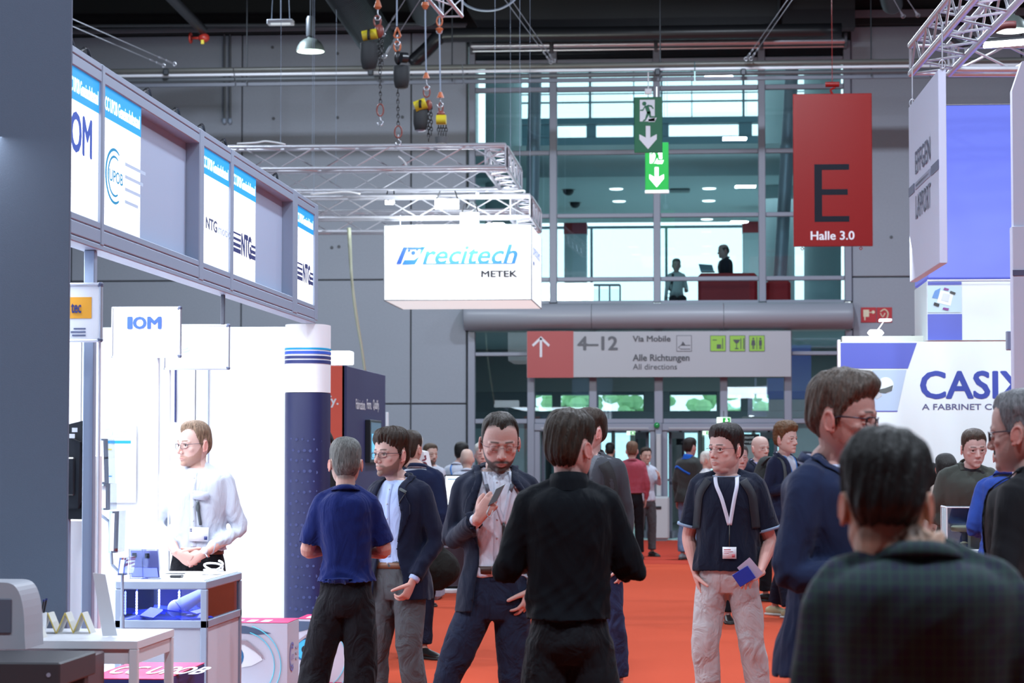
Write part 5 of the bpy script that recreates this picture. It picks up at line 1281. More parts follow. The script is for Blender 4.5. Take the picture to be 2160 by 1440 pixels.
M_tent = mat('tent_card', (.66, .64, .60), .5); M_gold = mat('gold_edge', (.55, .42, .10), .4)
for i, (px, lb) in enumerate(((68, 'tent card leaning on the pen cup, leftmost on the white table'), (100, 'tent card half hidden behind the pen cup'), (137, 'tent card with gold edges in the middle of the white table'), (172, 'tent card with gold edges, rightmost on the white table'))):
    p = D(px, 1336, 9.75 - (.25 if i == 0 else 0)); t = thing('tent_card', (p.x, p.y, tz), lb, 'card', 'tent cards on the white table'); h = .085
    for sg, m in ((-1, M_tent), (1, M_tent)):
        MB().poly([(p.x, p.y, tz + h), (p.x, p.y + .09, tz + h), (p.x + sg * .035, p.y + .09, tz), (p.x + sg * .035, p.y, tz)], (sg * .003, 0, 0)).build('flap', m, t)
        MB().rod((p.x, p.y, tz + h), (p.x + sg * .035, p.y, tz + .002), .003, 5).build('gold_edge', M_gold, t)
p = D(78, 1335, 9.7); cu_ = thing('pen_cup', (p.x, p.y, tz), 'white pen cup full of dark pens on the white table', 'cup')
MB().lathe((p.x, p.y, tz), [(.036, 0), (.040, .09), (.037, .09), (.033, .005)], 20).build('cup', M_white, cu_, smooth=True, angle=40)
rnd = random.Random(2)
for k, lb in enumerate(('dark pen leaning left in the pen cup', 'dark pen standing upright in the pen cup', 'black pen leaning right in the pen cup', 'short dark pen at the back of the pen cup', 'dark pen with a clip at the front of the pen cup')):
    a_ = k * 1.3; pn = thing('pen', (p.x, p.y, tz + .01), lb, 'pen', 'pens in the pen cup'); q0 = V3(p.x + math.cos(a_) * .012, p.y + math.sin(a_) * .012, tz + .01); q1 = V3(p.x + math.cos(a_ + .5) * .038, p.y + math.sin(a_ + .5) * .03, tz + .12 + rnd.random() * .02)
    MB().rod(q0, q1, .004, 7).build('barrel', M_blk2, pn); MB().rod(q1, q1 + (q1 - q0).normalized() * .008, .0045, 7).build('cap', M_navyt, pn)
# grey rounded device and dark benches at the lower left corner
p = D(0, 1340, 8.9); gd = thing('grey_device', (p.x, p.y, EYE.z - .385 * 8.9 / 5), 'grey rounded measuring device on the dark bench, cut by the left edge', 'device'); zb2 = EYE.z + (955 - 1368) / (5000 / 8.9)
gd.location.z = zb2
pts = []
for i in range(13): t = PI / 2 * i / 12; pts.append((D(-6, 0, 8.9).x + (D(48, 0, 8.9).x - D(-6, 0, 8.9).x) * math.sin(t) ** .9, p.y, EYE.z + (955 - 1228) / (5000 / 8.9) - .20 * (1 - math.cos(t)) ** 1.5))
pts = [(p.x - .2, p.y, zb2), (p.x - .2, p.y, pts[0][2])] + pts + [(D(50, 0, 8.9).x, p.y, zb2)]
MB().poly(pts, (0, .25, 0)).build('housing', mat('device_grey', (.36, .37, .42), .5), gd); B1((D(-12, 0, 8.9).x, p.y - .006, EYE.z + (955 - 1335) / (5000 / 8.9)), (D(20, 0, 8.9).x, p.y + .002, EYE.z + (955 - 1262) / (5000 / 8.9)), .02).build('recess', M_frame2, gd)
M_dk = mat('bench_dark', (.035, .034, .042), .5)
def bench(px0, px1, py, d, depth, label, m, hb=.10):
    a, b = D(px0, py, d), D(px1, py, d); t = thing('bench', ((a.x + b.x) / 2, a.y, 0), label, 'bench')
    B1((a.x, a.y, a.z - hb), (b.x, a.y + depth, a.z), .006).build('bench_top', m, t)
    for x in (a.x + .02, b.x - .08):
        for y in (a.y + .03, a.y + depth - .09): B1((x, y, 0), (x + .06, y + .06, a.z - hb), .004).build('leg', m, t)
    for k in range(2): MB().lathe((a.x + .12 + k * (b.x - a.x - .16), a.y, a.z - hb * .5), [(.008, -.002), (.008, .001)], 8, 'Y').build('screw', M_alum, t)
    return t
bench(-90, 131, 1396, 8.3, .5, 'dark grey bench carrying the grey device, at the lower left corner', M_dk, .085); bench(60, 182, 1385, 9.05, .30, 'reddish dark bench just behind the corner bench', mat('bench_brown', (.10, .06, .07), .5), .5)
# pink-topped box under the white table and the two cardboard boxes with an eye print
M_pink = mat('pink_print', (.62, .03, .14), .55)
bx = thing('pink_box', (D(300, 1440, 10.6).x, D(300, 1440, 10.6).y, 0), 'low box with a pink printed top under the white table', 'box')
za = EYE.z + (955 - 1440) / (5000 / 10.2); a, b = D(183, 1432, 10.3), D(425, 1418, 11.0)
B1((a.x, a.y, 0), (b.x, a.y + .8, a.z), .004).build('carton', M_navyt, bx); B1((a.x, a.y, a.z), (b.x, a.y + .8, a.z + .004)).build('top_print', M_pink, bx)
text('CC UPOB', (a.x + .03, a.y + .2, a.z + .005), (1, 0, 0), (0, 1, 0), width=.42, height=.35, m=M_white, parent=bx, bold=.02, depth=.001)
def eye_box(px0, px1, pxs, pyt, d, h, label):
    a, b = D(px0, pyt, d), D(px1, pyt, d); Y = a.y; dep = .42; zt = a.z; z0 = zt - h
    t = thing('printed_box', ((a.x + b.x) / 2, Y + dep / 2, 0), label, 'box', None); x0, x1 = a.x, b.x; wd, ht = x1 - x0, h
    B1((x0, Y, 0), (x1, Y + dep, zt), .004).build('carton', mat('carton_side', (.40, .42, .50), .6), t)
    B1((x0, Y - .002, zt), (x1, Y + dep, zt + .003)).build('top_print', M_pink, t)
    for k in range(3): B1((x0 + .05 + k * .09, Y + .05, zt + .003), (x0 + .10 + k * .09, Y + .22, zt + .005)).build('top_lettering', M_white, t)
    B1((x0, Y - .003, 0), (x1 + .001, Y, z0 + .02)).build('pink_edge', M_pink, t); B1((x1, Y, 0), (x1 + .003, Y + dep, z0 + .02)).build('pink_edge', M_pink, t)
    pr = B1((x0 + .002, Y - .004, z0 + .02), (x1 - .002, Y - .001, zt - .002)).build('face_print', mat('print_skin', (.48, .46, .55), .5, var=.08, bscale=4), t)
    P = lambda u, v: V3(x0 + u * wd, Y - .006, z0 + v * ht)
    def shape(pts, m, nm, k=0): MB().poly([P(u, v) - V3(0, k * .0015, 0) for u, v in pts], (0, -.0012, 0)).build(nm, m, pr)
    shape([(.0, .80), (.0, .97), (.35, .96), (.75, .86), (.55, .84), (.25, .86)], mat('print_hair', (.06, .09, .16), .5), 'eyebrow_print')
    shape([(.0, .62), (.15, .72), (.35, .72), (.55, .62), (.62, .50), (.45, .42), (.2, .38), (.0, .40)], mat('print_eyewhite', (.68, .66, .72), .5), 'eye_print', 1)
    cir = lambda cu, cv, r, n=20: [(cu + r * math.cos(2 * PI * i / n), cv + r * ht and cv + r * math.sin(2 * PI * i / n) * wd / ht) for i in range(n)]
    shape(cir(.14, .54, .19), mat('print_iris_dark', (.02, .12, .28), .5), 'iris_ring', 2); shape(cir(.14, .54, .16), mat('print_iris', (.05, .40, .68), .5), 'iris_print', 3); shape(cir(.14, .54, .065), M_blk2, 'pupil_print', 4)
    shape([(.0, .66), (.15, .77), (.38, .76), (.62, .56), (.66, .50), (.50, .62), (.34, .71), (.15, .725), (.0, .62)], mat('print_lid', (.30, .22, .26), .5), 'eyelid_print', 5)
    for r in (.62, .52): MB().path([P(.28 + r * math.cos(R(q_)), .42 + r * math.sin(R(q_)) * wd / ht) - V3(0, .004, 0) for q_ in range(-70, 75, 12) if .28 + r * math.cos(R(q_)) < .98], .003, n=4, sub=2).build('glow_arc', mat('print_cyan', (.10, .55, .72), .5), pr)
    # side print: round logo
    cy_, cz_ = Y + dep * .42, z0 + h * .52; sd = MB()
    for (r, w2) in ((.085, .007), (.062, .006)):
        vs = []
        for i in range(21):
            q_ = R(50) + R(260) * i / 20; vs += [(x1 + .004, cy_ - .03 + (r - w2) * math.cos(q_), cz_ + (r - w2) * math.sin(q_)), (x1 + .004, cy_ - .03 + (r + w2) * math.cos(q_), cz_ + (r + w2) * math.sin(q_))]
        MB().add(vs, [(2 * i, 2 * i + 1, 2 * i + 3, 2 * i + 2) for i in range(20)]).build('logo_arc', mat('side_logo', (.10, .13, .42), .5), t)
    text('UPOB', (x1 + .004, cy_ - .07, cz_ - .02), (0, 1, 0), (0, 0, 1), width=.10, height=.035, m=mat('side_logo', (.10, .13, .42), .5), parent=t)
    for i in range(3): B1((x1 + .003, cy_ + .10, cz_ + .04 - i * .035), (x1 + .005, cy_ + .20 - i * .02, cz_ + .052 - i * .035)).build('print_line', mat('side_text', (.28, .30, .40), .5), t)
eye_box(470, 609, 622, 1313, 14.9, .46, 'cardboard box with an eye print and pink top beside the counter')
eye_box(627, 757, 812, 1305, 15.9, .44, 'cardboard box with an eye print behind the man in the blue shirt')

# ================================================================ RED AND NAVY BOOTH behind the column
s_ = 195; dI = 5000 / s_; p0 = D(731, 771, dI); Xi = p0.x; yi0 = p0.y; yi1 = X_(813, 800, Xi).y; zi_ = p0.z
ib_ = thing('booth_block', (Xi - 1, (yi0 + yi1) / 2, 0), 'red and navy booth block with white words behind the rounded column', 'booth')
pl = D(600, 771, dI).x
B1((pl, yi0, 0), (Xi - .02, yi0 + .05, zi_), .004).build('red_wall', mat('booth_red', (.80, .11, .065), .5), ib_); B1((Xi - .05, yi0 + .05, 0), (Xi, yi1, zi_), .004).build('navy_wall', mat('booth_navy', (.030, .034, .11), .5), ib_)
B1((Xi - .05, yi0, 0), (Xi + .002, yi0 + .06, zi_ + .003), .004).build('corner_profile', mat('booth_navy', (.030, .034, .11), .5), ib_)
q0 = D(690, 853, dI); text('ify.', (D(714, 853, dI).x, yi0 - .001, D(690, 859, dI).z), (1, 0, 0), (0, 0, 1), height=.125, m=mat('white_letters', (.85, .85, .88), .5), parent=ib_, bold=.02, align='RIGHT')
for (t, a, b) in (('Fabrication.', 750, 770), ('Form.', 773, 783), ('Qualify.', 786, 799)):
    ya, yb = X_(a, 850, Xi).y, X_(b, 850, Xi).y; text(t, (Xi + .002, ya, X_(a, 862, Xi).z - (.03 if 'f' in t and 'Q' in t else 0)), (0, 1, 0), (0, 0, 1), width=yb - ya, height=.11 if 'Q' not in t else .14, m=mat('white_letters', (.85, .85, .88), .5), parent=ib_, bold=.01)
ya, yb = X_(770, 900, Xi).y, X_(794, 900, Xi).y; tv = thing('wall_screen', (Xi, ya, X_(770, 990, Xi).z), 'upright wall screen with a blue picture on the navy booth wall', 'screen')
za, zb = X_(782, 975, Xi).z, X_(782, 886, Xi).z
B1((Xi, ya, za), (Xi + .06, yb, zb), .006).build('housing', M_blk2, tv); B1((Xi + .06, ya + .06, za + .03), (Xi + .063, yb - .06, zb - .03)).build('screen', mat('screen_dim', (.05, .10, .16), .2, emit=.25, ecol=(.10, .20, .30)), tv)
B1((Xi + .063, ya + .12, za + .04), (Xi + .065, ya + .45, zb - .16)).build('blue_picture', mat('screen_blue', (.1, .5, .8), .2, emit=.8, ecol=(.12, .45, .75)), tv)
a, b = D(640, 768, 29.5), D(740, 740, 29.5); wl = tag(B1((a.x, a.y, a.z), (b.x, a.y + .3, b.z), .01).build('white_light_box', M_lb), 'plain white lit box just above the red booth wall', 'light box')
wlp = thing('white_sign_pole', (b.x - .3, a.y + .15, 0), 'slim pole carrying the plain white lit box', 'pole'); MB().rod((b.x - .3, a.y + .15, 0), (b.x - .3, a.y + .15, a.z), .04, 10).build('pole', M_alum, wlp); MB().lathe((b.x - .3, a.y + .15, 0), [(.25, 0), (.25, .02), (.05, .04)], 16).build('foot', M_alum, wlp)
# white narrow strip right of the navy wall
a, b = D(813, 990, 29.2), D(817, 869, 29.2); tag(B1((a.x, a.y, 0), (b.x, a.y + .1, b.z), .004).build('roll_banner', M_white), 'thin white banner edge right of the navy booth wall', 'banner')
# ---- counter with machine and screen
dC = 26.8; a, b = D(922, 1098, dC), D(1010, 1098, dC)
dk = thing('info_counter', ((a.x + b.x) / 2, a.y + .3, 0), 'dark counter with a grey top and a white base line on the red carpet', 'counter')
B1((a.x, a.y - .03, a.z - .07), (b.x, a.y + .6, a.z), .01).build('counter_top', M_alum, dk); B1((a.x + .03, a.y, .08), (b.x - .03, a.y + .55, a.z - .07)).build('front', mat('counter_dark', (.06, .045, .06), .4), dk)
B1((a.x - .25, a.y - .08, 0), (b.x, a.y + .6, .05), .01).build('base', M_white, dk); B1((a.x - .02, a.y - .01, .05), (a.x + .04, a.y + .5, a.z - .05), .01).build('side', M_alum, dk)
a, b = D(937, 1068, dC + .2), D(985, 1001, dC + .2); ms_ = thing('desk_screen', ((a.x + b.x) / 2, a.y, D(922, 1098, dC).z), 'bright white computer screen on the dark counter', 'screen')
B1((a.x, a.y, a.z), (b.x, a.y + .04, b.z), .006).build('bezel', M_blk2, ms_); sc_ = B1((a.x + .015, a.y - .003, a.z + .02), (b.x - .015, a.y, b.z - .015)).build('screen', mat('screen_white', (.8, .9, 1), .3, emit=1.1, ecol=(.85, .93, 1)), ms_)
B1((a.x + .04, a.y - .005, b.z - .055), (b.x - .03, a.y - .003, b.z - .045)).build('blue_bar', M_cyan, sc_); MB().rod(((a.x + b.x) / 2, a.y + .03, D(0, 1098, dC).z), ((a.x + b.x) / 2, a.y + .03, a.z + .05), .02, 8).build('stand', M_blk2, ms_); B1(((a.x + b.x) / 2 - .1, a.y - .05, D(0, 1098, dC).z), ((a.x + b.x) / 2 + .1, a.y + .1, D(0, 1098, dC).z + .012)).build('foot', M_blk2, ms_)
# white robot-like machine with red letters
dN = 25.5; q = lambda px, py: D(px, py, dN); Yn = q(890, 1000).y
mc = thing('white_machine', (q(895, 1000).x, Yn, 0), 'tall white curved machine with dark red letters behind the suited men', 'machine')
pf = [(874, 952), (880, 949), (893, 952), (900, 985), (915, 1000), (928, 1030), (936, 1095), (920, 1098), (900, 1010), (878, 990)]
MB().poly([q(*p_) for p_ in pf], (0, .5, 0)).build('white_arm', M_white, mc)
B1((q(880, 0).x, Yn + .02, .0), (q(925, 0).x, Yn + .55, q(0, 1000).z), .04).build('cabinet_body', M_alum, mc)
MB().path([q(903, 990) - V3(0, .02, 0), q(922, 1020) - V3(0, .02, 0), q(931, 1060) - V3(0, .02, 0), q(934, 1095) - V3(0, .02, 0)], .022, n=6).build('edge_trim', M_steel, mc)
pz = q(886, 962); text('nex', (pz.x - .01, Yn - .004, pz.z), (.12, 0, -1), (1, 0, .12), width=.20, height=.075, m=mat('maroon_letters', (.25, .01, .04), .5), parent=mc, bold=.02)
# ================================================================ RIGHT: hanging boards and the CASIX booth
M_wr = mat('booth_white', (.70, .80, .84), .5); M_lil = mat('lilac_white', (.60, .64, .80), .55); M_pur = mat('purple_blue', (.09, .12, .50), .5); M_purL = mat('purple_lit', (.12, .16, .62), .5, emit=.32, ecol=(.13, .18, .80))
dK = 20.0; q = lambda px, py, d=dK: D(px, py, d)
YK = q(1900, 800).y; cz = q(1900, 722).z
def QY(px, py, Y=YK): return W(px, py, Y)
def rk_(px0, py0, px1, py1, m, nm, par, Y=YK, t=.004, bev=0):
    a, b = W(px0, py1, Y), W(px1, py0, Y); return B1((a.x, Y - t, max(0, a.z)), (b.x, Y, b.z), bev).build(nm, m, par)
cx = thing('lettered_booth', (QY(1970, 900).x, YK, 0), 'white booth wall with large blue letters and purple fields behind the crowd', 'booth')
ed_ = [1771, 2150, 2340, 2530]
for i in range(3): a, b = QY(ed_[i], 721), QY(ed_[i + 1], 721); B1((a.x + .003, YK, 0), (b.x - .003, YK + .06, a.z), .004).build('wall_panel', M_wr, cx)
a, b = QY(1769, 721), QY(1773, 721); B1((a.x - .01, YK - .01, 0), (b.x, YK + .08, a.z + .02), .004).build('edge_profile', M_white, cx)
a, b = QY(1776, 720, YK + .4), QY(1956, 708, YK + .4); B1((a.x, YK + .4, a.z - .2), (b.x, YK + .5, b.z), .004).build('rear_wall_edge', mat('cream_edge', (.70, .74, .66), .5), cx)
def pk(pts, m, nm, k=1): MB().poly([W(px, py, YK - .002 * k) for px, py in pts], (0, -.0015, 0)).build(nm, m, cx)
pk([(1772, 723), (1934, 723), (1915, 777), (1772, 777)], M_pur, 'purple_field')
pk([(1840, 780), (1912, 780), (1893, 866), (1840, 866)], mat('pale_blue_print', (.42, .55, .72), .5), 'product_picture'); pk([(1772, 866), (1893, 866), (1893, 868), (1772, 868)], M_pur, 'thin_line')
el = lambda cx_, cy_, rx, ry, a0=0, a1=360: [(cx_ + rx * math.cos(R(t)), cy_ + ry * math.sin(R(t))) for t in range(a0, a1 + 1, 12)]
pk(el(1868, 812, 17, 17), M_wr, 'lens_print', 2); pk([(1850, 822), (1868, 818), (1884, 812), (1881, 824), (1868, 829), (1856, 828)], mat('print_dark', (.10, .12, .12), .5), 'lens_shadow_print', 3); pk([(1846, 828), (1855, 823), (1861, 834), (1850, 842), (1842, 838)], mat('print_grey', (.45, .5, .55), .5), 'prism_print', 2)
text('CASIX', (QY(1943, 838).x, YK - .001, QY(1943, 840).z), (1, 0, 0), (0, 0, 1), width=QY(2168, 800).x - QY(1943, 800).x, height=QY(0, 785).z - QY(0, 840).z, m=mat('casix_blue', (.04, .07, .36), .45), parent=cx, bold=.025)
text('A FABRINET COMPANY', (QY(1945, 864).x, YK - .001, QY(1945, 864).z), (1, 0, 0), (0, 0, 1), width=QY(2190, 800).x - QY(1945, 800).x, height=QY(0, 853).z - QY(0, 865).z, m=mat('casix_grey', (.10, .11, .24), .45), parent=cx, bold=.01)
# tower above the booth
tw = thing('tower_sign', (QY(2045, 600).x, YK + .1, cz), 'square purple and white tower standing on the lettered booth', 'tower')
a, b = QY(1956, 718, YK + .05), QY(2250, 590, YK + .05); B1((a.x, YK + .06, a.z), (b.x, YK + 1.2, b.z), .005).build('tower_box', M_wr, tw)
Yt = YK + .055
rk_(1957, 594, 2028, 601, M_pur, 'purple_top_strip', tw, Yt); rk_(1957, 603, 2028, 659, mat('pale_blue_print2', (.45, .62, .72), .5), 'chip_picture', tw, Yt); rk_(1957, 662, 2029, 717, M_pur, 'purple_square', tw, Yt)
def chip(pts, m, nm, k=2): MB().poly([W(px, py, Yt - .003 * k) for px, py in pts], (0, -.0015, 0)).build(nm, m, tw)
chip([(1972, 613), (1984, 607), (1978, 630), (1966, 628)], mat('print_blue', (.10, .25, .55), .5), 'ribbon_print'); chip([(1984, 612), (2012, 618), (2005, 645), (1976, 638)], M_wr, 'chip_print'); chip([(1990, 618), (2004, 621), (2000, 637), (1985, 633)], mat('print_silver', (.55, .62, .68), .4), 'chip_core_print', 3)
for pts in ([(2005, 613), (2016, 617), (2014, 622), (2003, 618)], [(1971, 637), (1982, 641), (1980, 647), (1969, 643)]): chip(pts, M_blk2, 'pad_print', 4)
for pts in ([(1992, 606), (2002, 609), (2000, 613), (1990, 611)], [(1990, 648), (2002, 650), (2000, 655), (1988, 652)]): chip(pts, mat('print_plum', (.2, .05, .25), .5), 'pad_print', 4)
a, b = QY(1956, 590, YK + .05), QY(2250, 220, YK + .05); B1((a.x, YK + .03, a.z + .01), (b.x, YK + 1.2, b.z), .01).build('purple_light_box', M_purL, tw); rk_(1956, 218, 2250, 221, M_white, 'top_edge', tw, YK + .03)
rk_(1956, 588, 2250, 592, M_white, 'light_edge', tw, YK + .03)
# bright spot lamp standing on the booth edge
sp = thing('booth_spotlight', QY(1848, 712, YK + .1), 'small glaring floodlight on the top edge of the lettered booth', 'lamp')
c = QY(1847, 702, YK + .1); MB().lathe(c - V3(0, 0, .03), [(.045, 0), (.07, .03), (.05, .055)], 16).build('lamp_head', mat('lamp_spot', (1, 1, 1), .5, emit=14), sp); c2 = QY(1866, 675, YK + .1)
MB().rod(c, c2, .006, 6).rod(c, c - V3(0, 0, .07), .01, 6).build('arm', M_white, sp); B1(c2 - V3(.05, .05, .012), c2 + V3(.06, .05, .012), .006).build('driver_box', M_white, sp)
# acrylic case with a golden disc on the white counter
dV = 16.3; v = lambda px, py, d=dV: D(px, py, d); Yv = v(2040, 1100).y
cn = thing('white_counter', (v(2060, 1160).x, Yv + .3, 0), 'white counter under the acrylic case, behind the plaid shirt', 'counter'); a, b = v(1990, 1163), v(2240, 1163); ztc = a.z
B1((a.x, Yv - .08, ztc - .05), (b.x, Yv + .55, ztc), .01).build('counter_top', M_wr, cn); B1((a.x + .04, Yv - .03, .0), (b.x - .04, Yv + .5, ztc - .05), .004).build('front', M_lil, cn)
ac = thing('acrylic_case', (v(2060, 1150).x, Yv + .2, ztc), 'clear acrylic case with a golden disc on the white counter', 'case'); a, b = v(1998, 1160), v(2140, 1070); e = .008; dp = .38; M_ac = glass('case_acrylic', (.82, .86, .88), .10)
pz0, pz1 = ztc + .012, b.z
B1((a.x, Yv, pz0), (b.x, Yv + e, pz1)).build('pane', M_ac, ac); B1((a.x, Yv + e, pz0), (a.x + e, Yv + dp, pz1)).build('pane', M_ac, ac); B1((a.x, Yv + dp, pz0), (b.x, Yv + dp + e, pz1)).build('pane', M_ac, ac); B1((b.x - e, Yv + e, pz0), (b.x, Yv + dp, pz1)).build('pane', M_ac, ac)
B1((a.x, Yv, pz1), (b.x, Yv + dp + e, pz1 + e)).build('lid', M_ac, ac); B1((a.x - .02, Yv - .02, ztc), (b.x + .02, Yv + dp + .02, ztc + .012), .003).build('base', M_white, ac)
for (p_, q_) in (((a.x, Yv, pz1), (b.x, Yv, pz1)), ((a.x, Yv, pz0), (a.x, Yv, pz1)), ((a.x, Yv + dp, pz1), (b.x, Yv + dp, pz1)), ((a.x, Yv, pz1), (a.x, Yv + dp, pz1)), ((a.x, Yv + dp, pz0), (a.x, Yv + dp, pz1)), ((a.x, Yv, pz0), (b.x, Yv, pz0))): MB().rod(p_, q_, .0045, 6).build('bright_edge', M_white, ac)
M_gd = mat('gold_disc', (.80, .70, .38), .4); c = v(2066, 1115); dsc = thing('golden_disc', (c.x, Yv + .2, ztc + .012), 'pale golden disc on a block inside the acrylic case', 'disc')
MB().lathe((c.x, Yv + .2, v(0, 1122).z), [(.17, 0), (.175, .008), (.175, .03), (.165, .038), (.02, .040)], 40).build('disc', M_gd, dsc, smooth=True, angle=40); B1((c.x - .05, Yv + .12, ztc + .012), (c.x + .1, Yv + .28, v(0, 1122).z), .004).build('block', mat('gold_block', (.70, .66, .40), .5), dsc)
c3 = v(2036, 1155); MB_ = MB().lathe((c3.x, Yv + .08, ztc + .012), [(.028, 0), (.028, .01), (.012, .02), (.012, .03), (.03, .045), (.01, .055)], 16); tag(MB_.build('small_gold_part', M_gd, smooth=True, angle=40), 'small turned golden part at the foot of the block in the case', 'part')

# ---- hanging board with letters, seen at an angle
VPd = ray(1235, 955); VPd.z = 0; VPd.normalize(); nrm = V3(-VPd.y, VPd.x, 0)      # board direction and the normal towards the aisle
n0 = D(1978, 148, 16.6); far_ = D(1917, 225, 16.6 * 410 / 368 * 1.0); H_ = 410 / 5000 * 16.6
Pn = D(1980, 300, 16.6); Pf = D(1917, 300, 18.45); u_ = V3(Pf.x - Pn.x, Pf.y - Pn.y, 0); L_ = u_.length; u_.normalize(); nr = V3(-u_.y, u_.x, 0); zt0 = D(1980, 145, 16.6).z; zb0 = D(1980, 556, 16.6).z
base = V3(Pn.x, Pn.y, 0); th = .055
hb = thing('hanging_board', (Pn.x, Pn.y, zb0), 'thick white hanging board lettered EFFGEN LAPPORT below the right truss', 'sign')
cc_ = base + u_ * (L_ / 2) - nr * (th / 2) + V3(0, 0, (zt0 + zb0) / 2)
MB().obox(cc_, u_ * (L_ / 2), nr * (th / 2), V3(0, 0, (zt0 - zb0) / 2), .004).build('board', M_lil, hb)
# letters on the aisle side: reading direction from far end (left in the picture) to near end
ru = -u_; o0 = base + u_ * L_ + nr * .002
M_lt = mat('letter_slate', (.10, .11, .20), .5); H = zt0 - zb0
def hb_rect(s0, s1, z0, z1, m, nm): MB().obox(o0 + ru * ((s0 + s1) / 2 * L_) + V3(0, 0, zb0 + H * (z0 + z1) / 2) + nr * .002, ru * ((s1 - s0) / 2 * L_), nr * .0015, V3(0, 0, H * (z1 - z0) / 2)).build(nm, m, hb)
hb_rect(.0, .20, .485, .535, M_lt, 'bar'); hb_rect(.77, 1.0, .485, .535, M_lt, 'bar'); hb_rect(.24, .74, .49, .53, mat('letter_band', (.28, .30, .42), .5), 'band')
for (t, z, hh) in (('EFFGEN', .575, .125), ('LAPPORT', .325, .13)): text(t, o0 + ru * (L_ * .25) + V3(0, 0, zb0 + H * z) + nr * .003, ru, (0, 0, 1), width=L_ * .50, height=H * hh, m=M_lt, parent=hb, bold=.01, depth=.001)
hb_rect(.27, .70, .503, .517, M_lil, 'band_print')
# nearer tall white board at the right edge
a = D(2135, 190, 12.0); nb = thing('tall_white_board', (a.x + .5, a.y, 0), 'tall pale booth wall cut by the right edge of the photo', 'wall panel')
MB().poly([(a.x, a.y, D(0, 480, 12).z), (a.x, a.y, a.z), (a.x + .05, a.y, D(2160, 150, 12).z + .05), (a.x + 1.0, a.y, D(2160, 150, 12).z + .3), (a.x + 1.0, a.y, D(0, 480, 12).z)], (0, .08, 0)).build('upper_board', M_lil, nb)
B1((D(2131, 0, 12).x, a.y - .01, 0), (a.x + 1.0, a.y + .09, D(0, 478, 12).z), .004).build('lower_board', M_lil, nb); a2 = D(2124, 735, 12.4); B1((a2.x, a2.y, D(0, 738, 12.4).z), (a2.x + .06, a2.y + .05, D(0, 697, 12.4).z), .004).build('switch_box', M_alum, nb)
B1((D(2131, 0, 12).x, a.y - .014, D(0, 583, 12).z), (a.x + .4, a.y - .01, D(0, 571, 12).z)).build('dark_stripe', M_lt, nb)
area('casix_light', (QY(1960, 700).x, YK - 1.6, 3.3), (2.4, .5), 36, (.90, .96, 1), (R(38), 0, 0))
area('board_light', (D(1800, 300, 14).x, 13.0, 4.6), (1, 1), 60, (.85, .88, 1), (0, R(-60), 0))
# fire equipment signs on the right back wall
Yw = YB - .065
for i, (a, b, lb) in enumerate(((1816, 1848, 'red fire hose pictogram sign on the right wall'), (1849.5, 1881.5, 'red fire alarm pictogram sign on the right wall'))):
    f = thing('fire_sign', W((a + b) / 2, 664, Yw), lb, 'sign', 'fire signs on the right wall'); rk_(a, 648, b, 680, mat('fire_red', (.42, .02, .03), .5), 'plate', f, Yw, .01, .003)
    M_fw = mat('fire_cream', (.68, .62, .45), .5); Y2 = Yw - .012
    if i == 0:
        rk_(1821, 653, 1833, 668, M_fw, 'reel_pictogram', f, Y2); rk_(1833, 658, 1840, 659.5, M_fw, 'pictogram_bar', f, Y2); c = W(1842, 658, Y2); MB().lathe(c, [(.03, -.004), (.03, 0)], 12, 'Y').build('pictogram_dot', M_fw, f); rk_(1823, 668, 1825.5, 675, M_fw, 'nozzle_pictogram', f, Y2)
    else: MB().path([W(px, py, Y2) for px, py in ((1857, 657), (1866, 652), (1873, 660), (1870, 672), (1860, 675))], .014, n=4).path([W(px, py, Y2) for px, py in ((1857, 660), (1862, 668), (1867, 660))], .010, n=4).build('bell_pictogram', M_fw, f)
# ---- red letter banner
dE = 30.5; a, b = D(1674, 520, dE), D(1839, 196, dE); rb = thing('red_banner', ((a.x + b.x) / 2, a.y, a.z), 'hanging red board with a big dark letter E and the words Halle 3.0', 'sign'); Y = a.y
M_rb = mat('banner_red', (.24, .005, .004), .25, spec=.4)
B1((a.x, Y, a.z), (b.x, Y + .04, b.z), .006).build('board', M_rb, rb); sz = dE / 5000
qx = lambda px: D(px, 400, dE).x; qz = lambda py: D(1750, py, dE).z; M_E = mat('banner_dark', (.012, .014, .022), .6, spec=.15)
for (x0, x1, y0, y1) in ((1718, 1734, 346, 468), (1734, 1791, 346, 358), (1734, 1788, 399, 411), (1734, 1791, 456, 468)): B1((qx(x0), Y - .003, qz(y1)), (qx(x1), Y - .0005, qz(y0))).build('letter_stroke', M_E, rb)
text('Halle 3.0', (qx(1710), Y - .002, qz(506)), (1, 0, 0), (0, 0, 1), width=qx(1801) - qx(1710), height=qz(488) - qz(506), m=mat('banner_white', (.78, .76, .80), .4), parent=rb, bold=.02)
c = V3(qx(1757), Y + .02, qz(196)); MB().path([c, c + V3(-.02, 0, .05), c + V3(.03, 0, .08), c + V3(0, 0, .12)], .015, n=6).build('shackle', M_rb, rb); MB().rod(c + V3(-.09, 0, .12), c + V3(.09, 0, .12), .035, 10).rod(c + V3(0, 0, .12), V3(c.x, c.y, 10.38), .004, 6).build('clamp', M_rb, rb)
for px in (1692, 1815): MB().path([V3(qx(px), Y + .02, qz(521)), V3(qx(px) - .02, Y + .02, qz(524)), V3(qx(px), Y + .02, qz(527)), V3(qx(px) + .02, Y + .02, qz(524))], .006, n=5, sub=2, closed=True).build('ring', M_rb, rb)
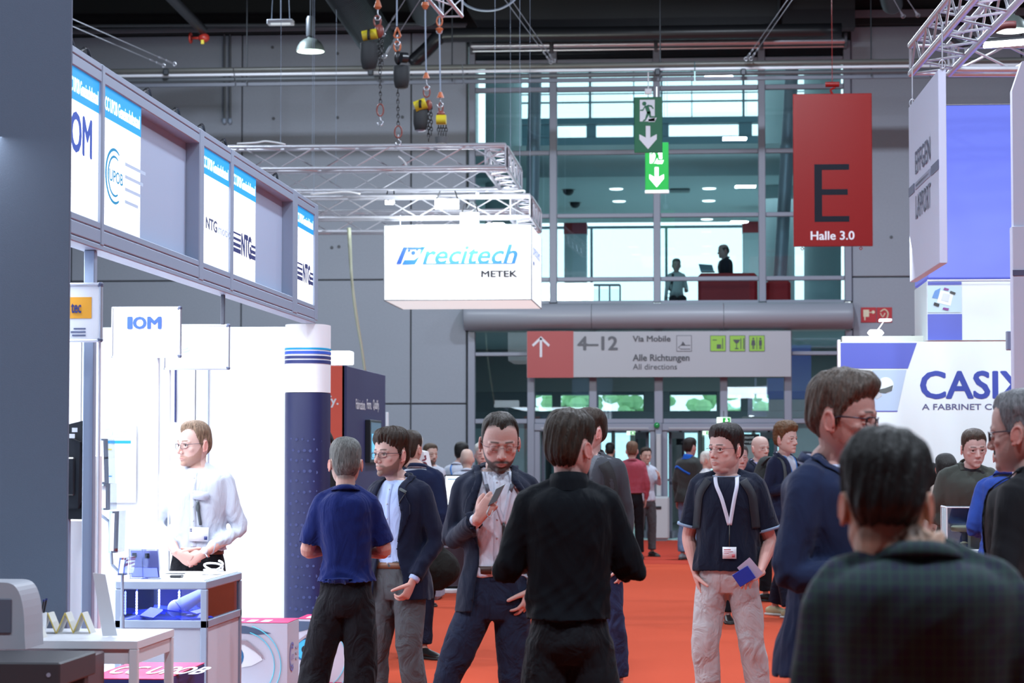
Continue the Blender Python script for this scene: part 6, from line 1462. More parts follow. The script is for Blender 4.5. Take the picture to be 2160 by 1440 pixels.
# ---- big direction sign over the doors
Yd = YB - .30; ds = thing('direction_sign', W(1390, 796, Yd), 'long grey direction sign with a red arrow field reading 4-12 over the doors', 'sign')
rk_(1112, 698, 1668, 796, mat('sign_grey', (.36, .36, .40), .5), 'board', ds, Yd, .08, .004); rk_(1112, 698, 1209.5, 796.5, mat('sign_red', (.36, .06, .065), .5), 'red_field', ds, Yd - .08, .004)
M_st = mat('sign_dark', (.06, .06, .075), .5); M_sw = mat('sign_light', (.62, .60, .66), .5); Yt2 = Yd - .085
rk_(1138.5, 712, 1143.5, 753, M_sw, 'arrow_shaft', ds, Yt2)
for s in (-1, 1): MB().poly([W(1141, 709, Yt2), W(1141, 716, Yt2), W(1141 + s * 16, 731, Yt2), W(1141 + s * 19, 727, Yt2)], (0, -.004, 0)).build('arrow_wing', M_sw, ds)
def dt_(t, x0, x1, yb, yt, bold, m=M_st): text(t, (W(x0, yb, Yt2).x, Yt2 - .001, W(1400, yb, Yt2).z), (1, 0, 0), (0, 0, 1), width=W(x1, yb, Yt2).x - W(x0, yb, Yt2).x, height=W(1400, yt, Yt2).z - W(1400, yb, Yt2).z, m=m, parent=ds, bold=bold)
dt_('4–12', 1219, 1302, 737, 709, .025, mat('sign_dim', (.09, .09, .11), .5)); dt_('Via Mobile', 1335, 1414, 720, 708, .02); dt_('Alle Richtungen', 1335, 1454, 765, 747, .02); dt_('All directions', 1335, 1428, 779, 767, 0)
def pic(x0, x1, m, nm): 
    rk_(x0 - 1, 707, x1 + 1, 741, M_st, 'pictogram_rim', ds, Yt2 + .001); return rk_(x0, 708, x1, 740, m, nm, ds, Yt2)
pic(1428, 1458, mat('sign_grey', (.36, .36, .40), .5), 'walkway_pictogram'); M_gr = mat('sign_green', (.25, .46, .06), .5); Y3 = Yt2 - .006
for a in (1499, 1540, 1581): pic(a, a + 31, M_gr, 'green_pictogram')
MB().path([W(px, py, Y3) for px, py in ((1456, 728), (1436, 728), (1431, 732), (1436, 736), (1456, 736))], .006, n=4, sub=1).build('belt_line', M_st, ds); MB().poly([W(px, py, Y3) for px, py in ((1436, 728), (1439, 723), (1443, 723), (1446, 728))], (0, -.003, 0)).build('person_mark', M_st, ds); MB().lathe(W(1440.5, 722, Y3), [(.014, -.003), (.014, 0)], 10, 'Y').build('person_mark', M_st, ds)
for r4 in ((1512, 726, 1521, 735), (1523.5, 713, 1525, 736), (1503, 716, 1512, 717.5)): rk_(*r4, M_st, 'cup_mark', ds, Y3)
for r4 in ((1553, 723, 1554.5, 735), (1562, 713, 1563.5, 736), (1568, 713, 1570, 736), (1550, 734, 1558, 736)): rk_(*r4, M_st, 'cutlery_mark', ds, Y3)
MB().poly([W(px, py, Y3) for px, py in ((1546, 716), (1561, 716), (1558, 722), (1554, 725), (1550, 722))], (0, -.003, 0)).build('glass_mark', M_st, ds)
rk_(1596, 711, 1597, 737, M_st, 'divider_mark', ds, Y3)
for xm in (1589, 1604):
    MB().lathe(W(xm, 714, Y3), [(.018, -.003), (.018, 0)], 10, 'Y').build('head_mark', M_st, ds); MB().poly([W(px, py, Y3) for px, py in ((xm - 3, 717), (xm + 3, 717), (xm + (4.5 if xm == 1589 else 3), 728), (xm - (4.5 if xm == 1589 else 3), 728))], (0, -.003, 0)).build('figure_mark', M_st, ds); rk_(xm - 2, 727, xm - .5, 736, M_st, 'leg_mark', ds, Y3); rk_(xm + .5, 727, xm + 2, 736, M_st, 'leg_mark', ds, Y3)
# ---- exit signs
def exit_sign(px0, py0, px1, py1, d, label, lit, hang):
    a, b = D(px0, py1, d), D(px1, py0, d); Y = a.y; t = thing('exit_sign', ((a.x + b.x) / 2, Y, a.z), label, 'sign', None); Wd, Ht = b.x - a.x, b.z - a.z
    Mg = mat('exit_green_lit', (.0, .10, .02), .5, emit=.8, ecol=(.0, .42, .03)) if lit else mat('exit_green', (.008, .13, .055), .4); Mw = mat('exit_white_lit', (.8, 1, .85), .4, emit=1.2) if lit else mat('exit_white', (.72, .74, .80), .4)
    B1((a.x, Y, a.z), (b.x, Y + .05, b.z), .006).build('plate', Mg, t); P = lambda u, v: V3(a.x + u * Wd, Y - .002, b.z - v * Ht)
    def sh(pts, m, nm, k=0): MB().poly([P(u, v) - V3(0, .003 * k, 0) for u, v in pts], (0, -.002, 0)).build(nm, m, t)
    sh([(.20, .05), (.73, .05), (.73, .44), (.20, .44)], Mw, 'door_field'); sh([(.5, .40), (.80, .37), (.73, .45), (.5, .45)], Mw, 'door_foot')
    c = P(.36, .12); MB().lathe(c - V3(0, .003, 0), [(Wd * .075, -.003), (Wd * .075, 0)], 14, 'Y').build('figure_head', Mg, t)
    sh([(.36, .16), (.50, .15), (.58, .27), (.47, .31), (.42, .24)], Mg, 'figure_body', 1); sh([(.47, .14), (.62, .15), (.70, .21), (.66, .22), (.60, .18), (.48, .17)], Mg, 'figure_arm', 1); sh([(.40, .17), (.32, .25), (.21, .25), (.21, .23), (.30, .225), (.36, .17)], Mg, 'figure_arm', 1)
    sh([(.50, .26), (.58, .26), (.60, .345), (.78, .35), (.78, .375), (.54, .375)], Mg, 'figure_leg', 1); sh([(.46, .26), (.56, .29), (.40, .43), (.30, .44), (.32, .415), (.38, .40)], Mg, 'figure_leg', 1)
    sh([(.41, .52), (.57, .52), (.57, .73), (.80, .67), (.80, .76), (.49, .94), (.18, .76), (.18, .67), (.41, .73)], Mw, 'arrow')
    if lit: B1((a.x - .005, Y - .01, a.z - .05), (b.x + .005, Y + .08, a.z), .005).build('lamp_housing', M_white, t)
    MB().rod(((a.x + b.x) / 2, Y + .025, b.z), ((a.x + b.x) / 2, Y + .025, b.z + hang), .008, 8).build('hanger', M_white, t); B1(((a.x + b.x) / 2 - .05, Y, b.z + .04), ((a.x + b.x) / 2 + .05, Y + .05, b.z + .12), .01).build('hook_block', M_white, t)
exit_sign(1338, 204, 1397, 322, 33, 'upper dark green exit sign with running figure and down arrow', False, .35)
exit_sign(1361, 300, 1410, 401, 38, 'lower brightly lit green exit sign partly behind the darker one', True, .9)
for i, (a, b, c, d_, Y, lb) in enumerate(((1512, 880, 1541, 893, YB - .2, 'small lit exit sign on the frame over the right door'), (1322, 909, 1339, 916, 50., 'tiny exit sign inside the lobby seen through the left door'), (1482, 909, 1500, 916, 50., 'tiny exit sign inside the lobby seen through the right door'))):
    t = thing('small_exit_sign', W((a + b) / 2, d_, Y), lb, 'sign'); rk_(a, c, b, d_, mat('exit_white_lit', (.8, 1, .85), .4, emit=1.2), 'lit_field', t, Y, .04, .004) if False else None
    p0, p1 = W(a, c, Y), W(b, d_, Y) 
    rk_(a, b and (c if False else (880 if i == 0 else 909)), b, d_, mat('exit_white_lit', (.8, 1, .85), .4, emit=1.2), 'lit_plate', t, Y, .05, .004) if False else None
exs = ((1512, 880, 1541, 893, YB - .2, 'small lit exit sign on the frame over the right door'), (1322, 909, 1340, 917, 49.0, 'tiny exit sign inside the lobby seen through the left door'), (1482, 909, 1500, 917, 49.0, 'tiny exit sign inside the lobby seen through the right door'))
for o in [o for o in bpy.data.objects if o.name.startswith('small_exit_sign')]: bpy.data.objects.remove(o)
for (a, y0_, b, y1_, Y, lb) in exs:
    t = thing('small_exit_sign', W((a + b) / 2, y1_, Y), lb, 'sign'); rk_(a, y0_, b, y1_, mat('exit_white_lit', (.8, 1, .85), .4, emit=1.2), 'lit_plate', t, Y, .06, .004)
    m_ = a + (b - a) * .42; rk_(m_, y0_ + .8, b - .8, y1_ - .8, mat('exit_green_lit', (.0, .10, .02), .5, emit=.8, ecol=(.0, .42, .03)), 'green_field', t, Y - .06); cxm = (m_ + b) / 2
    MB().poly([W(px, py, Y - .066) for px, py in ((cxm - 1.5, y0_ + 2), (cxm + 1.5, y0_ + 2), (cxm + 1.5, (y0_ + y1_) / 2), (cxm + 4, (y0_ + y1_) / 2), (cxm, y1_ - 2), (cxm - 4, (y0_ + y1_) / 2), (cxm - 1.5, (y0_ + y1_) / 2))], (0, -.003, 0)).build('arrow', mat('exit_white_lit', (.8, 1, .85), .4, emit=1.2), t)
    MB().rod(W((a + b) / 2, y0_, Y), W((a + b) / 2, y0_, Y) + V3(0, 0, .12), .01, 6).build('hanger', M_steel, t)
# restaurant sign beyond the right door
Yr = 47.5; rs = thing('restaurant_sign', W(1590, 1000, Yr), 'dark and grey standing sign with the words Restaurant Aubergine beyond the door', 'sign'); rs.location.z = 0
rk_(1563, 915, 1602, 938, M_blk2, 'header', rs, Yr, .05, .004); rk_(1563, 938, 1602, 1090, mat('totem_grey', (.40, .44, .47), .4), 'panel', rs, Yr, .05, .004)
for (t, yb) in (('Restaurant', 924.5), ('Aubergine', 934.5)): text(t, (W(1565, yb, Yr).x, Yr - .052, W(1565, yb, Yr).z), (1, 0, 0), (0, 0, 1), width=W(1590, yb, Yr).x - W(1565, yb, Yr).x, height=.055, m=M_white, parent=rs, bold=.02)
# ================================================================ CEILING SERVICES, TRUSSES, HOISTS
M_truss = mat('truss_alu', (.62, .62, .68), .32, metal=.55); M_dkp = mat('dark_pipe', (.04, .045, .055), .45, metal=.3); M_gp = mat('grey_pipe', (.09, .10, .115), .45, metal=.2)
Yp = 40.5
PIPEZ = lambda py: W(1400, py, Yp).z
for i, (py, r, m, lb, nm, flat) in enumerate(((136, 5.5, mat('warm_pipe', (.11, .11, .105), .4, metal=.15), 'upper dark round pipe running across the hall below the ceiling', 'ceiling_pipe', 0), (144.5, 3.2, mat('white_rail', (.62, .63, .70), .4), 'pale flat rail between the pipes across the hall', 'cable_rail', 1),
                              (154, 5.0, M_gp, 'lower grey round pipe just under the pale rail', 'ceiling_pipe', 0), (163.5, 4.2, mat('grey_beam', (.13, .14, .18), .5), 'lowest grey beam under the ceiling pipes', 'ceiling_beam', 1))):
    z = PIPEZ(py); rr = r / 5000 * Yp; y = Yp + i * .06; t = thing(nm, (0, y, z), lb, 'pipe' if not flat else 'rail')
    for k in range(8):
        x0, x1 = -16 + k * 4, -12 + k * 4 - .015
        if flat: B1((x0, y - .03, z - rr), (x1, y + .03, z + rr), .006).build('length', m, t)
        else: MB().rod((x0, y, z), (x1, y, z), rr, 14).build('length', m, t, smooth=True, angle=40)
hg = thing('pipe_hanger_row', (0, Yp, PIPEZ(136)), 'dark threaded rods that hold the pipes from the ceiling', 'hanger')
for k in range(9): MB().rod((-15 + k * 3.6, Yp + .1, PIPEZ(165)), (-15 + k * 3.6, Yp + .1, 10.4), .012, 6).build('threaded_rod', M_dkp, hg)
for px in (350, 782, 1387, 1568): p = W(px, 152, Yp - .1); B1(p - V3(.05, .04, .06), p + V3(.05, .04, .06), .02).build('pipe_clamp', M_dkp, hg)
def W_(px, py, Y): return W(px, py, Y)
def pipe(name, pts, r, m, label, cat, Y=None, n=12, sub=1):
    P = [W_(a, b, Y if Y else c) for (a, b, *c_) in pts for c in [c_[0] if c_ else Y]]; t = tag(MB().path(P, r, n=n, sub=sub).build(name, m, smooth=True), label, cat); return t
def ribbed(name, p0, p1, r, label, m=mat('spiral_duct', (.030, .038, .045), .4, metal=.3), step=.10):
    t = thing(name, p0, label, 'duct'); d = (p1 - p0); n = int(d.length / step); MB().rod(p0, p1, r, 22).build('duct_tube', m, t, smooth=True, angle=50); dn = d.normalized(); g = MB()
    for i in range(n): g.rod(p0 + d * (i / n), p0 + d * (i / n) + dn * .012, r * 1.03, 22)
    g.build('spiral_seam', m, t)['kind'] = 'stuff'; return t
ribbed('spiral_duct', W_(700, -60, 33), W_(792, 82, 38), .30, 'large dark spiral duct above the first chain hoist')
ribbed('spiral_duct', W_(868, -70, 33), W_(898, 26, 36), .22, 'dark ribbed duct end beside the small truss piece'); ribbed('spiral_duct', W_(1862, -80, 33), W_(1882, 8, 36), .16, 'dark ribbed duct end at the top right ceiling')
dk_ = thing('insulated_pipe', W_(1000, 75, 41.6), 'thick black insulated pipe bending down above the glazing', 'pipe')
MB().path([W_(a, b, 41.6) for a, b in ((866, 136), (905, 100), (925, 80), (960, 74), (1200, 72), (1500, 68), (1775, 64))], .13, n=14).build('pipe_run', M_blk2, dk_, smooth=True)
bd = thing('black_duct', W_(1380, 40, 41.5), 'huge black duct hanging over the entrance glazing', 'duct')
MB().poly([W_(a, b, 41.9) for a, b in ((985, -40), (985, 20), (1010, 58), (1100, 76), (1380, 70), (1590, 60), (1640, 40), (1650, -40))], (0, .5, 0)).build('duct_body', mat('duct_black', (.012, .013, .018), .55), bd); B1(W_(1650, 60, 42.2), W_(1800, -40, 42.6)).build('side_housing', mat('housing_dark', (.022, .024, .03), .6), bd)
MB().path([W_(a, b, 41.8) for a, b in ((1010, 60), (1100, 73), (1380, 67), (1590, 57), (1632, 44), (1642, 20), (1645, -30))], .03, n=8).build('duct_seam', M_dkp, bd)
cb_ = thing('cable_tray', W_(560, 57, 41), 'thin dark cable tray and pipe along the wall top', 'tray'); B1(W_(100, 62, 42.6), W_(985, 54, 42.8)).build('tray', M_dkp, cb_); MB().rod(W_(100, 55, 42.5), W_(985, 50, 42.5), .03, 8).build('tube', M_gp, cb_)
# sprinkler valve with red wheel
vv = thing('sprinkler_valve', W_(430, 78, 40), 'red sprinkler valve with hand wheel at the end of a black pipe', 'valve')
MB().rod(W_(345, -20, 38), W_(428, 64, 40), .085, 14).build('black_pipe', M_blk2, vv, smooth=True, angle=40); c = W_(430, 80, 40); M_vr = mat('valve_red', (.38, .03, .02), .4); MB().ell(c, (.10, .09, .08)).rod(W_(405, 80, 40), c, .025, 8).rod(c, c + V3(0, 0, .14), .04, 10).build('valve_body', M_vr, vv, smooth=True)
cw = W_(402, 80, 40); MB().path([cw + V3(0, .10 * math.cos(t), .085 * math.sin(t)) for t in [2 * PI * i / 16 for i in range(16)]], .018, n=6, sub=1, closed=True).build('hand_wheel', M_vr, vv, smooth=True); B1(c + V3(-.03, -.1, -.12), c + V3(.02, -.06, -.05)).build('yellow_tag', mat('tag_yellow', (.7, .55, .02), .5), vv)
# conduits on the wall
for i, (px, lb) in enumerate(((473, 'left of two thin conduits running down the wall'), (485, 'right of two thin conduits running down the wall'))):
    a, b = W_(px, 60, YB - .12), W_(px, 255, YB - .12); t = thing('wall_conduit', b, lb, 'conduit', 'wall conduits'); MB().rod(a, b, .022, 8).build('tube', M_gp, t); MB().ell(b, (.04, .04, .06), n=10, m=6).build('end_cap', M_alum, t)
# bell lamp and flood lamp
def bell_lamp(px, py_rim, d, r, label, top_py, tilt=0):
    c = D(px, py_rim, d); k = r / .30; t = thing('bell_lamp', c, label, 'lamp')
    pr = [(.30, 0), (.292, .03), (.27, .10), (.22, .18), (.14, .245), (.07, .27), (.055, .30), (.055, .315)]
    MB().lathe(c, [(a * k, b * k) for a, b in pr], 32).build('shade', mat('lamp_shade', (.16, .19, .18), .4, metal=.3), t, smooth=True, angle=50); MB().lathe(c - V3(0, 0, .012), [(.25 * k, 0), (.28 * k, .004)], 28).build('lit_glass', mat('lamp_glow', (.8, 1, .9), .5, emit=7, ecol=(.80, 1, .88)), t)
    MB().lathe(c + V3(0, 0, .31 * k), [(.085 * k, 0), (.095 * k, .05 * k), (.095 * k, .36 * k), (.07 * k, .42 * k)], 16).build('ballast', M_gp, t, smooth=True, angle=40); MB().rod(c + V3(0, 0, .7 * k), V3(c.x, c.y, 10.4), .012, 6).build('cord', M_dkp, t); return t
bell_lamp(655, 108, 37, .225, 'grey bell lamp glowing greenish under the ceiling', 0)
bl = bell_lamp(2133, 64, 21, .15, 'grey bell lamp partly behind the right truss', 0)
fl_ = thing('flood_lamp', D(592, 45, 36), 'white square flood lamp hanging on wires left of the bell lamp', 'lamp')
c = D(592, 46, 36); B1(c - V3(.20, .08, .05), c + V3(.20, .08, .03), .012).build('housing', mat('lamp_grey', (.50, .52, .58), .4), fl_); B1(c + V3(-.14, -.09, -.055), c + V3(.16, -.05, -.03)).build('glass', mat('lamp_dim', (.7, .75, .8), .3, emit=.5), fl_)
for dx in (-.14, 0, .14): MB().rod(c + V3(dx, 0, .03), V3(c.x + dx * .3, c.y, 10.4), .005, 5).build('wire', M_alum, fl_)
# steel wires with turnbuckles
def wire(p, q_, label, r=.007, hooks=True):
    t = thing('steel_wire', q_, label, 'wire'); MB().rod(p, q_, r, 6).build('wire', M_alu, t)
    if hooks:
        d = (p - q_).normalized(); MB().rod(q_ + d * .10, q_ + d * .30, r * 2.6, 8).build('turnbuckle', M_alu, t); MB().path([q_ + V3(.03 * math.cos(a), 0, .03 * math.sin(a)) for a in [2 * PI * i / 10 for i in range(10)]], r, n=5, sub=1, closed=True).build('eye_bolt', M_alu, t)
        MB().rod(q_ + d * .45, q_ + d * .55, r * 2.2, 8).build('ferrule', M_alu, t)
for (a, b, lb) in (((130, 30, 36), (368, 135, 39.5), 'upper of two slack wires crossing the wall at top left'), ((135, 48, 36), (345, 138, 39.6), 'lower of two slack wires crossing the wall at top left'),
                   ((1058, -10, 37), (1162, 131, 40.3), 'left stay wire of the pair over the left glazing'), ((1072, -10, 37.2), (1168, 128, 40.3), 'right stay wire of the pair over the left glazing'),
                   ((1668, -10, 37), (1574, 124, 40.3), 'left stay wire of the pair over the right glazing'), ((1678, -10, 37.2), (1584, 124, 40.3), 'right stay wire of the pair over the right glazing'),
                   ((860, -10, 33), (808, 72, 34), 'slanting wire that ends at the first chain hoist'), ((892, -10, 33), (811, 118, 34.5), 'long slanting wire behind the second chain hoist'),
                   ((1880, -10, 33), (1905, 34, 36), 'left ceiling wire near the right spiral duct'), ((1908, -10, 33), (1936, 32, 36), 'right ceiling wire near the right spiral duct')):
    wire(W_(*a), W_(*b), lb)
tag(MB().path([W_(a, b, 36) for a, b in ((968, -6), (985, 12), (1015, 22), (1050, 20), (1078, 6), (1092, -10))], .018, n=6).build('hanging_cable', M_alum, smooth=True), 'grey cable hanging in a loop at the top edge', 'cable')

# ---- box trusses
def truss_run(t, a, b, up, side, seg=.5, r=.025, rb=.011, ends=True):
    """a->b is the lower near chord axis; up and side are vectors to the other chords"""
    a, b = Vector(a), Vector(b); n = max(2, round((b - a).length / seg)); C4 = [V3(0, 0, 0), up, side, up + side]
    for o in C4: MB().rod(a + o, b + o, r, 8).build('chord', M_truss, t, smooth=True, angle=60)
    L = b - a
    faces = [(V3(0, 0, 0), up), (side, side + up), (V3(0, 0, 0), side), (up, up + side)]
    for fi, (p, q_) in enumerate(faces):
        for i in range(n):
            s0, s1 = (p, q_) if (i + (fi % 2)) % 2 == 0 else (q_, p)
            MB().rod(a + L * (i / n) + s0, a + L * ((i + 1) / n) + s1, rb, 6).build('brace', M_truss, t)
    if ends:
        for e in (a, b):
            for p, q_ in ((V3(0, 0, 0), up), (side, side + up), (V3(0, 0, 0), side), (up, up + side)): MB().rod(e + p, e + q_, rb * 1.3, 6).build('brace', M_truss, t)
UP = V3(0, 0, .29)
def rect_truss(px0, px1, py_bot, dn, df, label, extra=0):
    n0, n1 = D(px0, py_bot, dn), D(px1, py_bot, dn); z = n1.z; n0.z = z; yf = X_(1200, 400, n1.x).y * 0 + n1.y + (df - dn); t = thing('box_truss', ((n0.x + n1.x) / 2, n1.y, z), label, 'truss', 'box trusses over the left booths')
    n0.y = n1.y; truss_run(t, n0, n1, UP, V3(0, .29, 0)); f0, f1 = V3(n0.x, yf, z), V3(n1.x, yf, z); truss_run(t, f0, f1, UP, V3(0, .29, 0)); truss_run(t, V3(n1.x - .29, n1.y + .29, z), V3(n1.x - .29, yf, z), UP, V3(.29, 0, 0), seg=.3); truss_run(t, V3(n0.x, n1.y + .29, z), V3(n0.x, yf, z), UP, V3(.29, 0, 0), seg=.4)
    return t, z, n1, yf
t1, z1t, c1, yf1 = rect_truss(420, 1066, 351, 31, 33.6, 'upper silver box truss frame hanging over the left booths')
t2, z2t, c2, yf2 = rect_truss(560, 1118, 456, 32.3, 34.3, 'lower silver box truss frame that carries the white lit box')
for t_, c_, z_, yf_ in ((t1, c1, z1t, yf1), (t2, c2, z2t, yf2)):
    for x in (c_.x - .15, c_.x - 3.0):
        for y in (c_.y + .15, yf_ + .15): MB().rod((x, y, z_ + .29), (x, y, 10.38), .003, 5).build('suspension_wire', M_alum, t_)
# white cable bundles lying on the trusses
for i, (pts, d, lb) in enumerate((([(500, 303), (540, 301), (560, 298), (590, 302), (602, 305)], 31.1, 'white cable bundle lying on the upper truss at its left end'), ([(655, 410), (690, 407), (730, 404), (760, 409)], 32.4, 'white cable lying on the lower truss at its left end'),
                                  ([(1040, 409), (1075, 405), (1105, 402), (1100, 410), (1060, 404)], 32.4, 'white cable coil on the right corner of the lower truss'), ([(840, 330), (850, 338), (858, 350), (852, 352)], 31.2, 'white cable loop hanging in the upper truss'), ([(985, 440), (995, 425), (1003, 436), (998, 450)], 32.4, 'dark cable loop hanging in the lower truss'))):
    tag(MB().path([D(*p, d) for p in pts], .014, n=6).build('truss_cable', M_white if i < 4 else M_gp, smooth=True), lb, 'cable')
for i, (px, py, d, w2, h2, lb) in enumerate(((942, 430, 32.2, .17, .07, 'glaring flood lamp in the lower truss, left one'), (990, 461, 32.0, .13, .09, 'glaring flood lamp just above the white lit box, right one'), (822, 424, 33.6, .07, .05, 'small glaring lamp at the far beam of the lower truss'))):
    c = D(px, py, d); t = thing('truss_floodlight', c, lb, 'lamp', 'flood lamps on the lower truss'); B1(c - V3(w2, -.02, h2), c + V3(w2, .10, h2), .01).build('housing', M_truss, t); B1(c - V3(w2 * .9, 0, h2 * .9), c + V3(w2 * .9, .02, -0 + h2 * .9)).build('lit_glass', mat('flood_glow', (1, 1, 1), .5, emit=16, ecol=(.95, 1, 1)), t)
    for s in (-1, 1): MB().rod(c + V3(s * w2, .04, 0), c + V3(s * w2 * .6, .12, h2 + .12), .01, 6).build('yoke', M_blk2, t)
area('truss_flood', D(960, 455, 31.6), (1.2, .2), 60, (.93, 1, .97), (R(75), 0, 0)); area('truss_flood', D(930, 450, 35), (3, .4), 190, (.88, 1, .90), (R(105), 0, 0))
# green-white cable hanging down from the lower truss
tag(MB().path([D(*p, 33) for p in ((735, 480), (737, 520), (742, 590), (750, 660), (762, 730), (770, 785))], .020, n=7).path([D(*p, 33.05) for p in ((738, 480), (740, 520), (743, 590), (752, 660), (763, 730), (771, 785))], .014, n=6).build('drop_cable', mat('cable_cream', (.62, .66, .50), .5), smooth=True), 'pale yellow-green cable hanging from the lower truss to the navy booth', 'cable')
# white lit cube with logo
dP = 32.0; a, b = D(810, 633, dP), D(1122, 475, dP); yr = a.y + 2.05; lc = thing('lit_cube_sign', ((a.x + b.x) / 2, a.y + 1, a.z), 'large white lit hanging cube with a blue script logo and AMETEK', 'sign'); Y = a.y
M_cube = mat('lit_fabric', (.85, .88, .92), .6, emit=.62, ecol=(.95, .98, 1))
B1((a.x, Y, a.z), (b.x, yr, b.z), .006).build('fabric_box', M_cube, lc)
for p, q_ in (((a.x, Y, a.z), (b.x, Y, a.z)), ((b.x, Y, a.z), (b.x, yr, a.z)), ((a.x, Y, a.z), (a.x, yr, a.z)), ((b.x, Y, a.z), (b.x, Y, b.z)), ((a.x, Y, a.z), (a.x, Y, b.z)), ((a.x, Y, b.z), (b.x, Y, b.z)), ((b.x, yr, a.z), (b.x, yr, b.z))): MB().rod(p, q_, .008, 6).build('frame_edge', mat('edge_grey', (.25, .27, .30), .4), lc)
for x in (a.x + .2, b.x - .2):
    for y in (Y + .15, yr - .15): MB().rod((x, y, b.z), (x, y, z2t), .008, 5).build('suspension_wire', M_alum, lc)
Pq = lambda px, py: D(px, py, dP) - V3(0, .006, 0); M_pb = mat('logo_blue', (.03, .17, .55), .5); M_pb2 = mat('logo_blue_deep', (.03, .10, .42), .5)
text('recitech', (Pq(893, 557).x, Y - .006, Pq(893, 557).z), (1, 0, 0), (0, 0, 1), width=Pq(1092, 0).x - Pq(893, 0).x, height=Pq(0, 517).z - Pq(0, 557).z, m=M_pb, parent=lc, shear=.28, bold=.015)
MB().poly([Pq(*p) for p in ((836, 557), (851, 521), (860, 521), (846, 557))], (0, -.004, 0)).build('logo_stroke', M_pb2, lc); MB().poly([Pq(*p) for p in ((848, 558), (883, 558), (893, 548), (898, 520), (889, 520), (885, 540), (874, 548), (853, 548))], (0, -.004, 0)).build('logo_bowl', M_pb, lc); MB().poly([Pq(*p) for p in ((858, 521), (896, 521), (894, 526), (862, 526))], (0, -.004, 0)).build('logo_stroke', M_pb2, lc)
for (px, py, r) in ((872, 533, .03), (863, 529, .018), (880, 527, .014)): MB().lathe(Pq(px, py), [(r, -.004), (r, 0)], 14, 'Y').build('logo_dot', M_pb2, lc)
p0, p1 = Pq(892, 557.5), Pq(1083, 555.5); B1((p0.x, Y - .008, p0.z), (p1.x, Y - .004, p1.z)).build('logo_line', M_pb, lc)
text('METEK', (Pq(1017, 585).x, Y - .006, Pq(0, 585).z), (1, 0, 0), (0, 0, 1), width=Pq(1092, 0).x - Pq(1017, 0).x, height=Pq(0, 572).z - Pq(0, 585).z, m=mat('ametek_dark', (.02, .02, .03), .5), parent=lc, bold=.03)
MB().poly([Pq(*p) for p in ((1003, 572), (1006, 572), (1013, 585), (1009, 585))], (0, -.004, 0)).build('logo_slash', mat('ametek_dark', (.02, .02, .03), .5), lc); MB().poly([Pq(*p) for p in ((1000, 578), (1003, 574), (1004, 582), (1001, 585))], (0, -.004, 0)).build('logo_slash_red', mat('ametek_red', (.7, .2, .15), .5), lc)
B1((b.x, Y + .35, D(1127, 555, dP).z), (b.x + .004, Y + .55, D(1127, 548, dP).z)).build('side_logo_bar', M_pb2, lc)
text('precitech', (b.x + .006, Y + .3, D(1127, 560, dP).z + .12), (0, 1, 0), (0, 0, 1), width=1.4, height=.2, m=M_pb, parent=lc)
# ---- chain hoists
M_ys = mat('hoist_yellow', (.62, .50, .03), .35); M_bag = mat('chain_bag', (.022, .024, .028), .75); M_or = mat('hook_orange', (.50, .13, .05), .5); M_rr = mat('ring_brown', (.22, .05, .04), .45); M_ch = mat('chain_dark', (.05, .05, .055), .4, metal=.6)
dH = 29.5
def chain(B_, p0, p1, pitch=.045, r=.006, w_=.016):
    L = (p1 - p0).length; n = int(L / pitch); d = (p1 - p0).normalized()
    for i in range(n):
        c = p0 + d * (pitch * (i + .5)); ax = V3(1, 0, 0) if i % 2 else V3(0, 1, 0); B_.path([c + ax * w_ * math.cos(a) + d * pitch * .72 * math.sin(a) for a in [2 * PI * k / 8 for k in range(8)]], r, n=4, sub=1, closed=True)
def ring(c, w_, h, r, m, par, nm='ring'): MB().path([c + V3(w_ * math.cos(a), 0, h * math.sin(a)) for a in [2 * PI * k / 18 for k in range(18)]], r, n=7, sub=1, closed=True).build(nm, m, par, smooth=True)
def hook(c, par, s=1): MB().path([c + V3(0, 0, .06 * s), c, c + V3(.03 * s, 0, -.03 * s), c + V3(.02 * s, 0, -.07 * s), c + V3(-.025 * s, 0, -.07 * s), c + V3(-.035 * s, 0, -.04 * s)], .010 * s, n=6).build('hook', M_alu, par, smooth=True)
def bag(cx, y0, y1, w_, par, tip=False):
    a = D(cx, y1, dH); h = D(cx, y0, dH).z - a.z; r = w_ / 5000 * dH / 2; MB().lathe(a, [(r * .45, 0), (r * .75, h * .05), (r * .95, h * .35), (r, h * .98), (r * .93, h)], 20).build('chain_bag', M_bag, par, smooth=True, angle=60)
    if tip: MB().lathe(a - V3(0, 0, .004), [(r * .42, 0), (r * .74, h * .06)], 16).build('bag_patch', M_alum, par)
def cable_up(px, py, par, y=0): p = D(px, py, dH); MB().rod(p, V3(p.x, p.y, 10.4), .010, 6).build('lift_cable', M_alum, par)
h1 = thing('chain_hoist', D(780, 147, dH), 'yellow chain hoist with black chain bag, first from the left', 'hoist')
cable_up(797, 8, h1); MB().lathe(D(797, 20, dH), [(.02, 0), (.05, .03), (.02, .12)], 10).build('thimble', M_or, h1); hook(D(797, 30, dH), h1); ring(D(796, 45, dH), .042, .07, .012, M_rr, h1); MB().ell(D(800, 66, dH), (.06, .06, .09)).build('clutch', M_rr, h1, smooth=True)
c = D(781, 76, dH); MB().rod(c - V3(.09, .05, .01), c + V3(.09, -.05, .02), .065, 14).build('motor_body', M_ys, h1, smooth=True, angle=40); MB().rod(c - V3(.015, .12, 0), c + V3(.015, -.12, 0), .068, 14).build('motor_band', M_blk2, h1); bag(779, 90, 147, 39, h1)
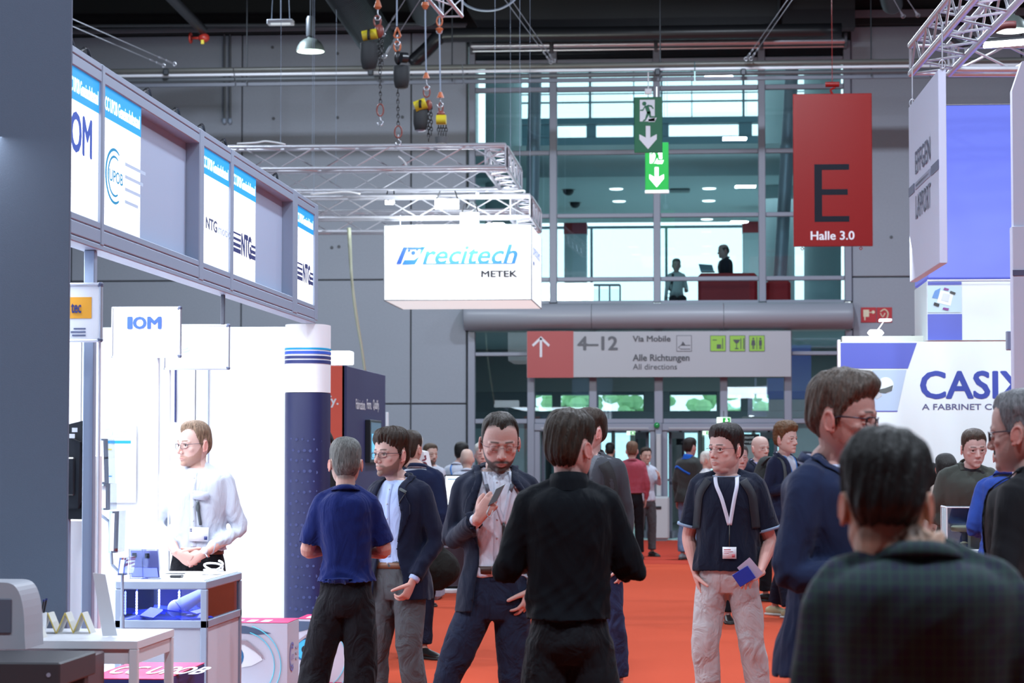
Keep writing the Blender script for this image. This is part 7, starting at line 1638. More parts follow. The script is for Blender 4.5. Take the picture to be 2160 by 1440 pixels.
g = MB(); chain(g, D(800, 80, dH), D(803, 222, dH)); chain(g, D(806, 75, dH), D(806, 150, dH)); g.build('chain', M_ch, h1)['kind'] = 'stuff'; ring(D(802, 232, dH), .042, .075, .010, M_rr, h1); hook(D(802, 252, dH), h1); MB().rod(D(802, 262, dH), V3(D(802, 0, dH).x, D(802, 0, dH).y, z1t + .3), .004, 5).build('thin_wire', M_gp, h1)
h2 = thing('chain_hoist', D(848, 187, dH), 'black chain hoist with black chain bag, second from the left', 'hoist')
cable_up(837, 55, h2); MB().path([D(838, 58, dH), D(831, 76, dH), D(838, 80, dH), D(845, 76, dH), D(838, 58, dH)], .012, n=6, sub=2).build('thimble', M_or, h2); hook(D(838, 84, dH), h2); ring(D(838, 98, dH), .040, .065, .012, M_or, h2); c = D(852, 125, dH); MB().rod(c - V3(.02, .14, 0), c + V3(.05, -.1, 0), .065, 18).build('motor_body', M_blk2, h2, smooth=True, angle=40)
MB().ell(D(840, 122, dH), (.05, .06, .09)).build('clutch', M_ch, h2, smooth=True); bag(847, 139, 187, 36, h2); g = MB(); chain(g, D(839, 188, dH), D(840, 266, dH)); g.build('chain', M_ch, h2)['kind'] = 'stuff'; ring(D(840, 278, dH), .045, .075, .010, M_rr, h2); hook(D(840, 294, dH), h2)
h3 = thing('chain_hoist', D(885, 276, dH), 'yellow chain hoist with tilted black bag, third from the left', 'hoist')
cable_up(897, 38, h3); MB().lathe(D(897, 20, dH), [(.02, 0), (.05, .05), (.04, .09)], 10).build('thimble', M_or, h3); MB().lathe(D(899, 165, dH), [(.045, 0), (.02, .07)], 10).build('thimble', M_or, h3); MB().rod(D(897, 38, dH), D(899, 160, dH), .010, 6).build('lift_cable', M_alum, h3); hook(D(900, 178, dH), h3); ring(D(900, 194, dH), .040, .065, .010, M_rr, h3)
c = D(888, 222, dH); MB().rod(c - V3(.07, .05, .03), c + V3(.07, -.05, .02), .07, 14).build('motor_body', M_ys, h3, smooth=True, angle=40); MB().rod(c - V3(.01, .12, 0), c + V3(.02, -.12, 0), .05, 12).build('motor_band', M_blk2, h3); bag(887, 231, 277, 32, h3, True); MB().ell(D(904, 222, dH), (.045, .045, .07)).build('clutch', M_rr, h3, smooth=True)
g = MB(); chain(g, D(904, 228, dH), D(904, 300, dH)); chain(g, D(909, 215, dH), D(910, 285, dH)); g.build('chain', M_ch, h3)['kind'] = 'stuff'
h4 = thing('chain_hoist', D(932, 302, dH), 'small yellow chain hoist above a grey chain bucket, fourth from the left', 'hoist')
cable_up(927, 70, h4); ring(D(927, 45, dH), .035, .06, .010, M_or, h4); hook(D(927, 58, dH), h4); MB().lathe(D(927, 70, dH), [(.02, 0), (.05, .05), (.03, .07)], 10).build('thimble', M_or, h4); MB().rod(D(927, 70, dH), D(929, 200, dH), .010, 6).build('lift_cable', M_alum, h4); MB().lathe(D(929, 206, dH), [(.045, 0), (.02, .07)], 10).build('thimble', M_or, h4); hook(D(929, 214, dH), h4); ring(D(930, 226, dH), .025, .06, .010, M_rr, h4); MB().ell(D(930, 240, dH), (.05, .04, .04)).build('clutch', M_rr, h4, smooth=True)
c = D(932, 254, dH); MB().rod(c - V3(.06, .06, 0), c + V3(.06, -.06, 0), .062, 14).build('motor_body', M_ys, h4, smooth=True, angle=40); g = MB()
for px in (925, 930, 935, 941): chain(g, D(px, 262, dH), D(px, 288, dH))
g.build('chain', M_ch, h4)['kind'] = 'stuff'; a, b = D(917, 303, dH), D(945, 288, dH); MB().lathe(V3((a.x + b.x) / 2, a.y, a.z), [(.07, 0), (.082, .08)], 18).build('chain_bucket', mat('bucket_grey', (.10, .11, .12), .6), h4)
# ---- truss piece at the top centre and the right truss corner
tc = thing('box_truss', D(955, 20, 27), 'short silver truss piece at the top edge above the fourth hoist', 'truss'); a = D(934, 35, 27); truss_run(tc, a, a + V3(-.9, -3.4, .9), V3(0, .05, .22), V3(.22, -.0, 0), seg=.28, r=.022, rb=.008)
tr_ = thing('box_truss', D(1925, 155, 18.8), 'large silver corner truss at the top right carrying the lettered board', 'truss')
s = .225; a = D(1921, 156, 18.8); dv = ray(1235, 955); dv.z = 0; dv = -dv.normalized(); sd = V3(-dv.y, dv.x, 0); sd = sd if sd.x > 0 else -sd
truss_run(tr_, a, a + dv * 6.5, V3(0, 0, s), sd * s * 1.35, seg=.3, r=.026, rb=.010)
a2 = a + sd * s * 1.35; truss_run(tr_, a2, a2 + V3(3.2, .25, 0), V3(0, 0, s), dv * s, seg=.45, r=.026, rb=.011)
for k in range(3): p = a + dv * (1 + 2.2 * k) + sd * s * .6; MB().rod(p + V3(0, 0, s), V3(p.x, p.y, 10.38), .004, 5).build('suspension_wire', M_alum, tr_)
for p_, px in ((Pf, 1928), (Pn, 1981)):
    q0 = V3(p_.x, p_.y, zt0) - nr * .03; MB().rod(q0, q0 + V3(0, 0, max(.05, a.z - zt0)), .006, 6).build('hanging_wire', M_alu, hb); ring(q0 + V3(0, 0, .035), .022, .03, .005, M_alu, hb, 'shackle')
for d_ in (29.5,): pass
fx = thing('linear_floodlight', D(2120, 82, 18), 'glaring white linear floodlight clamped on the right truss', 'lamp'); c = D(2128, 86, 17.8)
MB().obox(c, V3(.30, 0, .02), V3(0, .05, 0), V3(0, 0, .025), .01).build('housing', M_blk2, fx); MB().obox(c + V3(.05, -.03, -.02), V3(.24, 0, .016), V3(0, .04, 0), V3(0, 0, .018), .006).build('lit_glass', mat('flood_glow', (1, 1, 1), .5, emit=16, ecol=(.95, 1, 1)), fx)
MB().path([c + V3(-.25, 0, .02), c + V3(-.34, 0, -.02), c + V3(-.42, 0, .03)], .03, n=8).build('clamp', M_blk2, fx, smooth=True); MB().path([c + V3(-.2, .05, .04), c + V3(-.05, .05, .12), c + V3(.06, .05, .13)], .03, n=8).build('yoke', mat('yoke_red', (.18, .05, .05), .5), fx, smooth=True)
for (z_off, t_, px_) in (): pass
area('fascia_wash', (-.4, 12.5, 5.2), (1, 5), 60, (.80, .86, 1), (0, R(50), 0))
# ================================================================ THE CROWD
def P(px, s, label, face=0, **q):
    d = 5000.0 / s; p = D(px, 955, d); az = math.degrees(YAW) - math.degrees(math.atan((px - 1080) / 5000))
    q.update(pos=(p.x, p.y), face=face + az, label=label, s=s)
    if s < 250: q.setdefault('far', True)
    elif s < 330: q.setdefault('vox', .0045); q.setdefault('cvox', .011)
    person(q); return q
def on(q, x, y, z):      # person space to world
    return q['_root'].matrix_basis @ Vector((x, y, z))
def held(q, B_, name, m, label, cat, parts=()):
    """a thing held by a person: built in the person's space, placed in world space, top level"""
    M = q['_root'].matrix_basis; B_.v = [tuple(M @ Vector(v)) for v in B_.v]; o = tag(B_.build(name, m, smooth=True, angle=35), label, cat); return o
H = lambda name, col, **k: dict(name=name, col=col, **k)
brown = (.028, .016, .010); black = (.008, .007, .007); ginger = (.13, .065, .030); grey = (.20, .20, .20); white = (.55, .54, .50)
navy = (.007, .010, .028)
OPEN = lambda a, b, c, d: [(.78, a, b), (.95, a * .8, b * .8), (1.06, c, d), (1.12, c, d), (1.30, c - .030, d + .030), (1.45, -.068, .068), (1.52, -.075, .075)]
DOWN_L, DOWN_R = ((.245, .045, 1.12), (.250, -.02, .87)), ((-.245, .045, 1.12), (-.250, -.02, .87))

# man in white behind the counter
q = P(418, 352, 'bearded man in a white shirt and glasses behind the display counter', -12, H=1.77, w=1.05, hair=H('lightbrown', (.16, .10, .065), front=.066, temple=.020, fade=.5, thick=.007), beard=.55, beard_col=(.28, .13, .07), skin=(.66, .42, .34),
      head_yaw=-42, pitch=3, glasses=dict(col=(.05, .04, .06)), top=dict(name='white_shirt', col=(.50, .53, .62), loose=.020, amp=.007, tucked=True, cuff=.036, gap=.045), collar=dict(gap=30), placket=1.03,
      armR=((-.275, .03, 1.15), (-.075, -.235, 1.00)), armL=((.285, .02, 1.13), (.085, -.225, .995)), hands=dict(R=dict(F=(.80, -.12, -.45), N=(.1, .9, .1), curl=.45), L=dict(F=(-.85, -.22, -.38), N=(-.1, .95, -.2), curl=.55, thumb=.2)), pants=dict(name='black'), belt=dict(z=1.0), seed=8)
pj, put = q['_proj'], q['_put']
c = V3(.100, -.240, 1.003); B_ = MB(); d_ = V3(-.85, -.2, -.5).normalized(); B_.rod(c - d_ * .009, c + d_ * .009, .036, 18); wt = put(B_.mesh('watch_band'), 'watch_band', mat('watch_steel', (.6, .62, .65), .3, metal=.9)); B_ = MB(); B_.ell(c + V3(0, -.034, .012), (.021, .010, .021)); put(B_.mesh('watch_face'), 'watch_face', mat('watch_dial', (.75, .75, .78), .25), wt)
B_ = MB(); y = min(pj(.03, 1.30).y, pj(.09, 1.30).y) - .008; B_.obox(V3(.05, y, 1.335), V3(.047, 0, -.006), V3(0, .002, 0), V3(.004, 0, .026)); put(B_.mesh('name_badge'), 'name_badge', mat('badge_grey', (.42, .44, .54), .4))
B_ = MB(); B_.path([pj(.03, 1.30, .01), pj(.035, 1.24, .014), pj(.045, 1.16, .012)], .009, n=6); B_.ell(pj(.032, 1.265, .014), (.013, .008, .03)); put(B_.mesh('strap'), 'strap', mat('strap_dark', (.05, .06, .07), .5))
B_ = MB(); y = min(pj(-.03, 1.10).y, pj(.09, 1.15).y) - .008; B_.obox(V3(.035, y, 1.105), V3(.058, 0, -.002), V3(0, .002, 0), V3(.001, 0, .042)); bd = put(B_.mesh('badge'), 'badge', mat('badge_white', (.74, .76, .84), .4))
B_ = MB(); B_.box((-.02, y - .004, 1.133), (-.005, y - .002, 1.139)); B_.box((-.02, y - .004, 1.122), (-.005, y - .002, 1.128)); B_.box((.068, y - .004, 1.072), (.086, y - .002, 1.092)); put(B_.mesh('print'), 'print', M_navyt, bd)['kind'] = 'stuff'

# man in the blue short-sleeved shirt, arms folded, back to us
q = P(730, 408, 'grey-haired man in a royal blue shirt seen from behind with folded arms', 178, H=1.655, w=.90, back=1, bare=True, hair=H('grey', (.10, .10, .095), fade=.75, thick=.008, nape=-.085), skin=(.52, .32, .25),
      top=dict(name='royal_blue', col=(.005, .013, .095), loose=.016, amp=.008, short=.86, sleeve=.004, tucked=False, hem=.99), collar=dict(), armL=((.245, -.04, 1.155), (.04, -.24, 1.17)), armR=((-.245, -.04, 1.155), (-.04, -.25, 1.14)), hands=dict(L=dict(F=(-.9, -.1, .1), N=(0, 1, 0)), R=dict(F=(.9, -.1, .1), N=(0, 1, 0))),
      legR=((-.085, .0, .50), (-.04, .02, .085), -10), legL=((.165, -.01, .50), (.235, .03, .085), 15), pants=dict(name='black', loose=.024, amp=.006), head_yaw=6, seed=21)

# bearded man in navy blazer and grey trousers
q = P(840, 378, 'brown-haired bearded man in a navy blazer, grey trousers and glasses looking left', -32, H=1.705, w=1.04, hair=H('brown', brown, front=.052, thick=.014, top=.024, quiff=.010, rough=.002, side=-.03, nape=-.09, sweep=.3, jag=2), beard=.72, beard_col=(.09, .05, .035), skin=(.58, .36, .29),
      head_yaw=-14, head_shift=(-.02, -.035, 0), glasses=dict(col=(.20, .04, .05), r=.0013), top=dict(name='pale_blue', col=(.42, .52, .80), amp=.003), collar=dict(gap=34), jacket=dict(name='navy', col=navy, open=OPEN(-.10, .13, -.06, .07), amp=.005, off=.026, sleeve=.074),
      armL=((.265, .05, 1.14), (.175, -.10, .915)), armR=((-.25, .03, 1.14), (-.22, -.10, .90)), hands=dict(L=dict(F=(-.25, -.35, -.9), N=(-.9, .1, .2), curl=.55), R=dict(hidden=1)), pants=dict(name='grey', col=(.085, .09, .10), loose=.016, amp=.006), belt=dict(z=1.0, mat=('belt_tan', (.16, .06, .03), .45)),
      legL=((.10, -.03, .50), (.12, .03, .085), 18), legR=((-.13, -.02, .50), (-.16, .0, .085), -5), seed=5, placket=1.05)
q['_ribbon']([(-.02, 1.20), (.05, 1.33), (.105, 1.44)], .045, mat('strap_grey', (.06, .07, .075), .7), 'bag_strap', off=.016, bv=[BVHTree.FromPolygons([tuple(v.co) for v in q['_out']['jacket'].data.vertices], [tuple(p.vertices) for p in q['_out']['jacket'].data.polygons])] + [])
# suited man behind him with a black shoulder bag
q = P(884, 272, 'dark-haired man in a navy suit behind the bearded blazer man, with a black bag', 160, H=1.745, back=1, hair=H('brown', brown), top=dict(name='white_shirt'), collar={}, jacket=dict(name='navy2', col=(.008, .014, .045), amp=.005, band=1), head_shift=(.075, 0, 0), armL='bent', armR=DOWN_R,
      hands=dict(L=dict(hidden=1), R=dict(hidden=1)), pants=dict(name='navy', col=(.012, .014, .03)), legR=((-.07, .02, .5), (-.06, .06, .085), -120), w=1.05)
B_ = MB(); tube(B_, [(-.20, .10, .80), (-.27, .10, .70), (-.20, .08, .60)], [(.10, .09), (.13, .11), (.07, .07)], ref=(0, 1, 0)); tube(B_, [(-.02, .10, .85), (-.17, .10, .72), (-.10, .08, .56)], [(.10, .07), (.15, .09), (.08, .06)], ref=(0, 1, 0)); me = remesh(B_, .02, 3, name='shoulder_bag'); o = bpy.data.objects.new('shoulder_bag', me); COL.objects.link(o); me.shade_smooth(); me.materials.append(cloth('bag_black', (.010, .009, .008), bump=.5)); o.matrix_world = q['_root'].matrix_basis; tag(o, 'soft black shoulder bag hanging behind the bearded blazer man', 'bag')
q = P(872, 205, 'white-haired man in a black suit mostly hidden behind the navy suited man', 150, H=1.765, back=1, hair=H('white', white, thick=.012), top=dict(name='white_shirt'), collar={}, jacket=dict(name='black', col=(.012, .012, .014), band=1), skin=(.58, .30, .24))

# people behind the dark counter
q = P(912, 170, 'bearded man in a white shirt behind the dark counter, looking right', 30, H=1.69, hair=H('brown2', (.07, .045, .03), fade=.6), beard=.85, beard_col=(.05, .03, .02), top=dict(name='white_shirt'), collar={}, head_shift=(-.03, 0, 0), pants=dict(name='navy', col=(.012, .014, .03)), armL='bent')
q = P(966, 166, 'man in a white shirt with a blue lanyard, standing next to the bald man', 160, H=1.71, back=1, hair=H('black', black), top=dict(name='white_shirt'), collar={}, head_shift=(-.05, 0, 0)); q['_ribbon']([(.055, 1.49), (.06, 1.44), (.03, 1.32)], .02, mat('lanyard_blue', (.03, .20, .6), .5), 'lanyard', back=True)
q = P(985, 178, 'bald man seen from behind next to the white computer screen', 175, H=1.635, back=1, hair=dict(none=1, col=(.3, .25, .2)), skin=(.62, .42, .32), top=dict(name='white_shirt'), collar={})
q = P(1017, 176, 'white-haired older man facing us behind the bearded man with the phone', 5, H=1.69, hair=H('white', white, thick=.014, front=.055, rough=.003), skin=(.60, .34, .27), top=dict(name='grey_shirt', col=(.12, .13, .15)), collar={}, brow=.3)
q = P(699, 282, 'dark-haired man in a black jacket bending down behind the rounded column', -55, H=1.80, hair=H('black', black), pitch=22, skin=(.50, .30, .23), top=dict(name='dark_shirt', col=(.03, .03, .035)), collar={}, jacket=dict(name='charcoal', col=(.03, .032, .035), band=1, amp=.006), armL='bent', armR='bent', lean=6)

# bearded man reading his phone
q = P(1046, 450, 'bearded man in a dark navy suit jacket looking down at the phone in his hand', 3, H=1.785, w=.98, hair=H('darkbrown', (.020, .013, .009), front=.074, temple=.016, fade=.85, thick=.006, top=.009), beard=.92, beard_col=(.022, .012, .009), skin=(.60, .38, .31), eyes='down', pitch=16, head_yaw=3, head_shift=(.012, -.03, -.005),
      glasses=dict(rimless=1, col=(.35, .30, .25), r=.0009), top=dict(name='white_shirt2', col=(.66, .68, .78), amp=.004, bump=.5), collar=dict(gap=33, point=.055), placket=1.06, jacket=dict(name='navy3', col=(.012, .017, .036), open=OPEN(-.13, .20, -.085, .14), amp=.005, off=.022, lapel=.045, hem=.835, gap=.035),
      armR=((-.235, .06, 1.165), (-.095, -.24, 1.275)), armL=((.27, .06, 1.17), (.175, -.05, .95)), hands=dict(R=dict(F=(.55, -.15, .75), N=(.35, .8, .1), fingers=(.45, .6, .75, .85), thumb=.9), L=dict(F=(-.30, -.25, -.85), N=(-.7, .5, .1), curl=.35, spread=2)),
      legR=((-.235, -.03, .50), (-.345, .0, .085), -22), legL=((.075, -.01, .50), (.065, .03, .085), 12), pants=dict(name='jeans_navy', col=(.018, .024, .05), amp=.007, loose=.004, mat=None), belt=dict(z=1.035, buckle=1), lanyard=dict(z=1.25, x=.03, col=(.55, .57, .68), w=.017, no_badge=1), seed=11)
pj, put = q['_proj'], q['_put']; B_ = MB(); B_.path([pj(.03, 1.25, .007), pj(.03, 1.19, .010)], .007, n=6); B_.path([pj(.03, 1.19, .010), pj(.03, 1.13, .009)], .010, n=6); put(B_.mesh('clip'), 'clip', mat('clip_black', (.03, .03, .03), .4))
for s_ in (-1, 1): B_ = MB(); B_.obox(pj(.055 * s_ + .01, 1.41, .0075) , V3(.009, 0, -.002 * s_), V3(0, .0015, 0), V3(.006 * s_, 0, .022)); put(B_.mesh('lanyard_print'), 'lanyard_print', mat('print_slate', (.10, .11, .14), .5))
pc = V3(-.012, -.285, 1.385); B_ = MB(); B_.obox(pc, V3(.022, -.012, .012).normalized() * .026, V3(.3, .9, .25).normalized() * .005, V3(-.5, .1, .85).normalized() * .001 + V3(.020, -.01, .040), .003)
ph = held(q, B_, 'mobile_phone', mat('phone_grey', (.16, .17, .18), .35, metal=.4), 'grey mobile phone held up in the bearded man’s right hand', 'phone')
B_ = MB(); B_.path([pc + V3(-.03, 0, -.05), pc + V3(-.045, -.01, -.085), pc + V3(-.03, 0, -.10), pc + V3(-.015, 0, -.07)], .003, n=5); held(q, B_, 'phone_strap', mat('strap_clear', (.4, .42, .45), .3), 'thin pale strap hanging from the grey mobile phone', 'strap')

# man in black jacket, back to us, in the centre
q = P(1200, 548, 'man in a black blouson jacket and dark trousers seen from behind, centre', 180, H=1.735, w=.97, d=1.1, back=1, hair=H('brown3', (.030, .020, .014), thick=.014, top=.018, nape=-.095, rough=.0028, side=-.02), skin=(.62, .36, .30), head_yaw=-30, head_shift=(.010, 0, 0), neck=.058,
      top=dict(name='dark_shirt', col=(.03, .03, .035)), jacket=dict(name='blouson', col=(.0045, .006, .009), off=.026, sleeve=.082, cuff=.055, hem=.965, flare=-.02, amp=.008, scale=5, bump=.45, sheen=.03), stand_collar={}, armL=((.275, -.02, 1.165), (.13, -.27, 1.25)), armR=((-.275, -.02, 1.165), (-.13, -.27, 1.25)), hands=dict(L=dict(hidden=1), R=dict(hidden=1)),
      pants=dict(name='black2', col=(.010, .011, .014), loose=.030, amp=.007), legL=((.115, 0, .5), (.13, .03, .085), 10), legR=((-.135, 0, .5), (-.15, .03, .085), -10), seed=31)
B_ = MB(); me = None
# man in grey knitted vest behind him
q = P(1246, 322, 'tall dark-haired man in a dark grey vest and jeans behind the black jacket', -18, H=1.86, w=1.22, hair=H('brown', brown, thick=.012), head_yaw=-42, skin=(.60, .36, .30), head_shift=(.01, 0, 0), top=dict(name='grey_shirt', col=(.12, .13, .15), amp=.005), collar={}, tie=('dark', (.01, .01, .015)),
      jacket=dict(name='vest_grey', col=(.045, .048, .058), part='sweater', off=.014, sleeve=.062, hem=.90, gap=.05, open=[(.8, -.0, .0), (1.2, 0, 0), (1.46, -.06, .06), (1.52, -.07, .07)], lapel=0), armL=((.27, .03, 1.10), (.235, -.02, .83)), armR=((-.25, .0, 1.15), (-.15, -.2, 1.05)), hands=dict(R=dict(hidden=1), L=dict(curl=.35)),
      pants=dict(name='jeans_blue', col=(.022, .030, .075), amp=.007), shoe=('shoe_brown', (.10, .04, .018), .4), legL=((.155, -.02, .5), (.175, .02, .085), 14), seed=17)
q['_ribbon']([(.165, 1.25), (.15, 1.38), (.11, 1.45)], .06, mat('strap_black', (.012, .012, .014), .8), 'backpack_strap', off=.008, bv=[BVHTree.FromPolygons([tuple(v.co) for v in q['_out']['jacket'].data.vertices], [tuple(p.vertices) for p in q['_out']['jacket'].data.polygons])])

# man in navy T-shirt and pale trousers
q = P(1533, 368, 'man in a navy T-shirt and pale beige trousers with a badge on a white lanyard', -4, H=1.74, w=1.10, d=1.08, belly=.028, bare=True, fat=.007, neck=.064, hair=H('nearblack', (.018, .013, .012), front=.060, thick=.012, top=.020, quiff=.012, rough=.0016, side=-.03, sweep=.3), skin=(.60, .37, .30), beard=.22, beard_col=(.12, .08, .07),
      head_yaw=-36, head_shift=(.012, -.02, -.005), glasses=dict(rimless=1, col=(.25, .22, .22), r=.0009), top=dict(name='navy_tee', col=(.007, .011, .026), part='t_shirt', loose=.024, amp=.006, short=.80, sleeve=.010, hem=.925, neck=1.466, tucked=False), bands=('pale_blue', (.22, .29, .40)), lanyard=dict(z=1.20, x=.025, drop=.16, w=.022, bw=.040, bh=.034, col=(.60, .62, .74)),
      armR=((-.262, .03, 1.125), (-.20, -.045, .925)), armL=((.285, .03, 1.10), (.215, -.14, .925)), hands=dict(R=dict(F=(.25, -.05, -.9), N=(.9, .1, .1), curl=.1), L=dict(F=(-.55, -.55, -.25), N=(-.35, .2, -.85), curl=.45, thumb=.5)),
      pants=dict(name='beige', col=(.46, .44, .45), amp=.007, loose=.020), legR=((-.125, -.02, .50), (-.115, .02, .085), -10), legL=((.145, -.02, .50), (.205, .02, .085), 14), shoe=('shoe_beige', (.4, .36, .32), .6), seed=41)
tb = [BVHTree.FromPolygons([tuple(v.co) for v in q['_out']['shirt'].data.vertices], [tuple(p.vertices) for p in q['_out']['shirt'].data.polygons])]
for s_ in (-1, 1): q['_ribbon']([(s_ * .100, 1.46), (s_ * .150, 1.38), (s_ * .165, 1.28), (s_ * .175, 1.18)], .045, mat('strap_navy', (.010, .012, .020), .8), 'backpack_strap', off=.009, bv=tb)
B_ = MB(); c = V3(.135, -.235, .925); B_.obox(c + V3(.012, 0, .018), V3(.036, .0, .030), V3(.02, .006, -.02) * .25, V3(-.034, -.016, .042), .002); held(q, B_, 'white_booklet', mat('booklet_pale', (.42, .46, .62), .4), 'pale folded booklet in the T-shirt man’s left hand', 'booklet')
B_ = MB(); B_.obox(c + V3(-.022, -.012, -.016), V3(.045, .0, .028), V3(.0, .006, 0), V3(-.024, 0, .034), .002); held(q, B_, 'blue_booklet', mat('booklet_blue', (.015, .035, .30), .35), 'dark blue booklet held below the pale one by the T-shirt man', 'booklet')

# navy suit man with glasses on the right
q = P(1752, 640, 'grey-brown haired man with glasses in a navy suit facing right behind the plaid shirt', 66, H=1.838, w=1.02, hair=H('greybrown', (.085, .062, .050), front=.058, thick=.014, top=.022, quiff=.012, rough=.003, nape=-.065, side=-.030, sweep=.2), skin=(.56, .31, .25), head_shift=(.0, -.035, 0), head_yaw=6, pitch=4,
      glasses=dict(col=(.02, .02, .025), r=.0020, h=.0145), top=dict(name='pale_blue2', col=(.55, .60, .80)), collar=dict(gap=24), jacket=dict(name='navy4', col=(.016, .026, .070), open=OPEN(-.06, .06, -.02, .02), amp=.006, off=.028, sleeve=.080, hem=.82), armR=((-.25, .04, 1.15), (-.12, -.30, 1.14)), armL=((.25, 0, 1.15), (.10, -.30, 1.15)), hands=dict(R=dict(hidden=1), L=dict(hidden=1)), seed=51)
# foreground man in plaid shirt
mp = bpy.data.materials.new('plaid'); mp.use_nodes = True; nt = mp.node_tree; b = nt.nodes['Principled BSDF']; tc = nt.nodes.new('ShaderNodeTexCoord'); sx = nt.nodes.new('ShaderNodeSeparateXYZ'); nt.links.new(tc.outputs['Object'], sx.inputs[0])
def stripe(out, k, off, thr, ph=0):
    m1 = nt.nodes.new('ShaderNodeMath'); m1.operation = 'MULTIPLY_ADD'; m1.inputs[1].default_value = k; m1.inputs[2].default_value = ph; nt.links.new(out, m1.inputs[0]); m2 = nt.nodes.new('ShaderNodeMath'); m2.operation = 'SINE'; nt.links.new(m1.outputs[0], m2.inputs[0])
    m3 = nt.nodes.new('ShaderNodeMapRange'); m3.inputs[1].default_value = thr - .25; m3.inputs[2].default_value = thr + .25; nt.links.new(m2.outputs[0], m3.inputs[0]); return m3.outputs[0]
def mixc(fac, c1, c2, f_=1.0):
    m = nt.nodes.new('ShaderNodeMix'); m.data_type = 'RGBA'
    if isinstance(c1, tuple): m.inputs[6].default_value = (*c1, 1)
    else: nt.links.new(c1, m.inputs[6])
    m.inputs[7].default_value = (*c2, 1); ml = nt.nodes.new('ShaderNodeMath'); ml.operation = 'MULTIPLY'; ml.inputs[1].default_value = f_; nt.links.new(fac, ml.inputs[0]); nt.links.new(ml.outputs[0], m.inputs[0]); return m.outputs[2]
cc1 = mixc(stripe(sx.outputs[0], 100, 0, .1), (.006, .010, .034), (.005, .020, .028), .8); cc1 = mixc(stripe(sx.outputs[2], 100, 0, .1, 1.), cc1, (.005, .017, .026), .7); cc1 = mixc(stripe(sx.outputs[0], 300, 0, .80, 1.6), cc1, (.010, .048, .036), .8); cc1 = mixc(stripe(sx.outputs[2], 300, 0, .80, 2.6), cc1, (.010, .044, .036), .8)
nt.links.new(cc1, b.inputs['Base Color']); b.inputs['Roughness'].default_value = .9; b.inputs['Sheen Weight'].default_value = .1
q = P(1936, 1110, 'man with short black hair in a dark plaid shirt seen from behind in the foreground', 183, H=1.655, w=1.13, back=1, hair=H('black', black, fade=.6, thick=.014, top=.022, nape=-.070, rough=.003, front=.05), skin=(.50, .30, .20), fat=.006, neck=.062, head_shift=(.064, -.020, -.042), pitch=8, head_scale=1.08,
      top=dict(mat=mp, name='plaid', loose=.026, amp=.006, sleeve=.010), collar=dict(up=-.004, cy=.012), armL=((.25, 0, 1.12), (.2, -.1, .88)), armR=((-.25, 0, 1.12), (-.2, -.1, .88)), seed=61, shoulder=-.022)
# grey-haired man at the right edge
q = P(2172, 617, 'grey-haired man with glasses in a black suit cut off by the right edge', -112, H=1.79, hair=H('grey2', (.13, .13, .14), front=.062, temple=.02, thick=.011, top=.014, rough=.002, nape=-.085), skin=(.52, .31, .25), beard=.35, beard_col=(.25, .22, .20), head_shift=(0, -.02, 0), pitch=4, glasses=dict(col=(.03, .04, .06), r=.0018),
      top=dict(name='grey_white', col=(.50, .50, .60)), collar=dict(gap=20, up=.006), jacket=dict(name='black_suit', col=(.010, .011, .014), open=OPEN(-.06, .06, -.02, .02), amp=.006, off=.03, sleeve=.078), armL=((.25, 0, 1.15), (.12, -.28, 1.10)), armR=((-.25, 0, 1.15), (-.12, -.28, 1.10)), hands=dict(R=dict(hidden=1), L=dict(hidden=1)), seed=71)
# middle distance, right of the T-shirt man
q = P(1654, 218, 'young man with curly ginger hair, navy suit and backpack walking right', 52, H=1.855, vox=.005, far=False, hair=H('ginger', ginger, thick=.020, top=.034, curly=1, front=.058, nape=-.075), skin=(.66, .42, .34), top=dict(name='white_shirt'), collar={}, jacket=dict(name='navy5', col=(.014, .018, .045), open=OPEN(-.08, .08, -.03, .03), amp=.005),
      lanyard=dict(col=(.04, .22, .6), no_badge=1, name='blue', z=1.15), armR=((-.24, .02, 1.16), (-.07, -.26, 1.22)), armL='bent', hands=dict(R=dict(F=(.3, -.2, .9), N=(.8, .4, 0), curl=.6), L=dict(hidden=1)), pants=dict(name='navy', col=(.012, .014, .03), loose=.02), shoe=('shoe_cream', (.42, .38, .22), .6), sole=('sole_white', (.6, .6, .58), .6), legR=((-.12, -.10, .5), (-.13, -.16, .085), 0), legL=((.12, .05, .5), (.12, .22, .085), 0), head_shift=(-.02, -.04, 0))
B_ = MB(); tube(B_, [(0, .20, 1.42), (0, .24, 1.22), (0, .22, 1.00)], [(.12, .07), (.15, .10), (.14, .09)], n=18); me = remesh(B_, .015, 3, name='backpack'); o = bpy.data.objects.new('backpack', me); COL.objects.link(o); me.shade_smooth(); me.materials.append(cloth('backpack_grey', (.05, .055, .055), bump=.3)); o.matrix_world = q['_root'].matrix_basis; tag(o, 'dark grey backpack on the back of the curly-haired young man', 'backpack')
B_ = MB(); tube(B_, [(-.13, .16, 1.40), (-.11, .07, 1.475), (-.115, -.06, 1.455), (-.13, -.115, 1.34), (-.14, -.115, 1.20)], [(.024, .006)] * 5, n=8, round_end=False); held(q, B_, 'backpack_strap', mat('strap_grey', (.06, .07, .075), .7), 'grey backpack strap over the shoulder of the curly-haired young man', 'strap')
q = P(1598, 198, 'bald man in a dark navy suit behind the man in the T-shirt', 38, H=1.765, vox=.006, far=False, hair=H('bald', (.30, .22, .18), none=1), skin=(.64, .42, .34), top=dict(name='pale_lilac', col=(.40, .42, .72)), collar=dict(gap=34), jacket=dict(name='navy6', col=(.010, .013, .030), open=OPEN(-.08, .08, -.04, .04), amp=.005), head_shift=(.01, -.03, 0), pants=dict(name='black'), armL='bent')
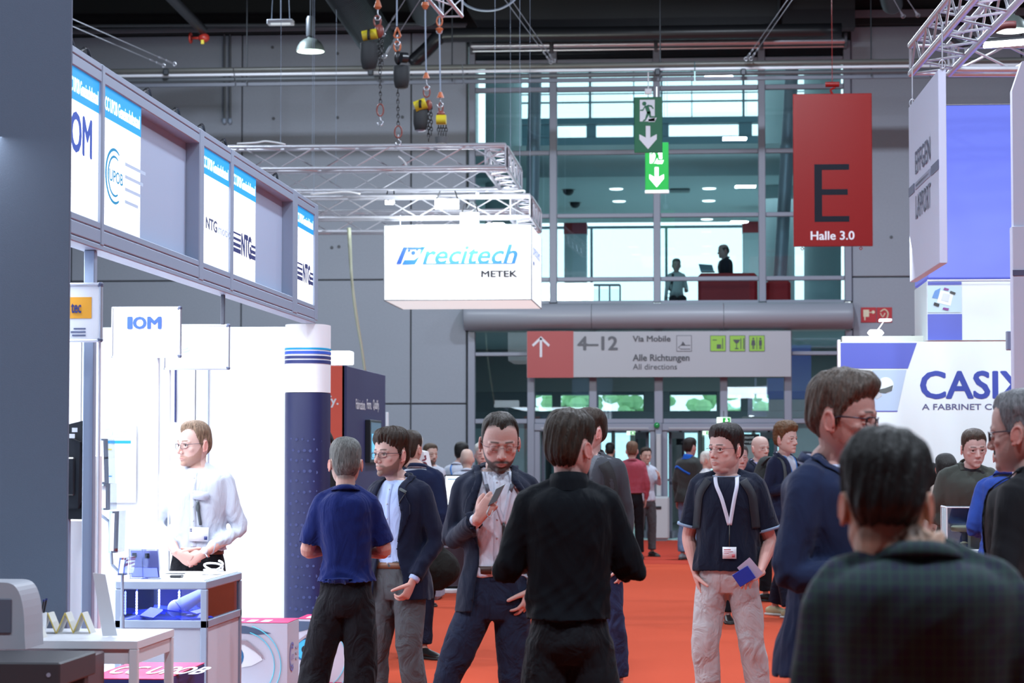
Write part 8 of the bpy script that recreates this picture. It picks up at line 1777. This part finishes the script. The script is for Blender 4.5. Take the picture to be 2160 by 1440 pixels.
q = P(1558, 226, 'grey-shirted man whose face shows behind the head of the T-shirt man', 20, H=1.66, hair=H('grey', (.10, .10, .095)), skin=(.55, .32, .27), top=dict(name='grey_shirt', col=(.12, .13, .15)), collar={}, armL='bent')
q = P(1333, 142, 'ginger-haired man in a dusty red shirt seen from behind near the left door', 184, H=1.745, back=1, hair=H('ginger2', (.14, .075, .045), fade=.5), skin=(.60, .36, .29), top=dict(name='dusty_red', col=(.36, .07, .10), tucked=True, hem=1.0, loose=.02, amp=.006), collar={}, pants=dict(name='black'), belt=dict(z=1.01), armR=((-.265, .03, 1.12), (-.225, -.05, .90)), armL=((.25, 0, 1.13), (.15, -.2, 1.0)), hands=dict(R=dict(curl=.4), L=dict(hidden=1)), w=1.05)
q = P(1362, 138, 'person in a white top facing the man in the dusty red shirt', 20, H=1.66, hair=H('brown', brown), top=dict(name='white_shirt'), collar={}, armL=((.24, -.05, 1.2), (.16, -.22, 1.3)), pants=dict(name='grey', col=(.085, .09, .10)))
q = P(1287, 116, 'dark-haired person inside the lobby seen through the left door', 175, H=1.76, back=1, hair=H('black', black), top=dict(name='dark_shirt', col=(.03, .03, .035)), collar={})
q = P(1454, 142, 'man in a charcoal and bright blue jacket and light jeans near the right door', 145, H=1.80, back=1, hair=H('nearblack', (.018, .013, .012)), skin=(.56, .34, .28), top=dict(name='blue_shirt', col=(.02, .12, .55)), jacket=dict(name='charcoal2', col=(.042, .046, .046), off=.035, sleeve=.078, hem=.83, amp=.006), stand_collar=dict(mat=cloth('blue_collar', (.02, .13, .60))), pants=dict(name='jeans_pale', col=(.16, .26, .42), loose=.02, amp=.006), w=1.1, armR=DOWN_R, armL=DOWN_L, head_shift=(0, -.02, 0), shoe=('shoe_grey', (.25, .26, .28), .5))
q['_ribbon']([(.20, 1.34), (.12, 1.36), (.0, 1.30), (-.10, 1.25)], .035, cloth('blue_collar', (.02, .13, .60)), 'blue_stripe', back=True, off=.004, bv=[BVHTree.FromPolygons([tuple(v.co) for v in q['_out']['jacket'].data.vertices], [tuple(p.vertices) for p in q['_out']['jacket'].data.polygons])])
q = P(1492, 150, 'person in a white jacket half hidden behind the T-shirt man’s shoulder', 90, H=1.60, hair=H('white', white), top=dict(name='white_shirt'), jacket=dict(name='white_coat', col=(.7, .7, .72), amp=.008))
# at the lettered booth
q = P(2032, 282, 'short-haired young man in an olive green jacket leaning on the white counter', 12, H=1.80, lean=24, hair=H('shortbrown', (.060, .040, .030), fade=.7, thick=.006, top=.012, front=.064), skin=(.64, .42, .35), head_yaw=6, pitch=-14, head_shift=(.02, 0, 0), top=dict(name='dark_shirt', col=(.03, .03, .035)), w=1.12,
      jacket=dict(name='olive', col=(.075, .085, .075), open=[(.8, -.02, .02), (1.3, -.02, .02), (1.45, -.05, .05), (1.5, -.06, .06)], off=.03, sleeve=.082, amp=.007, lapel=.04, lapel_to=1.3), armR=((-.27, -.02, 1.12), (.0, -.20, 1.02)), armL=((.27, -.02, 1.12), (.12, -.25, 1.02)), hands=dict(R=dict(F=(.9, -.2, -.1), N=(0, .9, -.2)), L=dict(F=(-.9, -.2, 0), N=(0, .9, 0))), seed=81)
q = P(2116, 318, 'person in a bright blue suit jacket seen from behind at the acrylic case', 168, H=1.70, back=1, lean=10, hair=H('nearblack', (.018, .013, .012)), top=dict(name='dark_shirt', col=(.03, .03, .035)), jacket=dict(name='bright_blue', col=(.020, .055, .27), amp=.006, band=1, sleeve=.074), armL='bent', armR='bent', seed=83, pants=dict(name='navy', col=(.012, .014, .03)))
q = P(1998, 262, 'black-haired woman in a beige coat seen from behind near the acrylic case', 200, H=1.58, back=1, w=.9, hair=H('black', black, long=.16), top=dict(name='beige_top', col=(.45, .38, .33)), jacket=dict(name='beige_coat', col=(.48, .40, .36), amp=.005, hem=.72, band=1), pants=dict(name='black'), lean=4)
q = P(1963, 258, 'dark-haired woman in a pink top beside the woman in the beige coat', 150, H=1.50, back=1, w=.88, hair=H('black', black, long=.10), skin=(.6, .4, .33), top=dict(name='pink_top', col=(.50, .33, .34), loose=.015), pants=dict(name='black'))
# upstairs
z2f = z2
q = P(1536, 111, 'man in a dark suit sitting sideways on the red sofa upstairs', -75, H=1.78, z=z2f - .42, hair=H('bald2', (.04, .035, .03), bald_top=.06), skin=(.42, .28, .24), top=dict(name='grey_shirt', col=(.12, .13, .15)), collar={}, jacket=dict(name='dark_suit', col=(.012, .016, .026), open=OPEN(-.08, .08, -.04, .04)), legL=((.10, -.42, .90), (.10, -.44, .50), 0), legR=((-.10, -.42, .90), (-.10, -.44, .50), 0), armL=((.24, -.05, 1.15), (.10, -.28, 1.10)), armR='bent', lean=6)
q = P(1428, 109, 'grey-haired man in a white shirt with a shoulder strap sitting upstairs behind the glass', 5, H=1.78, z=z2f - .50, hair=H('grey', (.10, .10, .095), fade=.5), skin=(.42, .28, .24), top=dict(name='pale_shirt', col=(.45, .50, .50)), collar={}, legL=((.10, -.42, .90), (.10, -.44, .56), 0), legR=((-.10, -.42, .90), (-.10, -.44, .56), 0), armL='bent')
q['_root'].scale = (.92,) * 3
q['_ribbon']([(-.08, 1.46), (-.10, 1.3), (-.14, 1.1)], .05, mat('strap_black', (.012, .012, .014), .8), 'bag_strap')
lp = W(1490, 571, 44.9); lt = thing('laptop', lp, 'open laptop on the sofa back beside the seated man upstairs', 'laptop'); MB().obox(lp + V3(0, 0, .05), V3(.13, 0, -.01), V3(0, .005, 0), V3(-.02, .02, .075)).build('screen', mat('laptop_blue', (.25, .40, .48), .3), lt); MB().obox(lp + V3(.03, -.10, -.03), V3(.13, 0, 0), V3(0, .09, 0), V3(0, 0, .008)).build('keyboard', M_blk2, lt)
bpy.data.scenes.remove(TMP)
